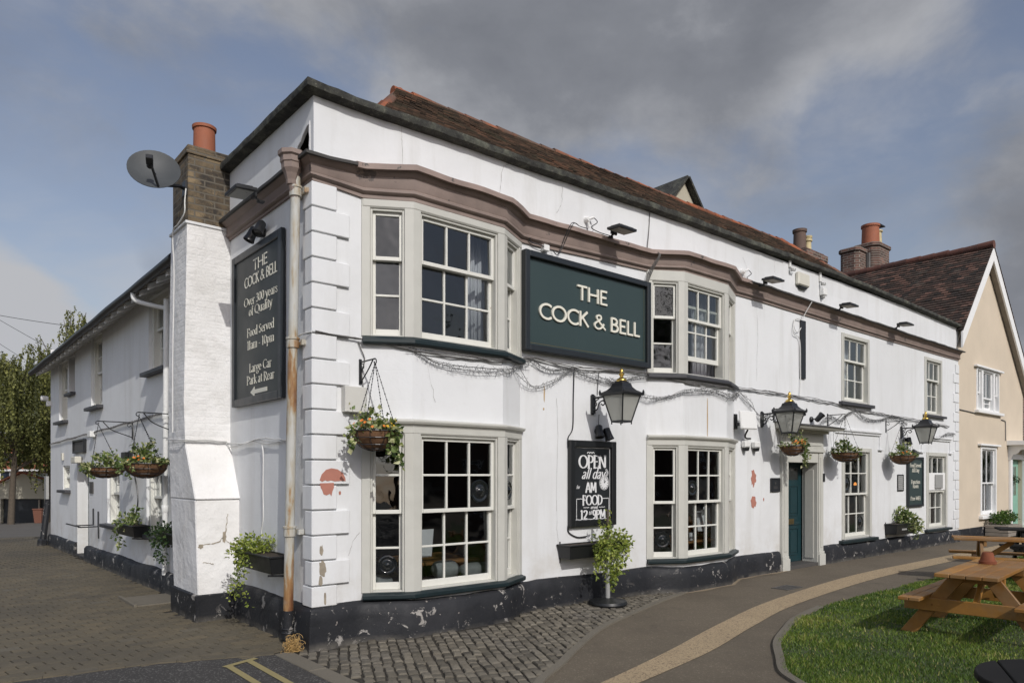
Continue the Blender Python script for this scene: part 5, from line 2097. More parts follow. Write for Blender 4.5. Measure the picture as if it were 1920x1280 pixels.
fc = fx.shift(3.385, .990, 0)
W_, H_ = .86, 1.10
chalk = framed_sign('chalkboard', fc, W_, H_, .085, .065, 'black framed chalkboard with white hand lettering under the first lantern', 'chalkboard', 'chalk_black', 'black_plastic', inner=.03)
m = MB()
c0, c1 = .036, .0375
z0 = .990
text(m, fc, 'OPEN', .425, 1.735 - z0, .170, .20, .07, 1, c0, c1, serif=.12, width=.51)
text(m, fc, 'all day', .43, 1.600 - z0, .135, .15, .06, 1, c0, c1, slant=.38, width=.43)
text(m, fc, 'AM', .395, 1.425 - z0, .140, .19, .09, 1, c0, c1, serif=.10, width=.20)
text(m, fc, 'FOOD', .425, 1.262 - z0, .130, .20, .08, 1, c0, c1, serif=.12, width=.37)
text(m, fc, 'served', .45, 1.213 - z0, .042, .16, .09, 1, c0, c1, slant=.3, width=.13)
text(m, fc, '12', .265, 1.085 - z0, .115, .24, .11, 1, c0, c1, width=.135)
text(m, fc, 'til', .375, 1.14 - z0, .05, .16, .10, 1, c0, c1, slant=.35, width=.055)
text(m, fc, '9PM', .545, 1.085 - z0, .115, .22, .11, 1, c0, c1, width=.245)
for (a0, a1, b) in ((.255, .36, 1.232), (.545, .66, 1.232), (.13, .28, 1.345), (.59, .735, 1.345), (.11, .745, 1.998)):
    stroke(m, fc, [(a0 + (a1 - a0) * k / 8, b - z0 + .002 * math.sin(k * 2)) for k in range(9)], .008, .008, c0, c1, 1, 0, 0, 1, 0)
for k_, b in enumerate((1.082, 1.065)):
    stroke(m, fc, [(.115 + .62 * k / 20, b - z0 + .003 * math.sin(k * 1.9)) for k in range(21)], .008, .008, c0, c1, 1, 0, 0, 1, 0)
stroke(m, fc, [(.13, 1.345 - z0), (.13, 1.085 - z0)], .008, .008, c0, c1, 1, 0, 0, 1, 0)
stroke(m, fc, [(.735, 1.345 - z0), (.735, 1.085 - z0)], .008, .008, c0, c1, 1, 0, 0, 1, 0)
stroke(m, fc, [(.752, 1.99 - z0), (.752, 1.07 - z0)], .007, .007, c0, c1, 1, 0, 0, 1, 0)
for k in range(3):
    stroke(m, fc, arc(.345 + k * .045, 1.925 - z0, .02, .018, 0, 180, 8), .010, .010, c0, c1 + .0002 * k, 1, 0, 0, 1, 0)
for k in range(7):
    stroke(m, fc, arc(.685 + .012 * math.sin(k * 1.2) + .008 * k * (1 if k < 4 else .2), 1.715 - z0 - k * .019, .013, .011, 0, 360, 10), .007, .007, c0, c1 + .0002 * (k % 3), 1, 0, 0, 1, 0)
text(m, fc, 'for', .155, 1.475 - z0, .045, .13, .08, 1, c0, c1, slant=.3)
m.prism([(.645 + .092 * math.cos(t_), 1.545 - z0 + .092 * math.sin(t_)) for t_ in np.linspace(0, 2 * math.pi, 28, endpoint=False)], fc, c0, c1 - .0005)
m.build('chalk_lettering', 'chalk_white', chalk)
m = MB()
for k in range(12):
    an = k * math.pi / 6
    m.prism([(.645 + .066 * math.cos(an) + .007 * math.cos(q), 1.545 - z0 + .066 * math.sin(an) + .007 * math.sin(q)) for q in np.linspace(0, 2 * math.pi, 8, endpoint=False)], fc, c0, c1 + .0005)
stroke(m, fc, [(.645, 1.545 - z0), (.645, 1.595 - z0)], .010, .010, c0, c1 + .0006, 1, 0, 0, 1, 0)
stroke(m, fc, [(.645, 1.545 - z0), (.672, 1.572 - z0)], .010, .010, c0, c1 + .0009, 1, 0, 0, 1, 0)
stroke(m, fc, arc(.645, 1.545 - z0, .083, .083, 0, 360, 28), .006, .006, c0, c1 + .0005, 1, 0, 0, 1, 0)
m.build('watch_face_marks', 'chalk_black', chalk)

ff_ = fx.shift(13.88, .935, 0)
W_, H_ = .88, 1.12
fsign = framed_sign('pub_sign', ff_, W_, H_, .06, .055, 'narrow dark green board about the function room under the farthest lantern', 'sign', 'sign_green', inner=.02)
m = MB()
for s_, z_, wd in (('Food Served', 1.825, .62), ('All Day', 1.715, .40), ('Function', 1.455, .50), ('Room', 1.36, .32), ('Free WiFi', 1.085, .56)):
    m = MB()
    text(m, ff_, s_, .44, z_ - .935, .085, .16, .08, 1, .036, .039, serif=.10, width=wd)
    m.build('lettering', 'cream_letter', fsign)

# small square plaque by the door
fp = fx.shift(8.20, 1.36, 0)
pq = framed_sign('plaque', fp, .30, .24, .025, .03, 'small square black plaque on the wall left of the front door', 'plaque', 'black_board', 'black_metal', inner=.01)
m = MB()
m.prism(blobpoly(.15, .15, .02, .02, 14, .2, 3), fp, .02, .0215)
for k in range(2):
    m.fbox(fp, .085, .215, .06 + k * .025, .07 + k * .025, .02, .0212)
m.build('faded_emblem', 'iron_cover', pq)
# plaque above the side door
fp = FW.shift(2.76, 2.09, 0)
framed_sign('plaque', fp, 1.04, .27, .04, .06, 'black framed plaque above the recessed side door of the wing', 'plaque', 'iron_cover', 'black_metal', inner=.03)
# sign plate at the right of that door
m = MB(); m.fbox(FW, 4.12, 4.40, 1.30, 1.52, .004, .02)
solo(m, 'notice_plate', 'iron_cover', 'small dark notice plate right of the side door of the wing', 'plate', bevel=.004)

# louvred vent
fv = fx.shift(13.40, 1.30, 0)
vt = thing('wall_vent', fv(.16, 0, 0), 'black louvred vent in the white wall left of the function room board', 'vent')
m = MB()
for (a0, a1, b0, b1) in ((0, .32, 0, .02), (0, .32, .34, .36), (0, .02, .02, .34), (.30, .32, .02, .34)):
    m.fbox(fv, a0, a1, b0, b1, .002, .02)
m.build('frame', 'black_plastic', vt)
m = MB()
for k in range(7):
    b = .03 + k * .045
    m.hexa([fv(.02, b, .018), fv(.30, b, .018), fv(.30, b + .02, .004), fv(.02, b + .02, .004), fv(.02, b + .012, .018), fv(.30, b + .012, .018), fv(.30, b + .032, .004), fv(.02, b + .032, .004)])
m.build('louvres', 'grey_plastic', vt)

# ------------------------------------------------------------------ lanterns
def make_lantern():
    root = thing('wall_lantern', (0, 0, 0), 'black lantern with brass finial above the chalkboard', 'lantern', 'black wall lanterns along the front')
    fr = Fr((0, 0, 0), (1, 0))
    m = MB()
    m.fbox(fr, -.035, .035, 2.445, 2.68, .002, .03)
    m.fbox(fr, -.02, .02, 2.43, 2.695, .002, .02)
    m.tube([fr(0, 2.645, .02), fr(0, 2.65, .34)], .014, 8)
    m.tube(bez([fr(0, 2.48, .03), fr(0, 2.50, .09), fr(0, 2.57, .12), fr(0, 2.60, .18), fr(0, 2.57, .22), fr(0, 2.54, .19), fr(0, 2.56, .16)], 5), .009, 6)
    m.tube(bez([fr(0, 2.52, .03), fr(0, 2.56, .08), fr(0, 2.60, .06), fr(0, 2.63, .12)], 5), .008, 6)
    m.tube([fr(0, 2.60, .18), fr(0, 2.65, .32)], .009, 6)
    m.build('bracket', 'black_metal', root, smooth=50)
    cx, cy = 0.0, -.50
    ht, hb, zt, zb = .165, .086, 2.645, 2.315

    def sq(h, z):
        return [Vector((cx + sx * h, cy + sy * h, z)) for sx, sy in ((-1, -1), (1, -1), (1, 1), (-1, 1))]
    m = MB()
    T, B_ = sq(ht, zt), sq(hb, zb)
    for k in range(4):
        m.bar(B_[k], T[k], .018, .018)
        m.bar(T[k], T[(k + 1) % 4], .02, .022)
        m.bar(B_[k], B_[(k + 1) % 4], .022, .022)
        m.bar(B_[k] - Vector((0, 0, .035)), B_[k], .014, .014)
        mid0, mid1 = (T[k] + T[(k + 1) % 4]) / 2, (B_[k] + B_[(k + 1) % 4]) / 2
    m.build('frame', 'black_metal', root, bevel=.003)
    m = MB()
    pr = [(.195, 2.638), (.200, 2.662), (.185, 2.672), (.13, 2.705), (.095, 2.745), (.082, 2.79), (.060, 2.80), (.058, 2.815)]
    i0 = len(m.v)
    for h, z in pr:
        m.v += sq(h, z)
    for k in range(len(pr) - 1):
        for j in range(4):
            m.f.append((i0 + k * 4 + j, i0 + k * 4 + (j + 1) % 4, i0 + k * 4 + 4 + (j + 1) % 4, i0 + k * 4 + 4 + j)); m.r.append(.5)
    m.f.append((i0 + 3, i0 + 2, i0 + 1, i0)); m.r.append(.5)
    e = i0 + (len(pr) - 1) * 4
    m.f.append((e, e + 1, e + 2, e + 3)); m.r.append(.5)
    for p in sq(.19, 2.66):
        m.lathe([(.014, 0), (.016, .02), (.004, .05)], p, 6)
    m.build('hood', 'black_metal', root)
    m = MB()
    m.lathe([(.062, 0), (.066, .012), (.060, .028), (.032, .045), (.022, .055), (.022, .07), (.036, .082), (.036, .092), (.02, .105), (.016, .118), (.026, .128), (.022, .145), (.006, .165), (.001, .17)], (cx, cy, 2.813), 16)
    m.build('finial', 'brass', root, smooth=40)
    m = MB()
    for k in range(4):
        j = (k + 1) % 4
        a = .995
        c = Vector((cx, cy, 0))
        f_ = lambda p: Vector((cx + (p.x - cx) * a, cy + (p.y - cy) * a, p.z))
        m.q([f_(B_[k]), f_(B_[j]), f_(T[j]), f_(T[k])])
    m.build('glass', 'lantern_glass', root)
    m = MB()
    m.lathe([(.02, 0), (.022, .06), (.018, .07), (.034, .10), (.042, .15), (.034, .19), (.012, .21)], (cx, cy, 2.34), 12)
    m.build('bulb', 'white_plastic', root, smooth=60)
    m = MB(); m.fbox(Fr((0, 0, 0), (1, 0)), -.085, .085, zb - .004, zb + .006, .415, .585)
    m.build('base_plate', 'black_metal', root)
    return root


lan = make_lantern()
for k, (x, dz, lab) in enumerate(((3.84, 0, 'black lantern with brass finial above the chalkboard'), (7.93, .015, 'black lantern with brass finial left of the door hood'), (13.60, .02, 'farthest black lantern with brass finial, beside the cream house'))):
    o = lan if k == 0 else copy_tree(lan)
    o.location = (x, 0, dz)
    o['label'] = lab


# ------------------------------------------------------------------ hanging baskets on brackets
def make_bracket(fr, reach, label, zt=2.80, zb=2.55, scroll=1):
    root = thing('basket_bracket', fr(0, zb, 0), label, 'bracket', 'wrought iron basket brackets')
    m = MB()
    m.fbox(fr, -.014, .014, zb, zt, .002, .014)
    m.tube([fr(0, zt - .03, .01), fr(0, zt - .03, reach)], .008, 6)
    m.build('upright', 'black_metal', root)
    m = MB()
    m.tube(bez([fr(0, zb + .03, .012), fr(0, zb + .05, .06), fr(0, zb + .14, reach * .6), fr(0, zt - .04, reach * .85)], 6), .007, 6)
    c = fr(0, zt - .03, reach)
    pts = [c + fr.n * (.03 * math.sin(t)) * (1 - t / 9) + Vector((0, 0, .03 * math.cos(t) * (1 - t / 9) - .03)) for t in np.linspace(0, 5.2, 18)]
    m.tube(pts, .006, 6)
    pts = [fr(0, zt - .08, .05) + fr.n * (.035 * math.sin(t)) * (1 - t / 9) + Vector((0, 0, .03 * math.cos(t) * (1 - t / 9))) for t in np.linspace(0, 5.2, 18)]
    m.tube(pts, .005, 6)
    m.build('scroll', 'black_metal', root, smooth=60)
    return root


def make_basket(c, hook, r, label, plants, group='hanging baskets on the pub walls', h=None, kind='leaf_ivy'):
    c, hook = Vector(c), Vector(hook)
    h = h or r * .85
    root = thing('hanging_basket', c - Vector((0, 0, h)), label, 'basket', group)
    m = MB()
    prof = [(r * math.cos(t) * 1.0, -h * math.sin(t)) for t in np.linspace(math.pi / 2 * .98, 0, 9)]
    i = len(m.v)
    m.lathe(prof + [(r * .9, 0)], c, 28)
    for k in range(i, len(m.v)):
        v = m.v[k]
        d = (v - c)
        m.v[k] = c + d * (1 + .05 * noise.noise(v * 14))
    m.build('coir_liner', 'coir', root, smooth=60)
    m = MB()
    for k in range(10):
        an = 2 * math.pi * k / 10 + .2
        m.tube([c + Vector((math.cos(an) * r * 1.03 * math.cos(t), math.sin(an) * r * 1.03 * math.cos(t), -h * 1.03 * math.sin(t))) for t in np.linspace(0, 1.45, 8)], .0035, 4)
    for t in (0, .35, .75, 1.1):
        rr, z = r * 1.035 * math.cos(t), -h * 1.035 * math.sin(t)
        m.tube([c + Vector((rr * math.cos(a), rr * math.sin(a), z)) for a in np.linspace(0, 2 * math.pi, 25)], .004 if t else .006, 4, False)
    m.build('wire_frame', 'black_metal', root)
    m = MB()
    for k in range(4):
        an = 2 * math.pi * k / 4 + .6
        p = c + Vector((r * math.cos(an), r * math.sin(an), 0))
        n = max(6, int((hook - p).length / .03))
        for q in range(n):
            a, b = p.lerp(hook, q / n), p.lerp(hook, (q + .8) / n)
            m.bar(a, b, .009 if q % 2 else .004, .004 if q % 2 else .009)
    m.build('chain', 'black_metal', root)
    m = MB()
    m.lathe([(.002, 0), (r * .93, 0), (r * .93, -.03), (.01, -.035)][::-1], c - Vector((0, 0, .005)), 20)
    m.build('compost', 'soil', root)
    m = MB()
    fl = {}
    for p in plants:
        if p[0] == 'clump':
            _, dx, dy, dz, rad, n, size = p
            clump(m, c + Vector((dx, dy, dz)), rad, n, size, .8)
        elif p[0] == 'rim':
            _, n, size = p
            for _k in range(n):
                an = rng.uniform(0, 2 * math.pi)
                q = c + Vector((math.cos(an) * r * rng.uniform(.6, 1.12), math.sin(an) * r * rng.uniform(.6, 1.12), rng.uniform(-.03, .06)))
                leaf(m, q, size, (math.cos(an), math.sin(an), rng.gauss(.2, .5)))
        elif p[0] == 'trail':
            _, an, ln, size = p
            q = c + Vector((math.cos(an) * r * 1.05, math.sin(an) * r * 1.05, .02))
            trail(m, q, ln, size, .05, 110, (math.cos(an) * .05, math.sin(an) * .05, 0), .02)
        elif p[0] == 'up':
            _, dx, dy, hh, n, size = p
            for s_ in range(n):
                a = c + Vector((dx + rng.gauss(0, .04), dy + rng.gauss(0, .04), 0))
                b = a + Vector((rng.gauss(0, .08), rng.gauss(0, .08), hh * rng.uniform(.6, 1.1)))
                for k in range(12):
                    leaf(m, a.lerp(b, (k + 1) / 12), size)
        elif p[0] == 'flower':
            _, mat, n, az, spread = p
            f_ = fl.setdefault(mat, MB())
            for _k in range(n):
                an = az + rng.gauss(0, spread)
                q = c + Vector((math.cos(an) * r * rng.uniform(.7, 1.15), math.sin(an) * r * rng.uniform(.7, 1.15), rng.uniform(.03, .10)))
                dd = Vector((math.cos(an), math.sin(an), .8)).normalized()
                s_ = dd.orthogonal().normalized()
                t_ = dd.cross(s_)
                for z in range(5):
                    a1 = z * 1.2566
                    u = s_ * math.cos(a1) + t_ * math.sin(a1)
                    v = s_ * math.cos(a1 + .9) + t_ * math.sin(a1 + .9)
                    f_.q([q, q + u * .013 + dd * .004, q + (u + v).normalized() * .018 + dd * .005, q + v * .013 + dd * .004])
    m.build('foliage', kind, root)
    for mat, f_ in fl.items():
        f_.build('flowers', mat, root)
    return root


SOUTH = -math.pi / 2
f1 = fx.shift(.49, 0, 0)
make_bracket(f1, .30, 'wrought iron bracket at the left of the street corner front, above the beige box')
make_basket((.49, -.31, 2.07), (.49, -.30, 2.73), .22, 'coir hanging basket with long trailing ivy in front of the corner bay window',
            [('rim', 130, .05), ('clump', -.06, 0, .10, .11, 90, .05), ('up', -.05, .02, .24, 7, .045), ('clump', .08, -.10, .03, .09, 90, .055), ('trail', SOUTH + .35, .36, .055), ('trail', SOUTH + .5, .33, .055), ('trail', SOUTH + .15, .25, .055), ('trail', SOUTH - 1.5, .20, .045), ('trail', 2.8, .16, .05), ('flower', 'petal_orange', 9, SOUTH - .9, .5), ('flower', 'petal_yellow', 8, SOUTH + .9, .5)])
f2 = fx.shift(8.32, 0, 0)
make_bracket(f2, .33, 'wrought iron bracket close behind the second lantern, beside the door hood')
make_basket((8.32, -.34, 2.13), (8.32, -.33, 2.73), .19, 'coir hanging basket with orange and yellow pansies by the front door',
            [('rim', 110, .05), ('clump', .12, -.08, .05, .11, 110, .055), ('up', .08, 0, .34, 7, .045), ('trail', SOUTH + .8, .34, .055), ('trail', SOUTH + 1.1, .38, .055), ('trail', SOUTH + .6, .22, .05), ('flower', 'petal_orange', 12, SOUTH - .3, .9), ('flower', 'petal_yellow', 9, SOUTH + .3, .8), ('flower', 'petal_orange', 6, SOUTH + 1.4, .3)])
f3 = fx.shift(10.24, 0, 0)
make_bracket(f3, .33, 'wrought iron bracket right of the door hood, carrying the basket with dry plants')
make_basket((10.24, -.34, 2.06), (10.24, -.33, 2.75), .245, 'coir hanging basket with browned drooping plants right of the front door',
            [('rim', 120, .055), ('clump', -.08, 0, .10, .13, 110, .055), ('up', -.02, 0, .26, 6, .05), ('clump', .2, -.05, .03, .11, 80, .05), ('trail', SOUTH + 1.2, .14, .05)], h=.17)
f4 = fx.shift(12.82, 0, 0)
make_bracket(f4, .33, 'thin wrought iron bracket left of the farthest lantern')
make_basket((12.82, -.34, 2.05), (12.82, -.33, 2.74), .24, 'coir hanging basket with upright greenery left of the farthest lantern',
            [('rim', 120, .055), ('clump', .02, 0, .10, .13, 110, .055), ('up', .05, 0, .34, 7, .05), ('clump', .24, -.02, .04, .09, 50, .05), ('flower', 'petal_orange', 7, SOUTH - 1.1, .4)], h=.18)
fa = FW.shift(13.41 - 6.28, 0, 0)
make_bracket(fa, .50, 'wide wrought iron scroll bracket on the wing wall', 2.52, 2.22)
p = FW(13.41 - 6.05, 1.765, .44)
make_basket(p, FW(13.41 - 6.28, 2.44, .49), .27, 'wide coir hanging basket on the wing, the farther of two there',
            [('rim', 220, .055), ('clump', 0, 0, .12, .17, 160, .055), ('up', .02, 0, .30, 9, .05), ('clump', -.2, 0, -.02, .12, 80, .055), ('trail', SOUTH - 1.0, .18, .05), ('trail', SOUTH + 1.0, .2, .05)], h=.16)
fb = FW.shift(13.41 - 4.15, 0, 0)
make_bracket(fb, .46, 'wrought iron scroll bracket on the wing right beside the chimney', 2.52, 2.22)
p = FW(13.41 - 4.02, 1.80, .40)
make_basket(p, FW(13.41 - 4.15, 2.44, .45), .265, 'wide coir hanging basket on the wing, hard against the chimney',
            [('rim', 220, .055), ('clump', 0, 0, .12, .17, 170, .055), ('up', .02, 0, .34, 10, .05), ('clump', -.16, 0, -.02, .12, 80, .055), ('trail', SOUTH - .8, .12, .05), ('trail', SOUTH - 1.4, .16, .05), ('flower', 'petal_orange', 6, SOUTH - .8, .5)], h=.19)


# ------------------------------------------------------------------ troughs on the walls
def trough(name, fr, W, H, D, label, plants, kind='leaf_lime', group='black plastic troughs of plants'):
    root = thing(name, fr(W / 2, 0, D / 2), label, 'planter', group)
    m = MB()
    t = .012
    m.hexa([fr(.03, 0, D - .03), fr(W - .03, 0, D - .03), fr(W - .03, 0, .02), fr(.03, 0, .02), fr(0, H, D), fr(W, H, D), fr(W, H, .01), fr(0, H, .01)])
    m.fbox(fr, -.012, W + .012, H, H + .022, D - .01, D + .014); m.fbox(fr, -.012, W + .012, H, H + .022, .004, .02)
    m.fbox(fr, -.012, .012, H, H + .022, .02, D - .01); m.fbox(fr, W - .012, W + .012, H, H + .022, .02, D - .01)
    m.build('trough', 'black_plastic', root, bevel=.006)
    m = MB(); m.fbox(fr, .014, W - .014, H, H + .010, .022, D - .012)
    m.build('compost', 'soil', root)
    m = MB()
    m.bar(fr(.05, H + .05, .006), fr(.05, -.06, .006), .02, .008)
    m.build('hanger', 'black_metal', root)
    m = MB()
    m.bar(fr(W - .05, H + .16, .006), fr(W - .05, -.06, .006), .02, .008)
    m.bar(fr(W - .05, -.03, .008), fr(W - .05, -.01, D), .012, .02)
    m.build('hanger', 'black_metal', root)
    m = MB()
    for p in plants:
        if p[0] == 'clump':
            _, a, b, c, rad, n, size = p
            clump(m, fr(a, b, c), rad, n, size, .8)
        elif p[0] == 'trail':
            _, a, b, c, ln, size, dens = p
            trail(m, fr(a, b, c), ln, size, .06, dens, fr.n * .03, .025)
        elif p[0] == 'up':
            _, a, b, c, hh, n, size = p
            for s_ in range(n):
                q = fr(a + rng.gauss(0, .05), b, c + rng.gauss(0, .03))
                e = q + Vector((rng.gauss(0, .07), rng.gauss(0, .07), hh * rng.uniform(.6, 1.1)))
                for k in range(12):
                    leaf(m, q.lerp(e, (k + 1) / 12), size)
    m.build('foliage', kind, root)
    return root


# side wall, next to the downpipe: a = 2.085 - Y
g = fs_.shift(2.085 - 1.42, .665, 0)
trough('wall_trough', g, .95, .16, .24, 'black trough on the side wall with lime green creeper spilling over its left end',
       [('clump', .20, .20, .14, .20, 420, .036), ('clump', .02, .14, .18, .16, 240, .036), ('clump', .40, .19, .16, .15, 200, .036), ('clump', .46, .28, .08, .11, 120, .033), ('trail', .02, .16, .24, .42, .036, 110), ('trail', -.10, .14, .16, .32, .033, 60), ('trail', .18, .14, .27, .48, .036, 100), ('trail', .30, .13, .27, .40, .036, 110), ('trail', .40, .10, .27, .50, .036, 80), ('trail', -.16, .10, .12, .24, .035, 40)])
g = fx.shift(3.20, .615, 0)
trough('wall_trough', g, .98, .155, .24, 'long black trough on the front wall under the chalkboard, creepers growing over it',
       [('clump', .95, .20, .16, .17, 260, .042), ('clump', .88, .10, .24, .13, 150, .042), ('clump', 1.08, .14, .16, .12, 110, .042), ('trail', .93, .14, .26, .26, .042, 110), ('trail', 1.05, .12, .22, .2, .042, 90), ('clump', .62, .20, .18, .12, 60, .04)])
g = fx.shift(12.75, .40, 0)
trough('wall_trough', g, 1.15, .20, .26, 'black trough under the function room board with variegated shrubby plants',
       [('clump', .78, .22, .18, .26, 420, .06), ('clump', .58, .36, .14, .20, 220, .06), ('clump', 1.05, .14, .18, .20, 220, .06), ('trail', .80, .14, .28, .26, .055, 90), ('trail', 1.1, .1, .24, .25, .055, 90), ('up', .62, .3, .14, .30, 8, .055)], 'leaf_ivy')
m = MB(); m.fbox(g, .27, .52, .085, .12, .24, .252)
m.build('trough_badge', 'grey_plastic', bpy.data.objects['wall_trough.002'])
g = FW.shift(13.41 - 6.35, .715, 0)
trough('wall_trough', g, 1.05, .155, .24, 'black trough on the wing window sill with thin straggly plants',
       [('clump', .25, .2, .14, .18, 150, .05), ('clump', .55, .2, .14, .16, 130, .05), ('up', .7, .18, .12, .28, 5, .05), ('trail', .05, .15, .22, .38, .05, 90), ('trail', .0, .12, .16, .32, .05, 80)], 'leaf_ivy')
g = FW.shift(13.41 - 4.30, .73, 0)
trough('wall_trough', g, .80, .13, .22, 'leafy trough on the wing wall half hidden by the chimney',
       [('clump', .22, .12, .16, .20, 300, .045), ('clump', .5, .12, .14, .18, 220, .045), ('trail', .15, .1, .24, .34, .045, 100), ('trail', .35, .1, .24, .36, .045, 100), ('trail', .55, .1, .24, .36, .045, 100)], 'leaf_dark')

# parasol base overgrown with ivy in front of the trough
root = thing('parasol_stand', (3.74, -.36, 0.02), 'black parasol base and post wrapped in pale green ivy below the chalkboard', 'parasol base')
m = MB()
m.lathe([(.02, 0), (.235, 0), (.245, .025), (.235, .055), (.12, .075), (.04, .09), (.03, .09)], (3.74, -.36, .025), 32)
m.build('base', 'black_plastic', root, smooth=40)
m = MB(); m.lathe([(.03, 0), (.03, .62), (.028, .63)], (3.74, -.36, .10), 14)
m.build('post', 'grey_plastic', root, smooth=40)
m = MB(); m.lathe([(.016, 0), (.016, .52)], (3.74, -.36, .70), 8)
m.build('stem', 'bark', root, smooth=40)
m = MB()
for (dx, dy, z, rad, n) in ((0, 0, .96, .06, 60), (-.05, 0, .84, .10, 150), (-.10, -.02, .72, .12, 220), (.07, 0, .70, .12, 200), (-.12, 0, .56, .10, 130), (.10, -.02, .54, .11, 170), (.03, 0, .43, .09, 100), (.06, 0, .33, .07, 70), (.05, 0, .24, .05, 40)):
    clump(m, (3.74 + dx, -.36 + dy, z), rad, n, .036, 1.0, .6)
for k in range(6):
    a = Vector((3.74 + rng.gauss(0, .03), -.36 + rng.gauss(0, .03), .95)); e = a + Vector((rng.gauss(0, .06), rng.gauss(0, .04), rng.uniform(.12, .28)))
    for q in range(12):
        leaf(m, a.lerp(e, q / 12), .038)
for k in range(10):
    trail(m, (3.74 + rng.gauss(0, .1), -.40 + rng.gauss(0, .04), rng.uniform(.5, .75)), rng.uniform(.18, .34), .04, .05, 90, (0, 0, 0), .02)
m.build('ivy', 'leaf_lime', root)

# ------------------------------------------------------------------ lights, boxes, pipes
def make_flood(fr, c0, z, label, group='black floodlights on the cornice', up=0.0):
    root = thing('floodlight', fr(0, z, c0), label, 'floodlight', group)
    m = MB()
    m.fbox(fr, -.03, .03, z - .01, z + .012, c0 - .04, c0 + .03)
    m.bar(fr(0, z, c0), fr(0, z + .045, c0 + .08), .03, .02)
    m.fbox(fr, -.055, .055, z + .02, z + .065, c0 + .05, c0 + .075)
    m.build('arm', 'black_metal', root, bevel=.004)
    o = fr(0, z + .05, c0 + .20)
    u = fr.u; w = (fr.n * 1.0 + Vector((0, 0, -.06))).normalized(); n = u.cross(w) * -1
    n = Vector((0, 0, 1)) - w * w.z
    n.normalize()
    m = MB()
    m.obox(o, u * .165, w * .11, n * .016)
    for k in range(-5, 6):
        m.obox(o + u * (k * .025) + n * .026, u * .004, w * .08, n * .011)
    m.build('housing', 'black_metal', root, bevel=.006)
    m = MB(); m.obox(o - n * .018, u * .136, w * .085, n * .003)
    m.build('lens', 'lamp_lens', root)
    return root


for x, lab in ((4.02, 'black floodlight above the big pub sign'), (7.69, 'black floodlight just right of the second bay'), (10.36, 'black floodlight above the taller plain sash window'), (12.93, 'farthest black floodlight on the cornice')):
    make_flood(fx.shift(x, 0, 0), .15, 4.735, lab)
make_flood(fs_.shift(2.085 - .98, 0, 0), .14, 4.50, 'black floodlight hanging over the tall side sign')


def make_spot(fr, a, z, aims, label):
    root = thing('spotlight', fr(a, z, .05), label, 'spotlight', 'small black spotlights')
    m = MB()
    m.lathe([(.05, 0), (.052, .02), (.045, .035), (.015, .05)], fr(a, z, .002), 14, fr.n)
    m.build('backplate', 'black_metal', root, smooth=40)
    for (da, db, dc, ax) in aims:
        b = MB()
        j = fr(a, z, .045)
        c = fr(a + da, z + db, dc)
        b.tube([j, c], .010, 6)
        d = (fr.u * ax[0] + Vector((0, 0, ax[1])) + fr.n * ax[2]).normalized()
        b.lathe([(.034, -.075), (.046, -.06), (.052, .04), (.062, .085), (.056, .09), (.04, .07), (.01, .065)], c, 16, d)
        b.build('lamp_head', 'black_metal', root, smooth=40)
    return root


make_spot(fs_, 2.085 - 1.22, 4.27, ((-.10, -.01, .10, (-.15, -.8, .35)), (.10, 0.01, .09, (.2, -.8, .4))), 'twin black spotlight above the top of the tall side sign')
make_spot(fx, 3.93, 2.22, ((.10, -.03, .10, (.15, -.75, .2)), (-.03, 0, .07, (-.1, -.8, .2))), 'black twin spotlight between the first lantern and the chalkboard')
make_spot(fx, 9.0, 2.66, ((-.10, .03, .16, (.45, .35, .35)), ), 'black spotlight over the door hood, the one nearer the lantern')
make_spot(fx, 9.6, 2.66, ((.0, .02, .16, (.35, .55, .35)), ), 'black spotlight over the right end of the door hood')
make_spot(fx, 14.0, 2.17, ((.05, -.02, .12, (.25, -.4, .4)), ), 'black spotlight above the function room board')
make_spot(fx, 13.78, 2.42, ((.0, -.02, .10, (.0, -.8, .1)), ), 'small black spotlight on the wall behind the farthest lantern')

m = MB(); m.fbox(fx, 9.94, 10.02, 1.52, 1.68, .002, .07)
solo(m, 'door_bell_box', 'black_plastic', 'small black box on the wall right of the front door', 'box', bevel=.008)

# beige meter box beside the first basket
m = MB(); m.fbox(fx, .285, .52, 2.27, 2.515, .002, .09); m.fbox(fx, .275, .53, 2.262, 2.275, .002, .096)
bx = m
solo(m, 'junction_box', 'beige_box', 'square beige electrical box behind the ivy basket near the corner', 'electrical box', bevel=.006)
m = MB(); m.fbox(fx, 2.93, 3.02, 4.37, 4.445, .002, .07)
solo(m, 'junction_box', 'white_plastic', 'small white junction box at the top left of the big pub sign', 'electrical box', bevel=.005)

# black board strip on the upper wall
m = MB(); m.fbox(fx, 9.20, 9.375, 3.37, 4.41, .002, .03)
m.tube([fx(9.29, 3.43, .03), fx(9.29, 3.43, .034)], .01, 6)
solo(m, 'wall_batten', 'black_board', 'tall narrow black strip on the upper wall above the door hood', 'batten', bevel=.004)

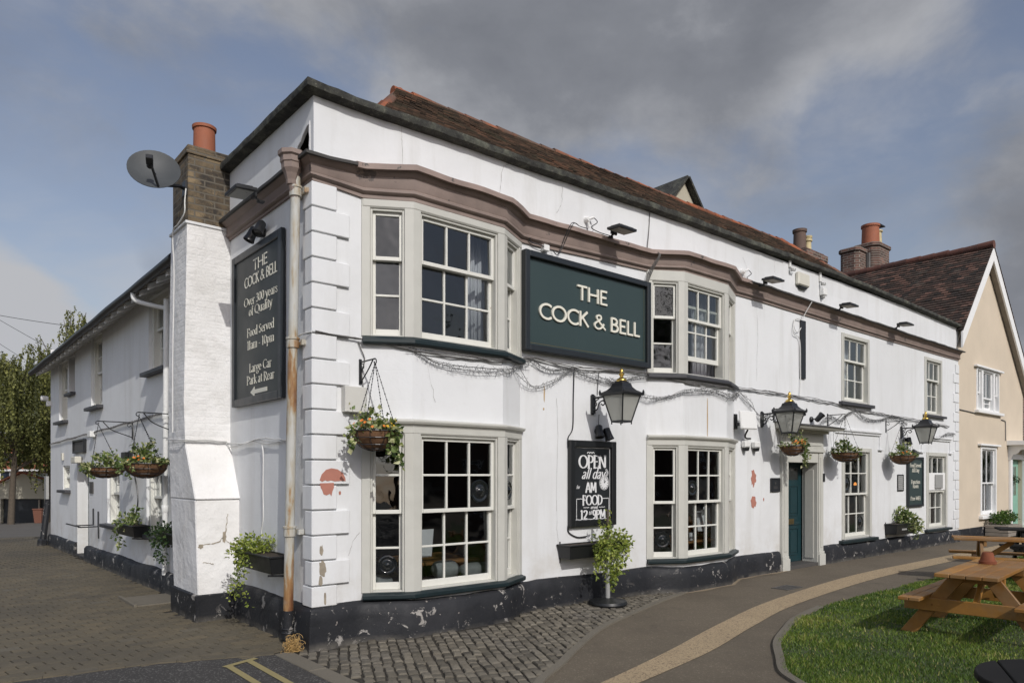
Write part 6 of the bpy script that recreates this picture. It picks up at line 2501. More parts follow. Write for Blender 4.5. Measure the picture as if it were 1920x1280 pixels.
# alarm box and sensors on the parapet
root = thing('alarm_box', fx(9.24, 4.97, .05), 'cream alarm box with a dark lower vent on the parapet', 'alarm box')
m = MB()
m.fbox(fx, 9.03, 9.43, 5.01, 5.24, .002, .08)
m.build('cover', 'cream_plastic', root, bevel=.02)
m = MB(); m.prism([(9.08, 5.01), (9.14, 4.965), (9.34, 4.965), (9.40, 5.01)], fx, .004, .07)
m.build('sounder', 'black_plastic', root, bevel=.01)
for k, (x, z) in enumerate(((8.83, 5.30), (9.93, 5.24))):
    root = thing('camera_bracket', fx(x, z, 0), ('empty white camera bracket below the coping, the one left of the alarm box', 'empty white camera bracket below the coping, the one right of the alarm box')[k], 'bracket', 'white brackets under the coping')
    m = MB(); m.fbox(fx, x - .026, x + .026, z - .02, z + .20, .002, .035)
    m.build('conduit', 'white_plastic', root, bevel=.005)
    m = MB(); m.tube(bez([fx(x, z - .02, .03), fx(x + .01, z - .07, .06), fx(x + .06, z - .08, .08), fx(x + .09, z - .04, .07)], 5), .012, 6)
    m.lathe([(.03, 0), (.03, .04)], fx(x, z - .09, .06), 10)
    m.build('hook', 'grey_plastic', root, smooth=50)
root = thing('motion_sensor', fx(10.0, 4.95, 0), 'small white motion sensor on the parapet below the right bracket', 'sensor')
m = MB(); m.fbox(fx, 9.93, 10.07, 4.97, 5.10, .002, .09)
m.build('case', 'white_plastic', root, bevel=.01)
m = MB(); m.lathe([(.035, 0), (.03, -.05), (.01, -.06)][::-1], fx(9.98, 4.97, .05), 12)
m.build('eye', 'grey_plastic', root, smooth=50)
# white socket fittings near the floodlights
for k, x in enumerate((3.72, 7.35)):
    root = thing('cable_fitting', fx(x, 4.80, 0), ('white cable fitting and looped flex beside the floodlight over the pub sign', 'white cable fitting and looped flex beside the floodlight right of the second bay')[k], 'cable fitting', 'white cable fittings on the parapet')
    m = MB(); m.lathe([(.04, 0), (.04, .03), (.03, .06)], fx(x, 4.93, 0), 12, fx.n); m.tube([fx(x, 4.93, .05), fx(x + .08, 4.97, .06)], .018, 8); m.tube([fx(x, 4.93, .04), fx(x + .02, 4.83, .04)], .016, 8)
    m.build('fitting', 'white_plastic', root, smooth=50)
    m = MB(); m.tube(bez([fx(x + .08, 4.97, .06), fx(x + .11, 4.90, .10), fx(x + .02, 4.82, .08), fx(x + .10, 4.76, .14), fx(x + .28, 4.75, .16)], 6), .006, 5)
    m.build('flex', 'black_plastic', root)

# wireless antenna and sensors left of the second lantern
root = thing('wireless_antenna', fx(7.2, 2.35, 0), 'square white wireless antenna on a black arm left of the door lantern', 'antenna')
m = MB()
c = fx(7.20, 2.515, .20)
u = (fx.u + fx.n * .25).normalized(); w = Vector((0, 0, 1)) + fx.n * -.12
m.obox(c, u * .17, w.normalized() * .145, u.cross(w).normalized() * .025)
m.build('panel', 'white_plastic', root, bevel=.014)
m = MB(); m.fbox(fx, 7.08, 7.16, 2.38, 2.62, .002, .04); m.bar(fx(7.12, 2.45, .04), fx(7.18, 2.47, .17), .05, .05)
m.tube(bez([fx(7.26, 2.37, .16), fx(7.28, 2.28, .10), fx(7.38, 2.24, .06), fx(7.52, 2.24, .05)], 6), .016, 6)
m.build('arm', 'black_metal', root, bevel=.004)
for k, x in enumerate((7.38, 7.68)):
    root = thing('motion_sensor', fx(x, 2.05, 0), ('left one of two small white sensors under the wireless antenna', 'right one of two small white sensors under the wireless antenna')[k], 'sensor', 'sensors under the antenna')
    m = MB(); m.fbox(fx, x - .075, x + .075, 2.09, 2.20, .002, .10)
    m.build('case', 'white_plastic', root, bevel=.02)
    m = MB(); m.lathe([(.01, -.055), (.04, -.05), (.05, -.01), (.05, 0)], fx(x, 2.09, .06), 14)
    m.build('eye', 'black_plastic', root, smooth=50)

# rusty downpipe with hopper
root = thing('downpipe', (-.12, .28, .02), 'white downpipe streaked with orange rust on the side wall by the corner', 'downpipe')
def dp(z):
    return Vector((-.112, .155 + .045 * (4.46 - z) * .93, z))
m = MB(); m.tube([dp(z) for z in (4.5, 4.0, 3.2, 2.92)], .046, 16); m.tube([dp(z) for z in (2.92, 2.2, 1.6, 1.10)], .0465, 16); m.tube([dp(z) for z in (1.10, .7, .33)], .047, 16)
m.build('pipe', 'rusty_white_pipe', root, smooth=50)
m = MB(); m.tube([dp(z) for z in (.33, .2, .06)], .052, 16)
for z in (.10, .14):
    m.lathe([(.055, 0), (.06, .01), (.055, .02)], dp(z), 16)
m.build('shoe', 'black_plinth_paint', root, smooth=50)
for z in (4.36, 2.92, 1.10):
    m = MB(); m.lathe([(.05, -.05), (.058, -.045), (.058, .03), (.066, .034), (.066, .052), (.05, .056)], dp(z), 18)
    d = dp(z)
    m.fbox(Fr((0, d.y, z), (0, -1)), -.13, .13, -.018, .018, .004, .055)
    m.fbox(Fr((0, d.y, z), (0, -1)), .09, .125, -.025, .025, .0, .075)
    m.build('collar', 'rusty_white_pipe', root, smooth=40)
m = MB()
hx = Vector((-.155, .150, -.045))
m.lathe([(.045, 4.46), (.05, 4.50), (.07, 4.56), (.092, 4.60), (.095, 4.65), (.105, 4.66), (.105, 4.71), (.125, 4.725), (.125, 4.765), (.10, 4.77)], (hx.x, hx.y, hx.z), 8, ang0=.39)
m.tube([Vector((-.155, .150, 4.47)), Vector((-.13, .155, 4.38)), dp(4.30)], .046, 12)
m.build('hopper', 'mauve_cornice', root)

# white pipe on the wing beside the chimney
root = thing('downpipe', FW(13.41 - 4.36, .1, .08), 'thin white plastic downpipe on the wing beside the chimney', 'downpipe')
m = MB(); m.tube([FW(9.1, 4.1, .06), FW(9.08, 3.0, .06), FW(9.02, .25, .06)], .036, 12)
m.build('pipe', 'white_plastic', root, smooth=50)
for z in (2.42, 1.12):
    m = MB(); m.lathe([(.04, 0), (.046, .01), (.046, .10), (.04, .11)], FW(9.06 if z > 2 else 9.035, z, .06), 14)
    m.build('collar', 'white_plastic', root, smooth=50)

# dry grass stuffed at the foot of the downpipe
m = MB()
for k in range(240):
    # loose curls of straw heaped into a small dome
    q = Vector((rng.gauss(0, 1), rng.gauss(0, 1), abs(rng.gauss(0, 1)))).normalized() * rng.uniform(.02, .098)
    c = Vector((-.195, .02, .005)) + Vector((q.x, q.y * .8, q.z * 1.45))
    a = rng.uniform(0, 6.28); rr_s = rng.uniform(.02, .05)
    e1 = Vector((rng.gauss(0, 1), rng.gauss(0, 1), rng.gauss(0, .6))).normalized(); e2 = e1.orthogonal().normalized()
    pts = [c + (e1 * math.cos(a + t) + e2 * math.sin(a + t)) * rr_s for t in np.linspace(0, rng.uniform(1.2, 3.2), 5)]
    m.tube([Vector((p.x, p.y, max(.006, p.z))) for p in pts], .0019, 3, False)
solo(m, 'straw_clump', 'straw', 'small heap of dry yellow straw at the foot of the rusty downpipe', 'straw')

# satellite dish on the stack
root = thing('satellite_dish', (-.62, 2.33, 4.95), 'grey satellite dish fixed to the left edge of the brick chimney stack', 'satellite dish')
dc = Vector((-.86, 2.22, 5.04))
dn = Vector((-.26, -.86, .44)).normalized()
du = Vector((dn.y, -dn.x, 0)).normalized() * -1
dv = dn.cross(du)
m = MB()
RD, rings = .27, 7
i0 = len(m.v)
for side in (0, 1):
    for k in range(rings + 1):
        for j in range(32):
            an = 2 * math.pi * j / 32
            r_ = RD * k / rings
            m.v.append(dc + du * (r_ * math.cos(an)) + dv * (r_ * 1.04 * math.sin(an)) + dn * (.075 * (k / rings) ** 2 - .06 - .008 * side))
for side in (0, 1):
    b = i0 + side * (rings + 1) * 32
    for k in range(rings):
        for j in range(32):
            q = (b + k * 32 + j, b + k * 32 + (j + 1) % 32, b + (k + 1) * 32 + (j + 1) % 32, b + (k + 1) * 32 + j)
            m.f.append(q if side else q[::-1]); m.r.append(.5)
b0_, b1_ = i0 + rings * 32, i0 + (2 * rings + 1) * 32
for j in range(32):
    m.f.append((b0_ + j, b0_ + (j + 1) % 32, b1_ + (j + 1) % 32, b1_ + j)); m.r.append(.5)
m.build('reflector', 'dish_grey', root, smooth=60)
m = MB()
tip = dc + dn * .22 - dv * .10 - du * .03
lowp = dc - dv * (RD * .95) + dn * .01 + du * .05
m.bar(lowp, tip, .022, .022)
m.build('feed_arm', 'black_plastic', root, bevel=.003)
m = MB(); m.obox(tip, du * .035, dv * .03, dn * .05); m.lathe([(.03, 0), (.036, .03), (.02, .05)], tip - dn * .06, 12, -dn)
m.build('receiver', 'black_plastic', root, bevel=.005)
m = MB(); m.tube([dc - dn * .06, dc - dn * .14 + Vector((.06, .02, -.04)), Vector((-.56, 2.36, 4.98)), Vector((-.47, 2.42, 4.98))], .02, 8); m.box(-.50, -.472, 2.34, 2.46, 4.90, 5.06)
m.build('mount', 'black_metal', root)
m = MB(); m.tube(bez([(-.50, 2.31, 4.95), (-.515, 2.30, 4.8), (-.52, 2.30, 4.66), (-.55, 2.45, 4.56), (-.56, 2.62, 4.5), (-.545, 2.62, 4.0), (-.56, 2.62, 3.0), (-.56, 2.62, 2.15)], 5), .008, 5)
solo(m, 'dish_cable', 'cable_white', 'thin white cable running down the chimney from the satellite dish', 'cable')

# ------------------------------------------------------------------ cables and light strings along the walls
def wallpath(xs, z, c=.03, jit=.012):
    """follow the front wall (bays included) at height z(x)"""
    out = []
    for x in xs:
        y = 0.0
        for (p, q) in zip(PATH[:-1], PATH[1:]):
            if p[0] <= x <= q[0]:
                y = p[1] + (q[1] - p[1]) * (x - p[0]) / (q[0] - p[0])
        out.append(Vector((x, y - c, z(x) + rng.gauss(0, jit))))
    return out


def zc(x):
    key = [(0, 2.995), (.5, 2.99), (.95, 2.90), (2.1, 2.90), (2.7, 3.04), (3.6, 3.00), (4.9, 3.06), (5.4, 2.955), (6.5, 2.95), (7.2, 3.03), (9, 3.03), (10.4, 3.0), (11.4, 2.93), (13, 2.90), (15, 2.86), (16.6, 2.80)]
    for (a, b), (c, d) in zip(key[:-1], key[1:]):
        if a <= x <= c:
            return b + (d - b) * (x - a) / (c - a)
    return key[-1][1]


m = MB()
xs = [k * .14 for k in range(0, 118)]
for k in range(3):
    m.tube(wallpath(xs, lambda x: zc(x) + .008 * k + .012 * math.sin(x * 3 + k * 2), .028 + .008 * k, .006), .007 if k < 2 else .005, 5, r=.5)
solo(m, 'wall_cable', 'cable_grey', 'bundle of grey cables clipped along the whole front wall between the floors', 'cable')
m = MB()
for k in range(3):
    pts = [Vector((-.03 - .006 * k + (-.05 if .05 < y < .38 else 0), y, 2.0 + .02 * math.sin(y * 5 + k) + .012 * k + rng.gauss(0, .004))) for y in np.linspace(.45, 2.28, 16)]
    pts += [Vector((x, 2.275 - .006 * k, 2.035 + .01 * k + rng.gauss(0, .004))) for x in np.linspace(-.06, -.52, 6)] + [Vector((-.56, 2.4 + .1 * q, 2.06 + .004 * q)) for q in range(6)]
    m.tube(pts, .007, 5)
m.tube(bez([(-.03, 1.22, 1.97), (-.035, 1.17, 1.85), (-.035, 1.18, 1.5), (-.035, 1.17, 1.2), (-.035, 1.22, 1.05), (-.035, 1.22, .92)], 5), .008, 5)
solo(m, 'wall_cable', 'cable_white', 'white cables crossing the side wall and chimney with one drop to the trough', 'cable')
m = MB()
for k in range(2):
    m.tube([FW(a, 2.36 + .165 * a / 9.0 + .012 * k + .008 * math.sin(a * 4) + rng.gauss(0, .003), .03) for a in np.linspace(.1, 9.3, 50)], .009, 5)
for k in range(60):
    a = .2 + k * .15
    m.lathe([(.008, 0), (.012, .02), (.002, .03)], FW(a, 2.35 + .165 * a / 9.0, .04), 5)
solo(m, 'wall_cable', 'cable_grey', 'cable with small white bulbs along the wing wall', 'cable')
m = MB(); m.tube(bez([(-.03, .48, 2.06), (-.03, .44, 2.3), (-.03, .46, 2.5), (-.035, .40, 2.9), (-.03, .34, 2.99), (-.06, .1, 3.0), (-.04, -.04, 3.0)], 5), .007, 5)
solo(m, 'wall_cable', 'cable_white', 'thin white cable rising behind the rusty downpipe round the corner', 'cable')
# loops of flex over the cornice and drops to the signs
m = MB()
for d in (0, .03):
    m.tube(bez([fx(3.10, 4.41, .03), fx(3.16, 4.36, .06), fx(3.22 + d, 4.50, .08), fx(3.28 + d, 4.74, .18), fx(3.5, 4.765, .12), fx(3.7, 4.80, .06)], 5), .005, 4)
m.tube(bez([fx(2.95, 4.41, .05), fx(2.86, 4.42, .06), fx(2.74, 4.43, .04), fx(2.70, 4.46, .05), fx(2.74, 4.48, .05)], 5), .007, 4)
solo(m, 'flex_loop', 'black_plastic', 'brown flex looping over the cornice above the big pub sign', 'cable')
m = MB()
for d in (0, .03, .06):
    m.tube(bez([fx(4.86 + d, 4.30, .03), fx(4.90 + d, 4.50, .10), fx(4.98 + d * .5, 4.70, .19), fx(4.92 + d, 4.80, .06)], 5), .0055, 4)
m.tube(bez([fx(4.92, 4.80, .03), fx(4.98, 5.1, .012), fx(5.0, 5.38, .012)], 5), .006, 4)
solo(m, 'flex_loop', 'cable_grey', 'flex tied over the cornice between the big sign and the second bay', 'cable')
m = MB()
m.tube(bez([fx(9.30, 4.72, .18), fx(9.26, 4.55, .09), fx(9.20, 4.42, .04), fx(9.0, 4.40, .03), fx(8.93, 4.25, .03), fx(8.95, 4.12, .03), fx(9.15, 4.05, .03), fx(9.17, 3.6, .035), fx(9.18, 3.3, .03), fx(9.16, 3.05, .03)], 5), .008, 5)
m.tube(bez([fx(8.95, 4.30, .02), fx(9.02, 4.18, .03), fx(9.12, 4.20, .03), fx(9.2, 4.27, .03)], 5), .007, 5)
solo(m, 'flex_loop', 'cable_white', 'tangled white flex beside the tall narrow black strip', 'cable')
m = MB(); m.tube(bez([fx(3.49, 3.0, .02), fx(3.48, 2.6, .014), fx(3.47, 2.25, .014), fx(3.39, 2.12, .014), fx(3.38, 2.0, .02)], 6), .007, 5)
m.tube(bez([fx(3.385, 1.02, .02), fx(3.40, .93, .014), fx(3.55, .86, .014), fx(3.72, .86, .02)], 6), .009, 5)
solo(m, 'flex_drop', 'black_plastic', 'black flex dropping from the cables to the chalkboard', 'cable')
m = MB(); m.tube(bez([fx(3.95, 3.0, .02), fx(3.93, 2.8, .012), fx(3.92, 2.69, .02)], 5), .005, 4)
m.tube(bez([fx(3.95, 2.44, .02), fx(3.94, 2.34, .02), fx(3.94, 2.27, .03)], 5), .005, 4)
solo(m, 'flex_drop', 'cable_grey', 'thin flex feeding the lantern above the chalkboard', 'cable')
m = MB(); m.tube(bez([fx(.46, 2.97, .02), fx(.49, 2.90, .02), fx(.53, 2.80, .02), fx(.50, 2.66, .02), fx(.51, 2.52, .03)], 5), .006, 4)
solo(m, 'flex_drop', 'cable_grey', 'thin flex from the cables to the beige box', 'cable')
m = MB()
m.tube(bez([FW(13.41 - 6.2, 2.45, .02), FW(7.3, 2.1, .02), FW(7.3, 1.7, .02), FW(7.42, 1.5, .02), FW(7.5, 1.25, .02), FW(7.4, 1.05, .02), FW(7.36, .9, .05)], 6), .009, 5)
solo(m, 'flex_drop', 'black_plastic', 'black flex hanging from the wing bracket down to the trough', 'cable')


def garland(pts, label, n_strand=3, spike=.034, sag=0.0):
    p0 = [Vector(p) for p in pts]
    m = MB()
    for s_ in range(n_strand):
        off = [Vector((rng.gauss(0, .02), rng.gauss(0, .008), rng.gauss(0, .022))) for _ in p0]
        c = bez([a + b for a, b in zip(p0, off)], 8)
        m.tube(c, .0035, 3, False)
        for k in range(len(c) - 1):
            L_ = (c[k + 1] - c[k]).length
            for q in range(max(1, int(L_ / .018))):
                a = c[k].lerp(c[k + 1], rng.random())
                d = Vector((rng.gauss(0, .5), rng.gauss(-.25, .5), rng.gauss(-.35, .8))).normalized() * spike * rng.uniform(.5, 1.3)
                m.tube([a, a + d * .6, a + d + Vector((0, 0, -.006))], [.0024, .002, .0026], 3, False)
    solo(m, 'light_garland', 'garland_wire', label, 'fairy lights', 'unlit wire light garlands')


def gp_(x, z, c=.05):
    return wallpath([x], lambda q: z, c, 0)[0]


garland([gp_(.9, 2.93), gp_(1.2, 2.83), gp_(1.7, 2.78), gp_(2.2, 2.83), gp_(2.5, 2.93), gp_(2.75, 3.0)], 'unlit wire light garland drooping under the upper bay nearest the corner', 3)
garland([gp_(2.75, 3.0), gp_(3.0, 2.93), gp_(3.4, 2.96), gp_(3.7, 2.94), gp_(4.2, 2.90), gp_(4.6, 2.98), gp_(4.95, 3.02)], 'unlit wire light garland under the big pub sign', 4)
garland([gp_(2.45, 2.90), gp_(2.75, 2.72), gp_(3.1, 2.80), gp_(3.45, 2.97)], 'thin unlit garland strand hanging low left of the pub sign lantern', 2)
garland([gp_(4.1, 2.90), gp_(4.6, 2.75), gp_(5.1, 2.76), gp_(5.45, 2.83), gp_(6.1, 2.86), gp_(6.6, 2.84), gp_(7.15, 2.94)], 'unlit wire light garland drooping under the second upper bay', 4)
garland([gp_(7.15, 2.98), gp_(7.5, 2.80), gp_(7.75, 2.66), gp_(7.95, 2.60, .08), gp_(8.1, 2.7, .08)], 'unlit wire garland falling to the lantern left of the door hood', 3)
garland([gp_(9.9, 2.62), gp_(10.3, 2.72), gp_(10.6, 2.68), gp_(10.95, 2.82), gp_(11.3, 2.95)], 'unlit wire garland rising from the door hood to the plain sash window', 4)
garland([gp_(11.3, 2.90), gp_(11.8, 2.78), gp_(12.4, 2.78), gp_(12.9, 2.88), gp_(13.3, 2.86), gp_(13.8, 2.76)], 'unlit wire garland between the plain sash window and the farthest lantern', 4)
garland([gp_(14.3, 2.80), gp_(14.9, 2.62), gp_(15.5, 2.54), gp_(16.2, 2.60), gp_(16.7, 2.66)], 'unlit wire garland right of the farthest lantern, ending near the cream house', 4)

# bits on the wing wall
m = MB(); m.fbox(FW, 13.41 - 9.08, 13.41 - 8.84, 2.36, 2.47, .004, .10)
solo(m, 'junction_box', 'white_plastic', 'white junction box on the wing wall above the side door', 'electrical box', bevel=.008)
m = MB(); m.fbox(FW, 13.41 - 11.95, 13.41 - 11.83, 1.97, 2.13, .004, .04)
solo(m, 'doorbell', 'cream_plastic', 'slim cream box above the small barred window of the wing', 'box', bevel=.006)
m = MB(); m.fbox(FW, 13.41 - 6.60, 13.41 - 6.34, 1.80, 2.02, .004, .10); m.fbox(FW, 13.41 - 6.32, 13.41 - 6.26, 1.78, 2.04, .004, .06)
solo(m, 'vent_box', 'black_plastic', 'black vent box on the wing wall between the two hanging baskets', 'vent', bevel=.008)
m = MB(); m.fbox(FW, 13.41 - 10.35, 13.41 - 9.95, 1.885, 2.02, .02, .14)
solo(m, 'bulkhead_lamp', 'cream_plastic', 'cream bulkhead lamp under the plaque over the side door', 'lamp', bevel=.015)
root = thing('security_camera', FW(.02, 3.3, .05), 'white security camera near the far end of the wing wall', 'camera')
m = MB(); m.fbox(FW, -.04, .08, 3.26, 3.38, .0, .09)
m.build('base', 'white_plastic', root, bevel=.01)
m = MB(); m.lathe([(.05, 0), (.06, .05), (.06, .14), (.03, .15)], FW(.0, 3.44, .05), 14, FW.n)
m.build('camera_body', 'white_plastic', root, smooth=40)
m = MB()
b = lambda *p: m.bar(*p, .018, .018)
m.bar(FW(3.9, .72, .36), FW(4.9, .70, .30), .02, .02); m.bar(FW(4.85, .70, .02), FW(4.85, .98, .02), .02, .02); m.bar(FW(4.85, .70, .02), FW(4.85, .70, .34), .02, .02)
m.bar(FW(4.45, .71, .02), FW(4.45, 1.02, .02), .02, .02); m.bar(FW(4.45, .71, .02), FW(4.45, .71, .34), .02, .02); m.bar(FW(4.86, .70, .02), FW(4.88, .48, .02), .02, .02)
solo(m, 'boot_rail', 'black_metal', 'thin black iron rail on brackets beside the side door', 'rail')
m = MB(); m.obox(FW(-.14, 1.35, .06), FW.u * .12, FW.n * .03, Vector((0, 0, .27)))
solo(m, 'projecting_board', 'grey_plastic', 'grey board projecting from the far corner of the wing', 'board', bevel=.005)
m = MB(); m.bar(FW(-.05, -.03, .16), FW(-.12, 1.1, .03), .12, .12); m.bar(FW(-.045, -.03, .17), FW(-.05, .15, .15), .17, .17)
solo(m, 'corner_bollard', 'black_plinth_paint', 'black leaning guard post at the far corner of the wing', 'bollard', bevel=.03)
m = MB(); m.box(-.78, -.18, 3.45, 4.25, -.03, .012); m.box(-.80, -.76, 3.42, 4.28, -.03, .035)
structure(m, 'drain_surround', 'kerb_stone', bevel=.006)
m = MB()
for (x, y, r_, r2) in ((6.9, -1.02, .22, .13),):
    m.box(x - r_, x + r_, y - r2, y + r2, -.02, .004)
for k in range(5):
    m.box(6.72 + k * .08, 6.77 + k * .08, -1.12, -.92, .004, .008)
solo(m, 'manhole_cover', 'iron_cover', 'small iron cover set in the tarmac path below the front door', 'manhole cover')
m = MB(); m.box(-3.3, -2.5, 10.2, 10.9, -.01, .008)
for k in range(8):
    m.box(-3.25 + k * .09, -3.2 + k * .09, 10.25, 10.85, .008, .012)
solo(m, 'manhole_cover', 'iron_cover', 'dark manhole cover in the block paving of the side lane', 'manhole cover')

# ------------------------------------------------------------------ things seen through the windows
def curtain(a0, a1, y, z0, z1, label, axis=None, folds=9, amp=.03):
    m = MB()
    n = folds * 6
    fr = axis or Fr((0, y, 0), (1, 0))
    ph = rng.uniform(0, 6)
    for k in range(n):
        p = [(a0 + (a1 - a0) * q / n, amp * math.sin(ph + q / n * folds * 6.28) + amp * .5 * math.sin(ph + q * 1.1)) for q in (k, k + 1)]
        m.q([fr(p[0][0], z0, p[0][1]), fr(p[1][0], z0, p[1][1]), fr(p[1][0], z1, p[1][1] * .6), fr(p[0][0], z1, p[0][1] * .6)], .5)
    o = solo(m, 'curtain', 'curtain_cloth', label, 'curtain', 'pale curtains upstairs', smooth=80)
    s_ = o.modifiers.new('thickness', 'SOLIDIFY')
    s_.thickness = .004
    return o


curtain(.60, .76, 0.14, 3.0, 4.35, 'pale curtain at the left pane of the upper bay nearest the corner', folds=3)
curtain(1.85, 2.35, 0.05, 3.0, 4.35, 'pale curtain at the right of the upper bay nearest the corner', folds=5)
curtain(6.02, 6.60, 0.05, 3.0, 4.38, 'pale curtain at the right of the second upper bay', folds=6)
curtain(10.86, 11.70, 0.30, 3.1, 4.36, 'pale gathered curtain behind the taller plain sash window', folds=7, amp=.05)
curtain(14.98, 15.60, 0.30, 3.1, 4.34, 'pale gathered curtain behind the farthest upper sash window', folds=6, amp=.05)


def pub_table(x, y, label, w=.5):
    root = thing('pub_table', (x, y, .1), label, 'table', 'tables inside the bar')
    m = MB(); m.box(x - w, x + w, y - .5, y + .35, .61, .65)
    m.build('tabletop', 'tan_wood', root, bevel=.01)
    m = MB(); m.lathe([(.05, .14), (.04, .61)], (x, y, 0), 12); m.lathe([(.26, .10), (.25, .13), (.06, .16)], (x, y, 0), 16)
    m.build('pedestal', 'dark_wood', root, smooth=40)


pub_table(1.85, .95, 'wooden table behind the ground floor bay nearest the corner')
pub_table(6.45, .62, 'wooden table behind the ground floor bay by the door')
m = MB(); m.obox((1.27, .02, .92), (.105, .01, 0), (0, .003, 0), (0, -.02, .15))
solo(m, 'menu_card', 'paper', 'white printed menu standing in the ground floor bay nearest the corner', 'menu')
m = MB()
for k, (x, z, t_) in enumerate(((6.40, .98, .2), (6.47, 1.0, -.12), (6.34, .94, -.05))):
    m.obox((x, .03 + k * .03, z), (.085 * math.cos(t_), 0, .085 * math.sin(t_)), (0, .003, 0), (-.15 * math.sin(t_), 0.02, .15 * math.cos(t_)))
solo(m, 'menu_card', 'paper', 'bunch of white menus standing in the bay window by the door', 'menu')
m = MB()
m.lathe([(.03, 0), (.035, .02), (.03, .11), (.01, .115)], (6.13, .12, .66), 12)
solo(m, 'candle_jar', 'paper', 'small pale jar on the table in the bay window by the door', 'jar', smooth=50)


def cushion(c, rx, ry, rz, tilt, label):
    m = MB()
    n, q = 14, 10
    c = Vector(c)
    i = len(m.v)
    for a in range(q + 1):
        th = -math.pi / 2 + math.pi * a / q
        for b in range(n):
            ph = 2 * math.pi * b / n
            sq_ = lambda v: math.copysign(abs(v) ** .6, v)
            p = Vector((rx * sq_(math.cos(th)) * sq_(math.cos(ph)), ry * sq_(math.cos(th)) * sq_(math.sin(ph)), rz * sq_(math.sin(th))))
            p = Matrix.Rotation(tilt, 3, 'X') @ p
            m.v.append(c + p)
    for a in range(q):
        for b in range(n):
            m.f.append((i + a * n + b, i + a * n + (b + 1) % n, i + (a + 1) * n + (b + 1) % n, i + (a + 1) * n + b)); m.r.append(.5)
    solo(m, 'cushion', 'grey_fabric', label, 'cushion', smooth=80)


m = MB(); m.box(.58, 2.5, .04, .40, .10, .49)
root = thing('window_seat', (1.5, .22, .1), 'dark bench seat inside the ground floor bay nearest the corner', 'bench')
m.build('seat_box', 'dark_wood', root, bevel=.01)
cushion((1.62, .14, .60), .17, .10, .085, .5, 'grey cushion lying on the bench in the bay nearest the corner')
cushion((2.02, .10, .57), .22, .09, .075, .15, 'grey striped cushion propped at the right of the same bench')
cushion((.80, .10, .555), .10, .09, .055, .3, 'grey cushion at the left end of the same bench')
root = thing('armchair', (7.2, .6, .1), 'red leather chair beside the table in the bay window by the door', 'chair')
m = MB(); m.box(7.0, 7.45, .30, .80, .28, .52)
m.build('seat', 'red_leather', root, bevel=.05)
m = MB(); m.box(7.02, 7.43, .80, .92, .30, 1.02)
m.build('backrest', 'red_leather', root, bevel=.05)
for dx in (7.05, 7.40):
    for dy in (.35, .85):
        m = MB(); m.box(dx - .02, dx + .02, dy - .02, dy + .02, .10, .29)
        m.build('leg', 'dark_wood', root)
for k, (x, z) in enumerate(((12.18, 1.44), (12.52, 1.42))):
    root = thing('wall_light', (x, .5, z), ('glowing orange lamp inside, the left one seen through the ground floor sash window', 'glowing orange lamp inside, the right one seen through the ground floor sash window')[k], 'lamp', 'lamps glowing in the bar')
    m = MB(); m.lathe([(.01, 0), (.028, .015), (.03, .04), (.02, .065), (.006, .075)], (x, .5, z), 12)
    m.build('bulb', 'warm_bulb', root, smooth=60)
    m = MB(); m.lathe([(.02, -.10), (.02, 0), (.05, .01)], (x, .5, z), 10)
    m.build('holder', 'old_brass', root)


# ------------------------------------------------------------------ picnic tables
def make_picnic(mat, label, L=1.75, H=.68, W=.54, sb=.49):
    root = thing('picnic_table', (0, 0, 0), label, 'picnic table', 'picnic tables on the lawn')
    m = MB()
    nb = 4
    bw = W / nb
    for k in range(nb):
        y0 = -W / 2 + k * bw
        m.box(-L / 2 + rng.uniform(-.004, .004), L / 2, y0 + .003, y0 + bw - .003, H - .038, H, rng.random())
    m.build('tabletop', mat, root, bevel=.005)
    for s_ in (-1, 1):
        m = MB()
        for k in range(2):
            y0 = s_ * sb - .10 + k * .101
            m.box(-L / 2 - .03, L / 2 + .03, y0, y0 + .097, .385, .42, rng.random())
        m.build('bench_seat', mat, root, bevel=.005)
    for sx in (-1, 1):
        x = sx * (L / 2 - .36)
        xi = x - sx * .045
        for s_ in (-1, 1):
            m = MB()
            top, bot = Vector((x, s_ * .13, H - .04)), Vector((x, s_ * .60, 0.0))
            d = (bot - top).normalized()
            sd = Vector((0, d.z, -d.y))
            hw = .062
            # cut square to the ground and to the top
            e = hw / abs(d.z)
            m.hexa([bot + Vector((-.022, -e, 0)), bot + Vector((.022, -e, 0)), bot + Vector((.022, e, 0)), bot + Vector((-.022, e, 0)),
                    top + Vector((-.022, -e, 0)), top + Vector((.022, -e, 0)), top + Vector((.022, e, 0)), top + Vector((-.022, e, 0))])
            m.build('leg', mat, root, bevel=.004)
        m = MB()
        xo = x + sx * .045
        m.box(xo - .022, xo + .022, -sb - .13, sb + .13, .255, .384)
        for yb in (-.36, -.30, .30, .36):
            m.lathe([(.010, 0), (.010, .012)], (xo + sx * .02, yb, .32), 8, (sx, 0, 0))
        m.build('cross_beam', mat, root, bevel=.004)
        m = MB()
        m.box(xi - .020, xi + .020, -W / 2 + .02, W / 2 - .02, H - .12, H - .039)
        m.build('top_batten', mat, root, bevel=.004)
        m = MB()
        m.bar((x - sx * .03, 0, .33), (x - sx * .42, 0, H - .05), .045, .07)
        m.build('brace', mat, root, bevel=.004)
    return root


pt = make_picnic('picnic_wood', 'orange stained picnic table in front, with an upturned flowerpot on it')
pt.location = (5.67, -3.915, .004); pt.rotation_euler.z = R(4.8)
p2 = copy_tree(pt)
p2.location = (9.93, -3.13, .004); p2.rotation_euler.z = R(-68.8)
p2['label'] = 'orange stained picnic table farther back, standing broadside on by the path'
p3 = make_picnic('black_stain_wood', 'dark weathered picnic table behind the orange ones at the right edge')
p3.location = (12.7, -2.95, .004); p3.rotation_euler.z = R(-66)

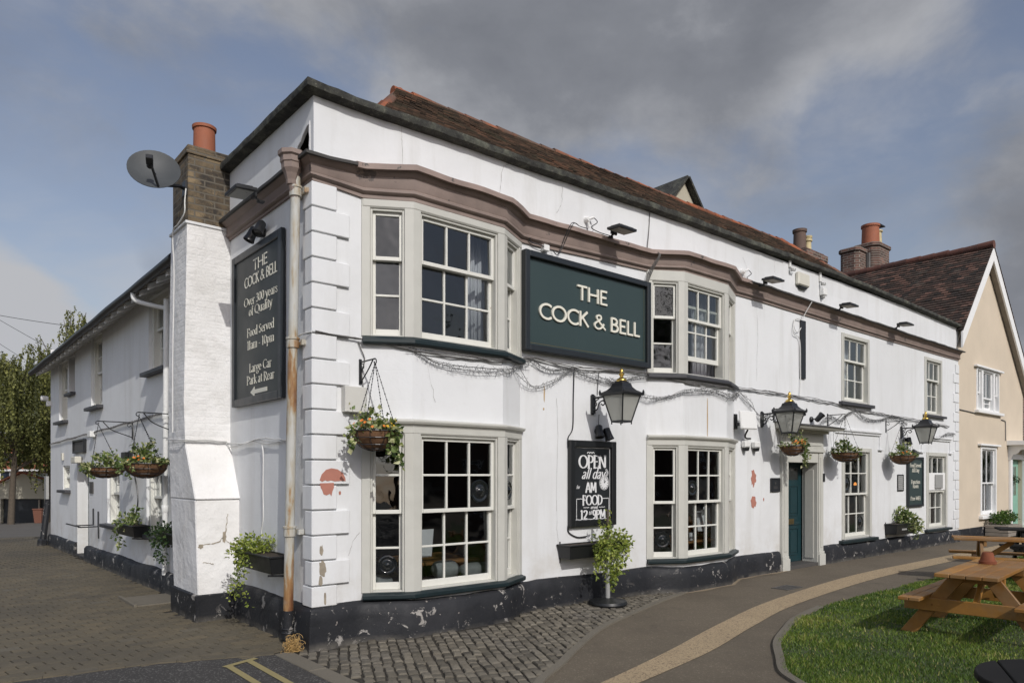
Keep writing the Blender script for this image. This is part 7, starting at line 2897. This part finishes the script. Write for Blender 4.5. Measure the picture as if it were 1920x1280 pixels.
root = thing('flowerpot', (6.03, -3.82, .685), 'terracotta flowerpot upturned on the near picnic table', 'flowerpot')
m = MB(); m.lathe([(.083, 0), (.084, .028), (.074, .03), (.052, .118), (.046, .124), (.012, .124)], (6.03, -3.82, .686), 24)
m.build('pot', 'old_clay', root, smooth=35)

root = thing('round_table', (2.03, -5.42, .0), 'round black slatted wooden table top at the lower right corner', 'table')
m = MB()
cx_, cy_ = 2.03, -5.42
rr = .50
for k in range(6):
    y0, y1 = -rr + k * (2 * rr / 6) + .004, -rr + (k + 1) * (2 * rr / 6) - .004
    top_ = [(math.sqrt(max(0, rr * rr - y * y)), y) for y in np.linspace(y0, y1, 9)]
    poly = [(x, y) for x, y in top_] + [(-x, y) for x, y in top_[::-1]]
    i = len(m.v); n = len(poly)
    a_ = R(25)
    for z in (.455, .50):
        for (x, y) in poly:
            m.v.append(Vector((cx_ + x * math.cos(a_) - y * math.sin(a_), cy_ + x * math.sin(a_) + y * math.cos(a_), z)))
    m.f.append(tuple(i + q for q in range(n))[::-1]); m.f.append(tuple(i + n + q for q in range(n)))
    r_ = rng.random()
    for q in range(n):
        m.f.append((i + q, i + (q + 1) % n, i + n + (q + 1) % n, i + n + q))
    m.r += [r_] * (n + 2)
m.build('tabletop', 'black_stain_wood', root, bevel=.006)
m = MB(); m.lathe([(.07, .0), (.06, .455)], (cx_, cy_, 0), 12); m.box(cx_ - .3, cx_ + .3, cy_ - .05, cy_ + .05, 0, .07); m.box(cx_ - .05, cx_ + .05, cy_ - .3, cy_ + .3, .0, .068)
m.build('pedestal', 'black_stain_wood', root)

# ------------------------------------------------------------------ the cream house next door
ch = thing('cream_house', (19.8, .03, 0), 'cream rendered house with steep tiled gable and white bargeboards right of the pub', 'house')
fy = Fr((17.1, .03, 0), (1, 0))
m = MB()
holes = [(18.50 - 17.1, 20.35 - 17.1, 3.38, 4.48), (18.82 - 17.1, 20.12 - 17.1, .58, 2.42), (21.40 - 17.1, 22.50 - 17.1, 0, 2.1)]
panel(m, fy, 5.5, 0, 4.55, holes, .12)
# gable above
gl = [(0, 4.55), (5.5, 4.55), (5.45, 4.60), (2.35, 7.85), (0, 5.30)]
m.q([fy(a, b) for a, b in gl], .5)
m.q([(22.6, .03, 0), (22.6, 4, 0), (22.6, 4, 4.5), (22.6, .03, 4.5)], .5)
m.build('wall', 'cream_house_render', ch)
m = MB()
pk = Vector((19.30, -.16, 7.80))
le, re = Vector((16.95, -.16, 5.22)), Vector((22.72, -.16, 4.36))
bk = Vector((0, 4.0, 0))
slope(m, le + bk, le, pk, pk + bk, .10, .17, .014, .05, 3)
m.q([le, pk, pk + bk, le + bk], .2)
slope(m, re, re + bk, pk + bk, pk, .14, .22, .012, .05, 5)
m.q([re, re + bk, pk + bk, pk], .2)
m.q([pk + bk, le + bk, re + bk], .2)
cr = m.build('roof', 'neighbour_tile', ch)
m = MB(); ridge(m, pk + Vector((0, 0, .03)), pk + bk + Vector((0, 0, .03)), .11, .35)
m.build('ridge_tiles', 'dark_ridge', cr, smooth=50)
for s_, e in ((0, le), (1, re)):
    m = MB()
    d = (e - pk).normalized()
    dn = Vector((-d.z, 0, d.x)) if s_ else Vector((d.z, 0, -d.x))
    dn = Vector((0, -1, 0)).cross(d)
    if dn.z > 0:
        dn = -dn
    dn.normalize()
    w = .26
    y0, y1 = Vector((0, .01, 0)), Vector((0, .05, 0))
    A, B_ = pk - Vector((0, 0, .03)), e - Vector((0, 0, .03))
    A2, B2_ = pk - Vector((0, 0, .03 + w / abs(d.x) * .98)), e - Vector((0, 0, .03 + w / abs(d.x)))
    pts = [A, B_, B2_, A2]
    if s_ == 0:
        pts = [A, A2, B2_, B_]
    i = len(m.v)
    for yy in (y0, y1):
        m.v += [p + yy for p in pts]
    m.f += [(i, i + 1, i + 2, i + 3), (i + 7, i + 6, i + 5, i + 4)] + [(i + q, i + 4 + q, i + 4 + (q + 1) % 4, i + (q + 1) % 4) for q in range(4)]
    m.r += [.5] * 6
    m.build('bargeboard', 'white_paint', cr)
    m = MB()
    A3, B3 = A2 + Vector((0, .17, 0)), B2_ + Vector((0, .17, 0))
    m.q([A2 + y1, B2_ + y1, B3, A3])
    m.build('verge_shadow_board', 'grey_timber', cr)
m = MB(); m.fbox(fy, .02, 4.25, -.02, .28, 0, .045)
m.build('plinth', 'black_plinth_paint', ch, bevel=.01)
wu = sash_window(ch, fy.shift(1.40, 3.38), .45, 1.10, (1, 1), (1, 1), .42, fw=.06, paint='white_paint', framemat='white_paint', horn=False)
sash_window(ch, fy.shift(1.85, 3.38), .95, 1.10, (2, 1), (2, 2), .30, fw=.06, paint='white_paint', framemat='white_paint', horn=False)
sash_window(ch, fy.shift(2.80, 3.38), .45, 1.10, (1, 1), (1, 1), .42, fw=.06, paint='white_paint', framemat='white_paint', horn=False)
wl = sash_window(ch, fy.shift(1.72, .58), 1.30, 1.84, (2, 1), (2, 1), .47, fw=.09, paint='white_paint', framemat='white_paint')
sill(wu, fy, 1.28, 3.40, 3.29, 3.375, .10, 'white_paint'); sill(wl, fy, 1.60, 3.18, .48, .575, .10, 'white_paint')
m = MB()
for (a0, a1, b) in ((1.22, 3.42, 4.49), (1.52, 3.16, 2.43)):
    m.fbox(fy, a0, a1, b, b + .05, 0, .09)
m.build('drip_board', 'white_paint', ch, bevel=.005)
ds2 = MB()
for (a0, a1, b0, b1) in ((4.12, 4.30, 0, 2.25), (5.40, 5.58, 0, 2.25)):
    ds2.fbox(fy, a0, a1, b0, b1, 0, .06); ds2.fbox(fy, a0 - .03, a1 + .03, 0, .18, 0, .09)
ds2.fbox(fy, 4.30, 5.40, 2.10, 2.25, 0, .05)
dso = ds2.build('door_surround', 'white_paint', ch, bevel=.006)
m = MB()
m.hexa([fy(3.95, 2.50, .62), fy(5.75, 2.50, .62), fy(5.75, 2.50, 0), fy(3.95, 2.50, 0), fy(3.95, 2.60, .64), fy(5.75, 2.60, .64), fy(5.75, 2.64, 0), fy(3.95, 2.64, 0)])
m.build('door_canopy', 'white_paint', dso, bevel=.005)
for a in (4.12, 5.40):
    m = MB()
    m.prism([(0, 2.50), (.0, 2.08), (.06, 2.10), (.12, 2.22), (.22, 2.26), (.30, 2.36), (.42, 2.38), (.52, 2.50)], Fr(fy(a, 0, 0), (0, -1)), -.03, .03)
    m.build('canopy_bracket', 'white_paint', dso)
m = MB(); m.fbox(fy, 4.30, 5.40, .03, 2.10, -.16, -.10); m.fbox(fy, 4.42, 4.80, .2, .85, -.10, -.09); m.fbox(fy, 4.90, 5.28, .2, .85, -.10, -.09)
md = m.build('front_door', 'mint_paint', ch, bevel=.004)
m = MB(); m.fbox(fy, 4.50, 5.20, 1.05, 1.90, -.10, -.094)
m.build('door_glass', 'window_glass', md)
m = MB()
clump(m, fy(4.85, 1.5, -.06), .13, 140, .05)
solo(m, 'door_wreath', 'leaf_dark', 'small leafy wreath hanging on the mint green door', 'wreath')
m = MB(); m.tube(bez([fy(.05, 3.30, .02), fy(1.2, 3.27, .02), fy(1.3, 3.26, .02)], 4), .012, 5); m.tube(bez([fy(3.42, 3.20, .02), fy(3.72, 3.18, .02), fy(3.78, 3.1, .02), fy(3.80, 2.62, .02)], 4), .012, 5)
solo(m, 'wall_cable', 'cable_grey', 'thin cable across the cream house below its upper window', 'cable')
m = MB()
room(m, 17.3, 22.4, .2, 2.5, .3, 2.6); room(m, 17.3, 22.4, .2, 2.5, 2.8, 4.54)
m.build('inner_room', 'interior_dark', ch)
m = MB()
for (x0, x1) in ((1.45, 1.7), (3.0, 3.2)):
    pass
curtain(18.88, 19.18, .35, .62, 2.4, 'pale curtain in the lower window of the cream house', folds=4)
# its chimney: two joined round-cornered shafts with pots
m = MB()
def shaft(mb, x0, x1, y0, y1, z0, z1, ch_=.22):
    poly = [(x0 + ch_, y0), (x1 - ch_, y0), (x1, y0 + ch_), (x1, y1 - ch_), (x1 - ch_, y1), (x0 + ch_, y1), (x0, y1 - ch_), (x0, y0 + ch_)]
    i = len(mb.v)
    for z in (z0, z1):
        mb.v += [Vector((x, y, z)) for x, y in poly]
    mb.f.append(tuple(range(i, i + 8))[::-1]); mb.f.append(tuple(range(i + 8, i + 16)))
    for q in range(8):
        mb.f.append((i + q, i + (q + 1) % 8, i + 8 + (q + 1) % 8, i + 8 + q))
    mb.r += [.5] * 10
shaft(m, 19.45, 20.1, 3.5, 4.1, 6.5, 8.60, .10); shaft(m, 19.4, 20.14, 3.46, 4.14, 8.60, 8.72, .10)
shaft(m, 20.08, 21.15, 3.2, 4.0, 6.5, 8.82, .16); shaft(m, 20.04, 21.2, 3.16, 4.04, 8.82, 8.94, .16)
cst = m.build('chimney_stack', 'old_red_brick', cr, bevel=.02)
m = MB(); m.box(19.98, 20.09, 3.40, 3.48, 7.6, 8.6)
m.build('lead_strip', 'cable_grey', cst)
m = MB(); m.lathe([(.27, 0), (.25, .62), (.28, .63), (.28, .70), (.22, .705), (.2, .4)], (20.55, 3.6, 8.92), 18)
m.build('chimney_pot', 'terracotta', cst, smooth=40)
m = MB(); m.lathe([(.19, 0), (.16, .55), (.2, .56), (.2, .60), (.15, .605)], (20.95, 3.6, 8.92), 16)
m.build('chimney_pot', 'cream_clay', cst, smooth=40)
m = MB(); m.box(20.72, 21.18, 3.4, 3.8, 9.66, 9.69)
for dx in (-.15, .15):
    m.bar((20.95 + dx, 3.6, 9.5), (20.95 + dx, 3.6, 9.67), .02, .02)
m.build('pot_cowl', 'black_metal', cst)

# planter of clipped box in front of it
root = thing('planter_box', (19.55, -.30, 0), 'weathered grey wooden planter with clipped box plants by the mint door', 'planter')
m = MB()
for k in range(3):
    m.box(18.95, 20.15, -.58, -.04, .03 + k * .10, .12 + k * .10)
m.build('planks', 'grey_timber', root, bevel=.008)
m = MB()
for (x, r_) in ((19.25, .24), (19.62, .22), (19.92, .24)):
    clump(m, (x, -.30, .50), r_, 420, .05, .75)
m.build('box_plants', 'leaf_box', root)

# the next cottage beyond
nb_ = thing('brick_cottage', (26, 1.0, 0), 'small cottage with brown tiled roof at the right edge beyond the cream house', 'house')
m = MB(); fq = Fr((22.65, .10, 0), (1, 0))
panel(m, fq, 9, 0, 4.3, [(.35, 1.9, 2.7, 3.95)], .12)
m.build('wall', 'old_red_brick', nb_)
sash_window(nb_, fq.shift(.35, 2.7), 1.55, 1.25, (3, 2), (3, 2), .5, fw=.08, paint='white_paint', framemat='white_paint', horn=False)
m = MB()
slope(m, (22.72, -.15, 4.2), (31.7, -.15, 4.2), (31.7, 3.0, 6.6), (22.72, 3.0, 6.6), .15, .22, .01, .04, 8)
m.q([(22.72, -.15, 4.2), (31.7, -.15, 4.2), (31.7, 3.0, 6.6), (22.72, 3.0, 6.6)], .2)
m.build('roof', 'neighbour_tile', nb_)
m = MB(); m.box(22.8, 31.6, .24, .30, .1, 4.2)
m.build('back_panel', 'interior_dark', nb_)

# ------------------------------------------------------------------ far end of the lane
RI, FWD = Vector((.76320, -.64617, 0)), Vector((.64617, .76320, 0))
CAMP = Vector((-2.945, -6.401, 0))


def at(px, D, z=0.0):
    p = CAMP + (FWD + RI * ((px - 960) / 1337.0)) * D
    p.z = z
    return p


far_dir = (at(95, 40) - CAMP).normalized()
ri2 = Vector((far_dir.y, -far_dir.x, 0))
fb = Fr(at(40, 47, -1.6), (RI.x, RI.y))         # frontage facing the photographer
root = thing('garage', fb(0, 0, 0), 'low cream garage with a wide black door at the end of the lane', 'garage')
m = MB()
m.fbox(fb, -3.6, -1.35, 0, 1.75, -3, 0); m.fbox(fb, 1.5, 4.5, 0, 1.75, -3, 0); m.fbox(fb, -1.35, 1.5, 1.68, 1.75, -3, 0)
m.prism([(-3.6, 1.75), (4.5, 1.75), (1.2, 2.85), (.1, 3.35), (-1.9, 2.45)], fb, -3, -.01)
m.build('wall', 'old_cream_wall', root)
m = MB(); m.bar(fb(-3.7, 1.75, .06), fb(.1, 3.45, .06), .35, .10); m.bar(fb(.1, 3.45, .06), fb(4.6, 2.0, .06), .35, .10)
m.build('roof_edge', 'orange_roof', root)
m = MB(); m.fbox(fb, -1.35, 1.5, 0, 1.68, -.30, -.24)
m.build('door', 'black_board', root)
m = MB(); m.fbox(fb, 1.05, 1.14, 0, 1.6, -.2, -.1)
m.build('post', 'grey_timber', root)
wb = thing('wheelie_bin', at(75, 44, -1.5), 'brown wheelie bin standing by the black garage door', 'bin')
fw_ = Fr(at(75, 44, -1.42), (RI.x, RI.y))
m = MB(); m.hexa([fw_(-.20, 0, .22), fw_(.20, 0, .22), fw_(.18, 0, -.2), fw_(-.18, 0, -.2), fw_(-.27, .92, .30), fw_(.27, .92, .30), fw_(.27, .92, -.3), fw_(-.27, .92, -.3)])
m.build('body', 'plastic_brown', wb, bevel=.02)
m = MB(); m.fbox(fw_, -.29, .29, .925, 1.0, -.34, .33)
m.build('lid', 'plastic_brown', wb, bevel=.02)
for dx in (-.2, .2):
    m = MB(); m.lathe([(.09, -.025), (.09, .025)], fw_(dx, .09, -.25), 14, fw_.u)
    m.build('wheel', 'black_plastic', wb)

hb = Fr(at(40, 60, -1.8), (RI.x, RI.y))
root = thing('brick_house', hb(0, 0, 0), 'brick house with orange tiled roof behind the willows at the end of the lane', 'house')
m = MB(); m.fbox(hb, -9, 9, 0, 3.95, -6, 0)
m.build('wall', 'background_brick', root)
m = MB()
slope(m, hb(-9.3, 3.9, .25), hb(9.3, 3.9, .25), hb(9.3, 6.4, -3), hb(-9.3, 6.4, -3), .3, .35, .02, .03)
m.q([hb(-9.3, 3.9, .25), hb(9.3, 3.9, .25), hb(9.3, 6.4, -3), hb(-9.3, 6.4, -3)], .5)
hr = m.build('roof', 'orange_roof', root)
m = MB(); m.fbox(hb, -9.3, 9.3, 3.78, 3.92, .1, .3)
m.build('fascia', 'white_paint', root)

for (a, b, w_, h_) in ((-2.6, 2.95, 1.7, .85), (.35, 3.0, .5, .6), (2.6, 2.95, 1.2, .8)):
    m = MB()
    m.fbox(hb, a, a + w_, b, b + .08, 0, .05); m.fbox(hb, a, a + w_, b + h_ - .08, b + h_, 0, .05)
    n = max(1, round(w_ / .8))
    for k in range(n + 1):
        x = a + (w_ - .08) * k / n
        m.fbox(hb, x, x + .08, b + .08, b + h_ - .08, 0, .05)
    w_o = m.build('window', 'white_paint', root)
    m = MB(); m.fbox(hb, a + .05, a + w_ - .05, b + .05, b + h_ - .05, 0, .02)
    m.build('pane', 'solar_panel', w_o)
m = MB()
sl_u = (hb(0, 6.4, -3) - hb(0, 3.9, .25)).normalized()
for a in (-2.7, -1.3):
    c = hb(a + .55, 4.35, .25 - .65) + sl_u * .5 + Vector((0, 0, .12))
    m.obox(c, hb.u * .55, sl_u * .85, hb.u.cross(sl_u) * .04)
m.build('solar_panels', 'solar_panel', root)
m = MB(); m.fbox(hb, -.6, .3, 5.4, 7.3, -3.2, -2.5)
m.build('chimney', 'background_brick', hr)


def tube_tree(root, base, segs, mat='bark'):
    m = MB()
    for pts, r0, r1 in segs:
        c = bez(pts, 6)
        m.tube(c, [r0 + (r1 - r0) * k / (len(c) - 1) for k in range(len(c))], 7)
    m.build('trunk', mat, root, smooth=60)


def willow(base, H, rad, label, nstr=230, dens=9, size=.15, group='willows at the end of the lane', bare=0.0, seed=1):
    rg = random.Random(seed)
    base = Vector(base)
    root = thing('willow_tree', base, label, 'tree', group)
    segs = [([base, base + Vector((.1, .05, H * .25)), base + Vector((.2, -.1, H * .5)), base + Vector((.05, .1, H * .78))], .20, .08)]
    tips = []
    for k in range(13):
        an = k * 2.4 + rg.uniform(-.3, .3)
        z0 = H * rg.uniform(.30, .72)
        L_ = rad * rg.uniform(.55, 1.0) * (1.15 - .5 * z0 / H)
        p0 = base + Vector((.1, 0, z0))
        p1 = p0 + Vector((math.cos(an) * L_ * .5, math.sin(an) * L_ * .5, H * .13))
        p2 = p0 + Vector((math.cos(an) * L_, math.sin(an) * L_, H * rg.uniform(.14, .28)))
        segs.append(([p0, p1, p2], .085, .02))
        tips += [p0.lerp(p1, .6), p1, p1.lerp(p2, .5), p2]
        for q in range(2):
            an2 = an + rg.uniform(-.9, .9)
            p3 = p1.lerp(p2, .5) + Vector((math.cos(an2) * L_ * .45, math.sin(an2) * L_ * .45, rg.uniform(.1, .9)))
            segs.append(([p1.lerp(p2, .4), p1.lerp(p3, .6) + Vector((0, 0, .15)), p3], .035, .012))
            tips += [p3, p1.lerp(p3, .7)]
    top = base + Vector((.05, .1, H * .78))
    for k in range(5):
        e = top + Vector((rg.gauss(0, .7), rg.gauss(0, .7), H * rg.uniform(.08, .22)))
        segs.append(([top, top.lerp(e, .5) + Vector((rg.gauss(0, .1), 0, .1)), e], .06, .012))
        tips += [e, top.lerp(e, .6)]
    tube_tree(root, base, segs)
    m = MB()
    for k in range(nstr):
        t_ = rg.choice(tips)
        st_ = t_ + Vector((rg.gauss(0, .28), rg.gauss(0, .28), rg.gauss(0, .2)))
        L_ = rg.uniform(.8, 4.2)
        lowcut = .40 if rg.random() < .9 else .22
        tone = min(1, max(0, rg.gauss(.5, .25)))
        ph = rg.uniform(0, 6)
        wv = Vector((rg.gauss(0, .25), rg.gauss(0, .25), 0))
        n = int(L_ * dens)
        strand = []
        for q in range(n):
            u = q / max(1, n)
            p = st_ + wv * u + Vector((math.sin(ph + u * 3) * .08, math.cos(ph + u * 2) * .08, -L_ * u + .15 * math.sin(u * 3)))
            if p.z < base.z + H * lowcut:
                break
            strand.append(p)
            for _ in range(2):
                leaf(m, p + Vector((rg.gauss(0, .05), rg.gauss(0, .05), 0)), size, (rg.gauss(0, .6), rg.gauss(0, .6), -1), min(1, max(0, tone + rg.gauss(0, .15))))
        if len(strand) > 2:
            m.tube(strand[::4] + [strand[-1]], .006, 3, False, .05)
    m.build('crown', 'leaf_willow', root)
    return root


willow(at(20, 42, -1.5), 10.3, 4.6, 'nearest large weeping willow left of the wing at the end of the lane', 800, 7, .15, seed=3)
willow(at(88, 46, -1.5), 8.9, 3.0, 'drooping willow close against the far corner of the wing', 260, 8, .15, seed=8)
willow(at(134, 52, -1.5), 15.2, 2.4, 'tall thin willow rising above the wing gutter', 420, 8, .16, seed=12)
willow(at(170, 56, -1.5), 13.6, 2.0, 'small leafy treetop just showing over the wing gutter', 110, 8, .16, seed=15)
willow(at(-55, 50, -1.5), 9.3, 4.2, 'willow at the left edge of the view', 280, 8, .16, seed=21)

# overhead wires crossing the sky at the left
def wire(p, q, sag, label):
    p, q = Vector(p), Vector(q)
    m = MB()
    m.tube([p.lerp(q, t) - Vector((0, 0, sag * 4 * t * (1 - t))) for t in np.linspace(0, 1, 20)], .014, 4)
    solo(m, 'overhead_wire', 'black_plastic', label, 'wire', 'overhead wires at the left')
wire(at(-150, 34, 1.65 + 330 / 1337 * 34), at(240, 34, 1.65 + 268 / 1337 * 34), .2, 'topmost overhead wire crossing the sky at the left')
wire(at(-60, 34, 1.65 + 325 / 1337 * 34), at(260, 34, 1.65 + 150 / 1337 * 34), .1, 'upper one of two steep overhead wires passing the willow')
wire(at(-60, 36, 1.65 + 285 / 1337 * 36), at(160, 36, 1.65 + 150 / 1337 * 36), .1, 'lower one of two steep overhead wires passing the willow')

# ------------------------------------------------------------------ the other side of the green, behind the photographer (it shows in the panes)
def far_house(x0, x1, y, H, mat, label, cat='house'):
    root = thing('terrace_house', ((x0 + x1) / 2, y, 0), label, cat, 'houses across the green')
    f_ = Fr((x1, y, 0), (-1, 0))
    W_ = x1 - x0
    m = MB()
    wins = [(W_ * a, W_ * a + 1.1, b, b + 1.4) for a in (.1, .42, .74) for b in (.9, 3.6)]
    panel(m, f_, W_, 0, H, wins, .1)
    m.build('wall', mat, root)
    m = MB()
    m.q([f_(-.2, H - .1, .3), f_(W_ + .2, H - .1, .3), f_(W_ + .2, H + 2.4, -3.5), f_(-.2, H + 2.4, -3.5)], .3)
    m.q([f_(-.2, 0, -.4), f_(W_ + .2, 0, -.4), f_(W_ + .2, H, -.4), f_(-.2, H, -.4)], .3)
    m.build('roof', 'neighbour_tile', root)
    for (a0, a1, b0, b1) in wins:
        m = MB()
        for (p0, p1, q0, q1) in ((a0, a1, b0, b0 + .08), (a0, a1, b1 - .08, b1), (a0, a0 + .08, b0 + .08, b1 - .08), (a1 - .08, a1, b0 + .08, b1 - .08), ((a0 + a1) / 2 - .03, (a0 + a1) / 2 + .03, b0 + .08, b1 - .08)):
            m.fbox(f_, p0, p1, q0, q1, -.08, .02)
        w_ = m.build('window', 'white_paint', root)
        m = MB(); m.fbox(f_, a0, a1, b0, b1, -.09, -.06)
        m.build('pane', 'solar_panel', w_)


far_house(-14, -4.2, -27, 5.6, 'opposite_brick', 'brick house across the green, the leftmost of the row facing the pub')
far_house(-4, 6.8, -27.5, 5.9, 'opposite_brick', 'brick house across the green directly facing the corner')
far_house(7, 18.8, -27, 5.4, 'opposite_brick', 'brick house across the green facing the front door')
far_house(19, 31, -27.5, 5.8, 'opposite_brick', 'brick house across the green facing the cream house')
far_house(31.2, 46, -27, 5.6, 'opposite_brick', 'brick house across the green, the rightmost of the row')


def bare_tree(base, H, rad, label, seed):
    rg = random.Random(seed)
    base = Vector(base)
    root = thing('broadleaf_tree', base, label, 'tree', 'trees across the green')
    segs = [([base, base + Vector((.1, 0, H * .3)), base + Vector((0, .1, H * .6))], .25, .12)]
    m = MB()
    for k in range(14):
        an = k * 2.4
        p0 = base + Vector((0, 0, H * rg.uniform(.3, .6)))
        p2 = p0 + Vector((math.cos(an) * rad * rg.uniform(.5, 1), math.sin(an) * rad * rg.uniform(.5, 1), H * rg.uniform(.1, .4)))
        segs.append(([p0, p0.lerp(p2, .5) + Vector((0, 0, .3)), p2], .08, .015))
        for q in range(4):
            e = p0.lerp(p2, rg.uniform(.4, 1)) + Vector((rg.gauss(0, .8), rg.gauss(0, .8), rg.gauss(.3, .6)))
            segs.append(([p0.lerp(p2, .5), e], .03, .01))
            clump(m, e, .7, 26, .2)
    tube_tree(root, base, segs)
    m.build('crown', 'leaf_tree', root)


bare_tree((3, -21, 0), 8.5, 3, 'broadleaf tree across the green facing the bays', 4)
bare_tree((13, -22, 0), 8, 3, 'broadleaf tree across the green facing the front door', 5)
bare_tree((-9, -20, 0), 8, 3, 'broadleaf tree across the road left of the corner', 6)

for o in list(bpy.data.objects):
    if o.type == 'MESH' and len(o.data.polygons) == 0:
        bpy.data.objects.remove(o)

# far wood that closes the horizon round the village
m = MB()
for k in range(260):
    an = R(-60 + 300 * k / 260)
    d = 150 + 25 * noise.noise((k * .13, 0, 0))
    h = 7 + 3.5 * noise.noise((k * .21, 2, 0))
    c = Vector((d * math.cos(an), d * math.sin(an) + 10, -1.5))
    for q in range(42):
        p = c + Vector((rng.gauss(0, 2.2), rng.gauss(0, 2.2), h * rng.random() ** .8))
        leaf(m, p, 1.5)
o = m.build('far_wood', 'leaf_tree', None)
tag(o, 'distant belt of trees along the horizon round the village', 'wood', kind='stuff')
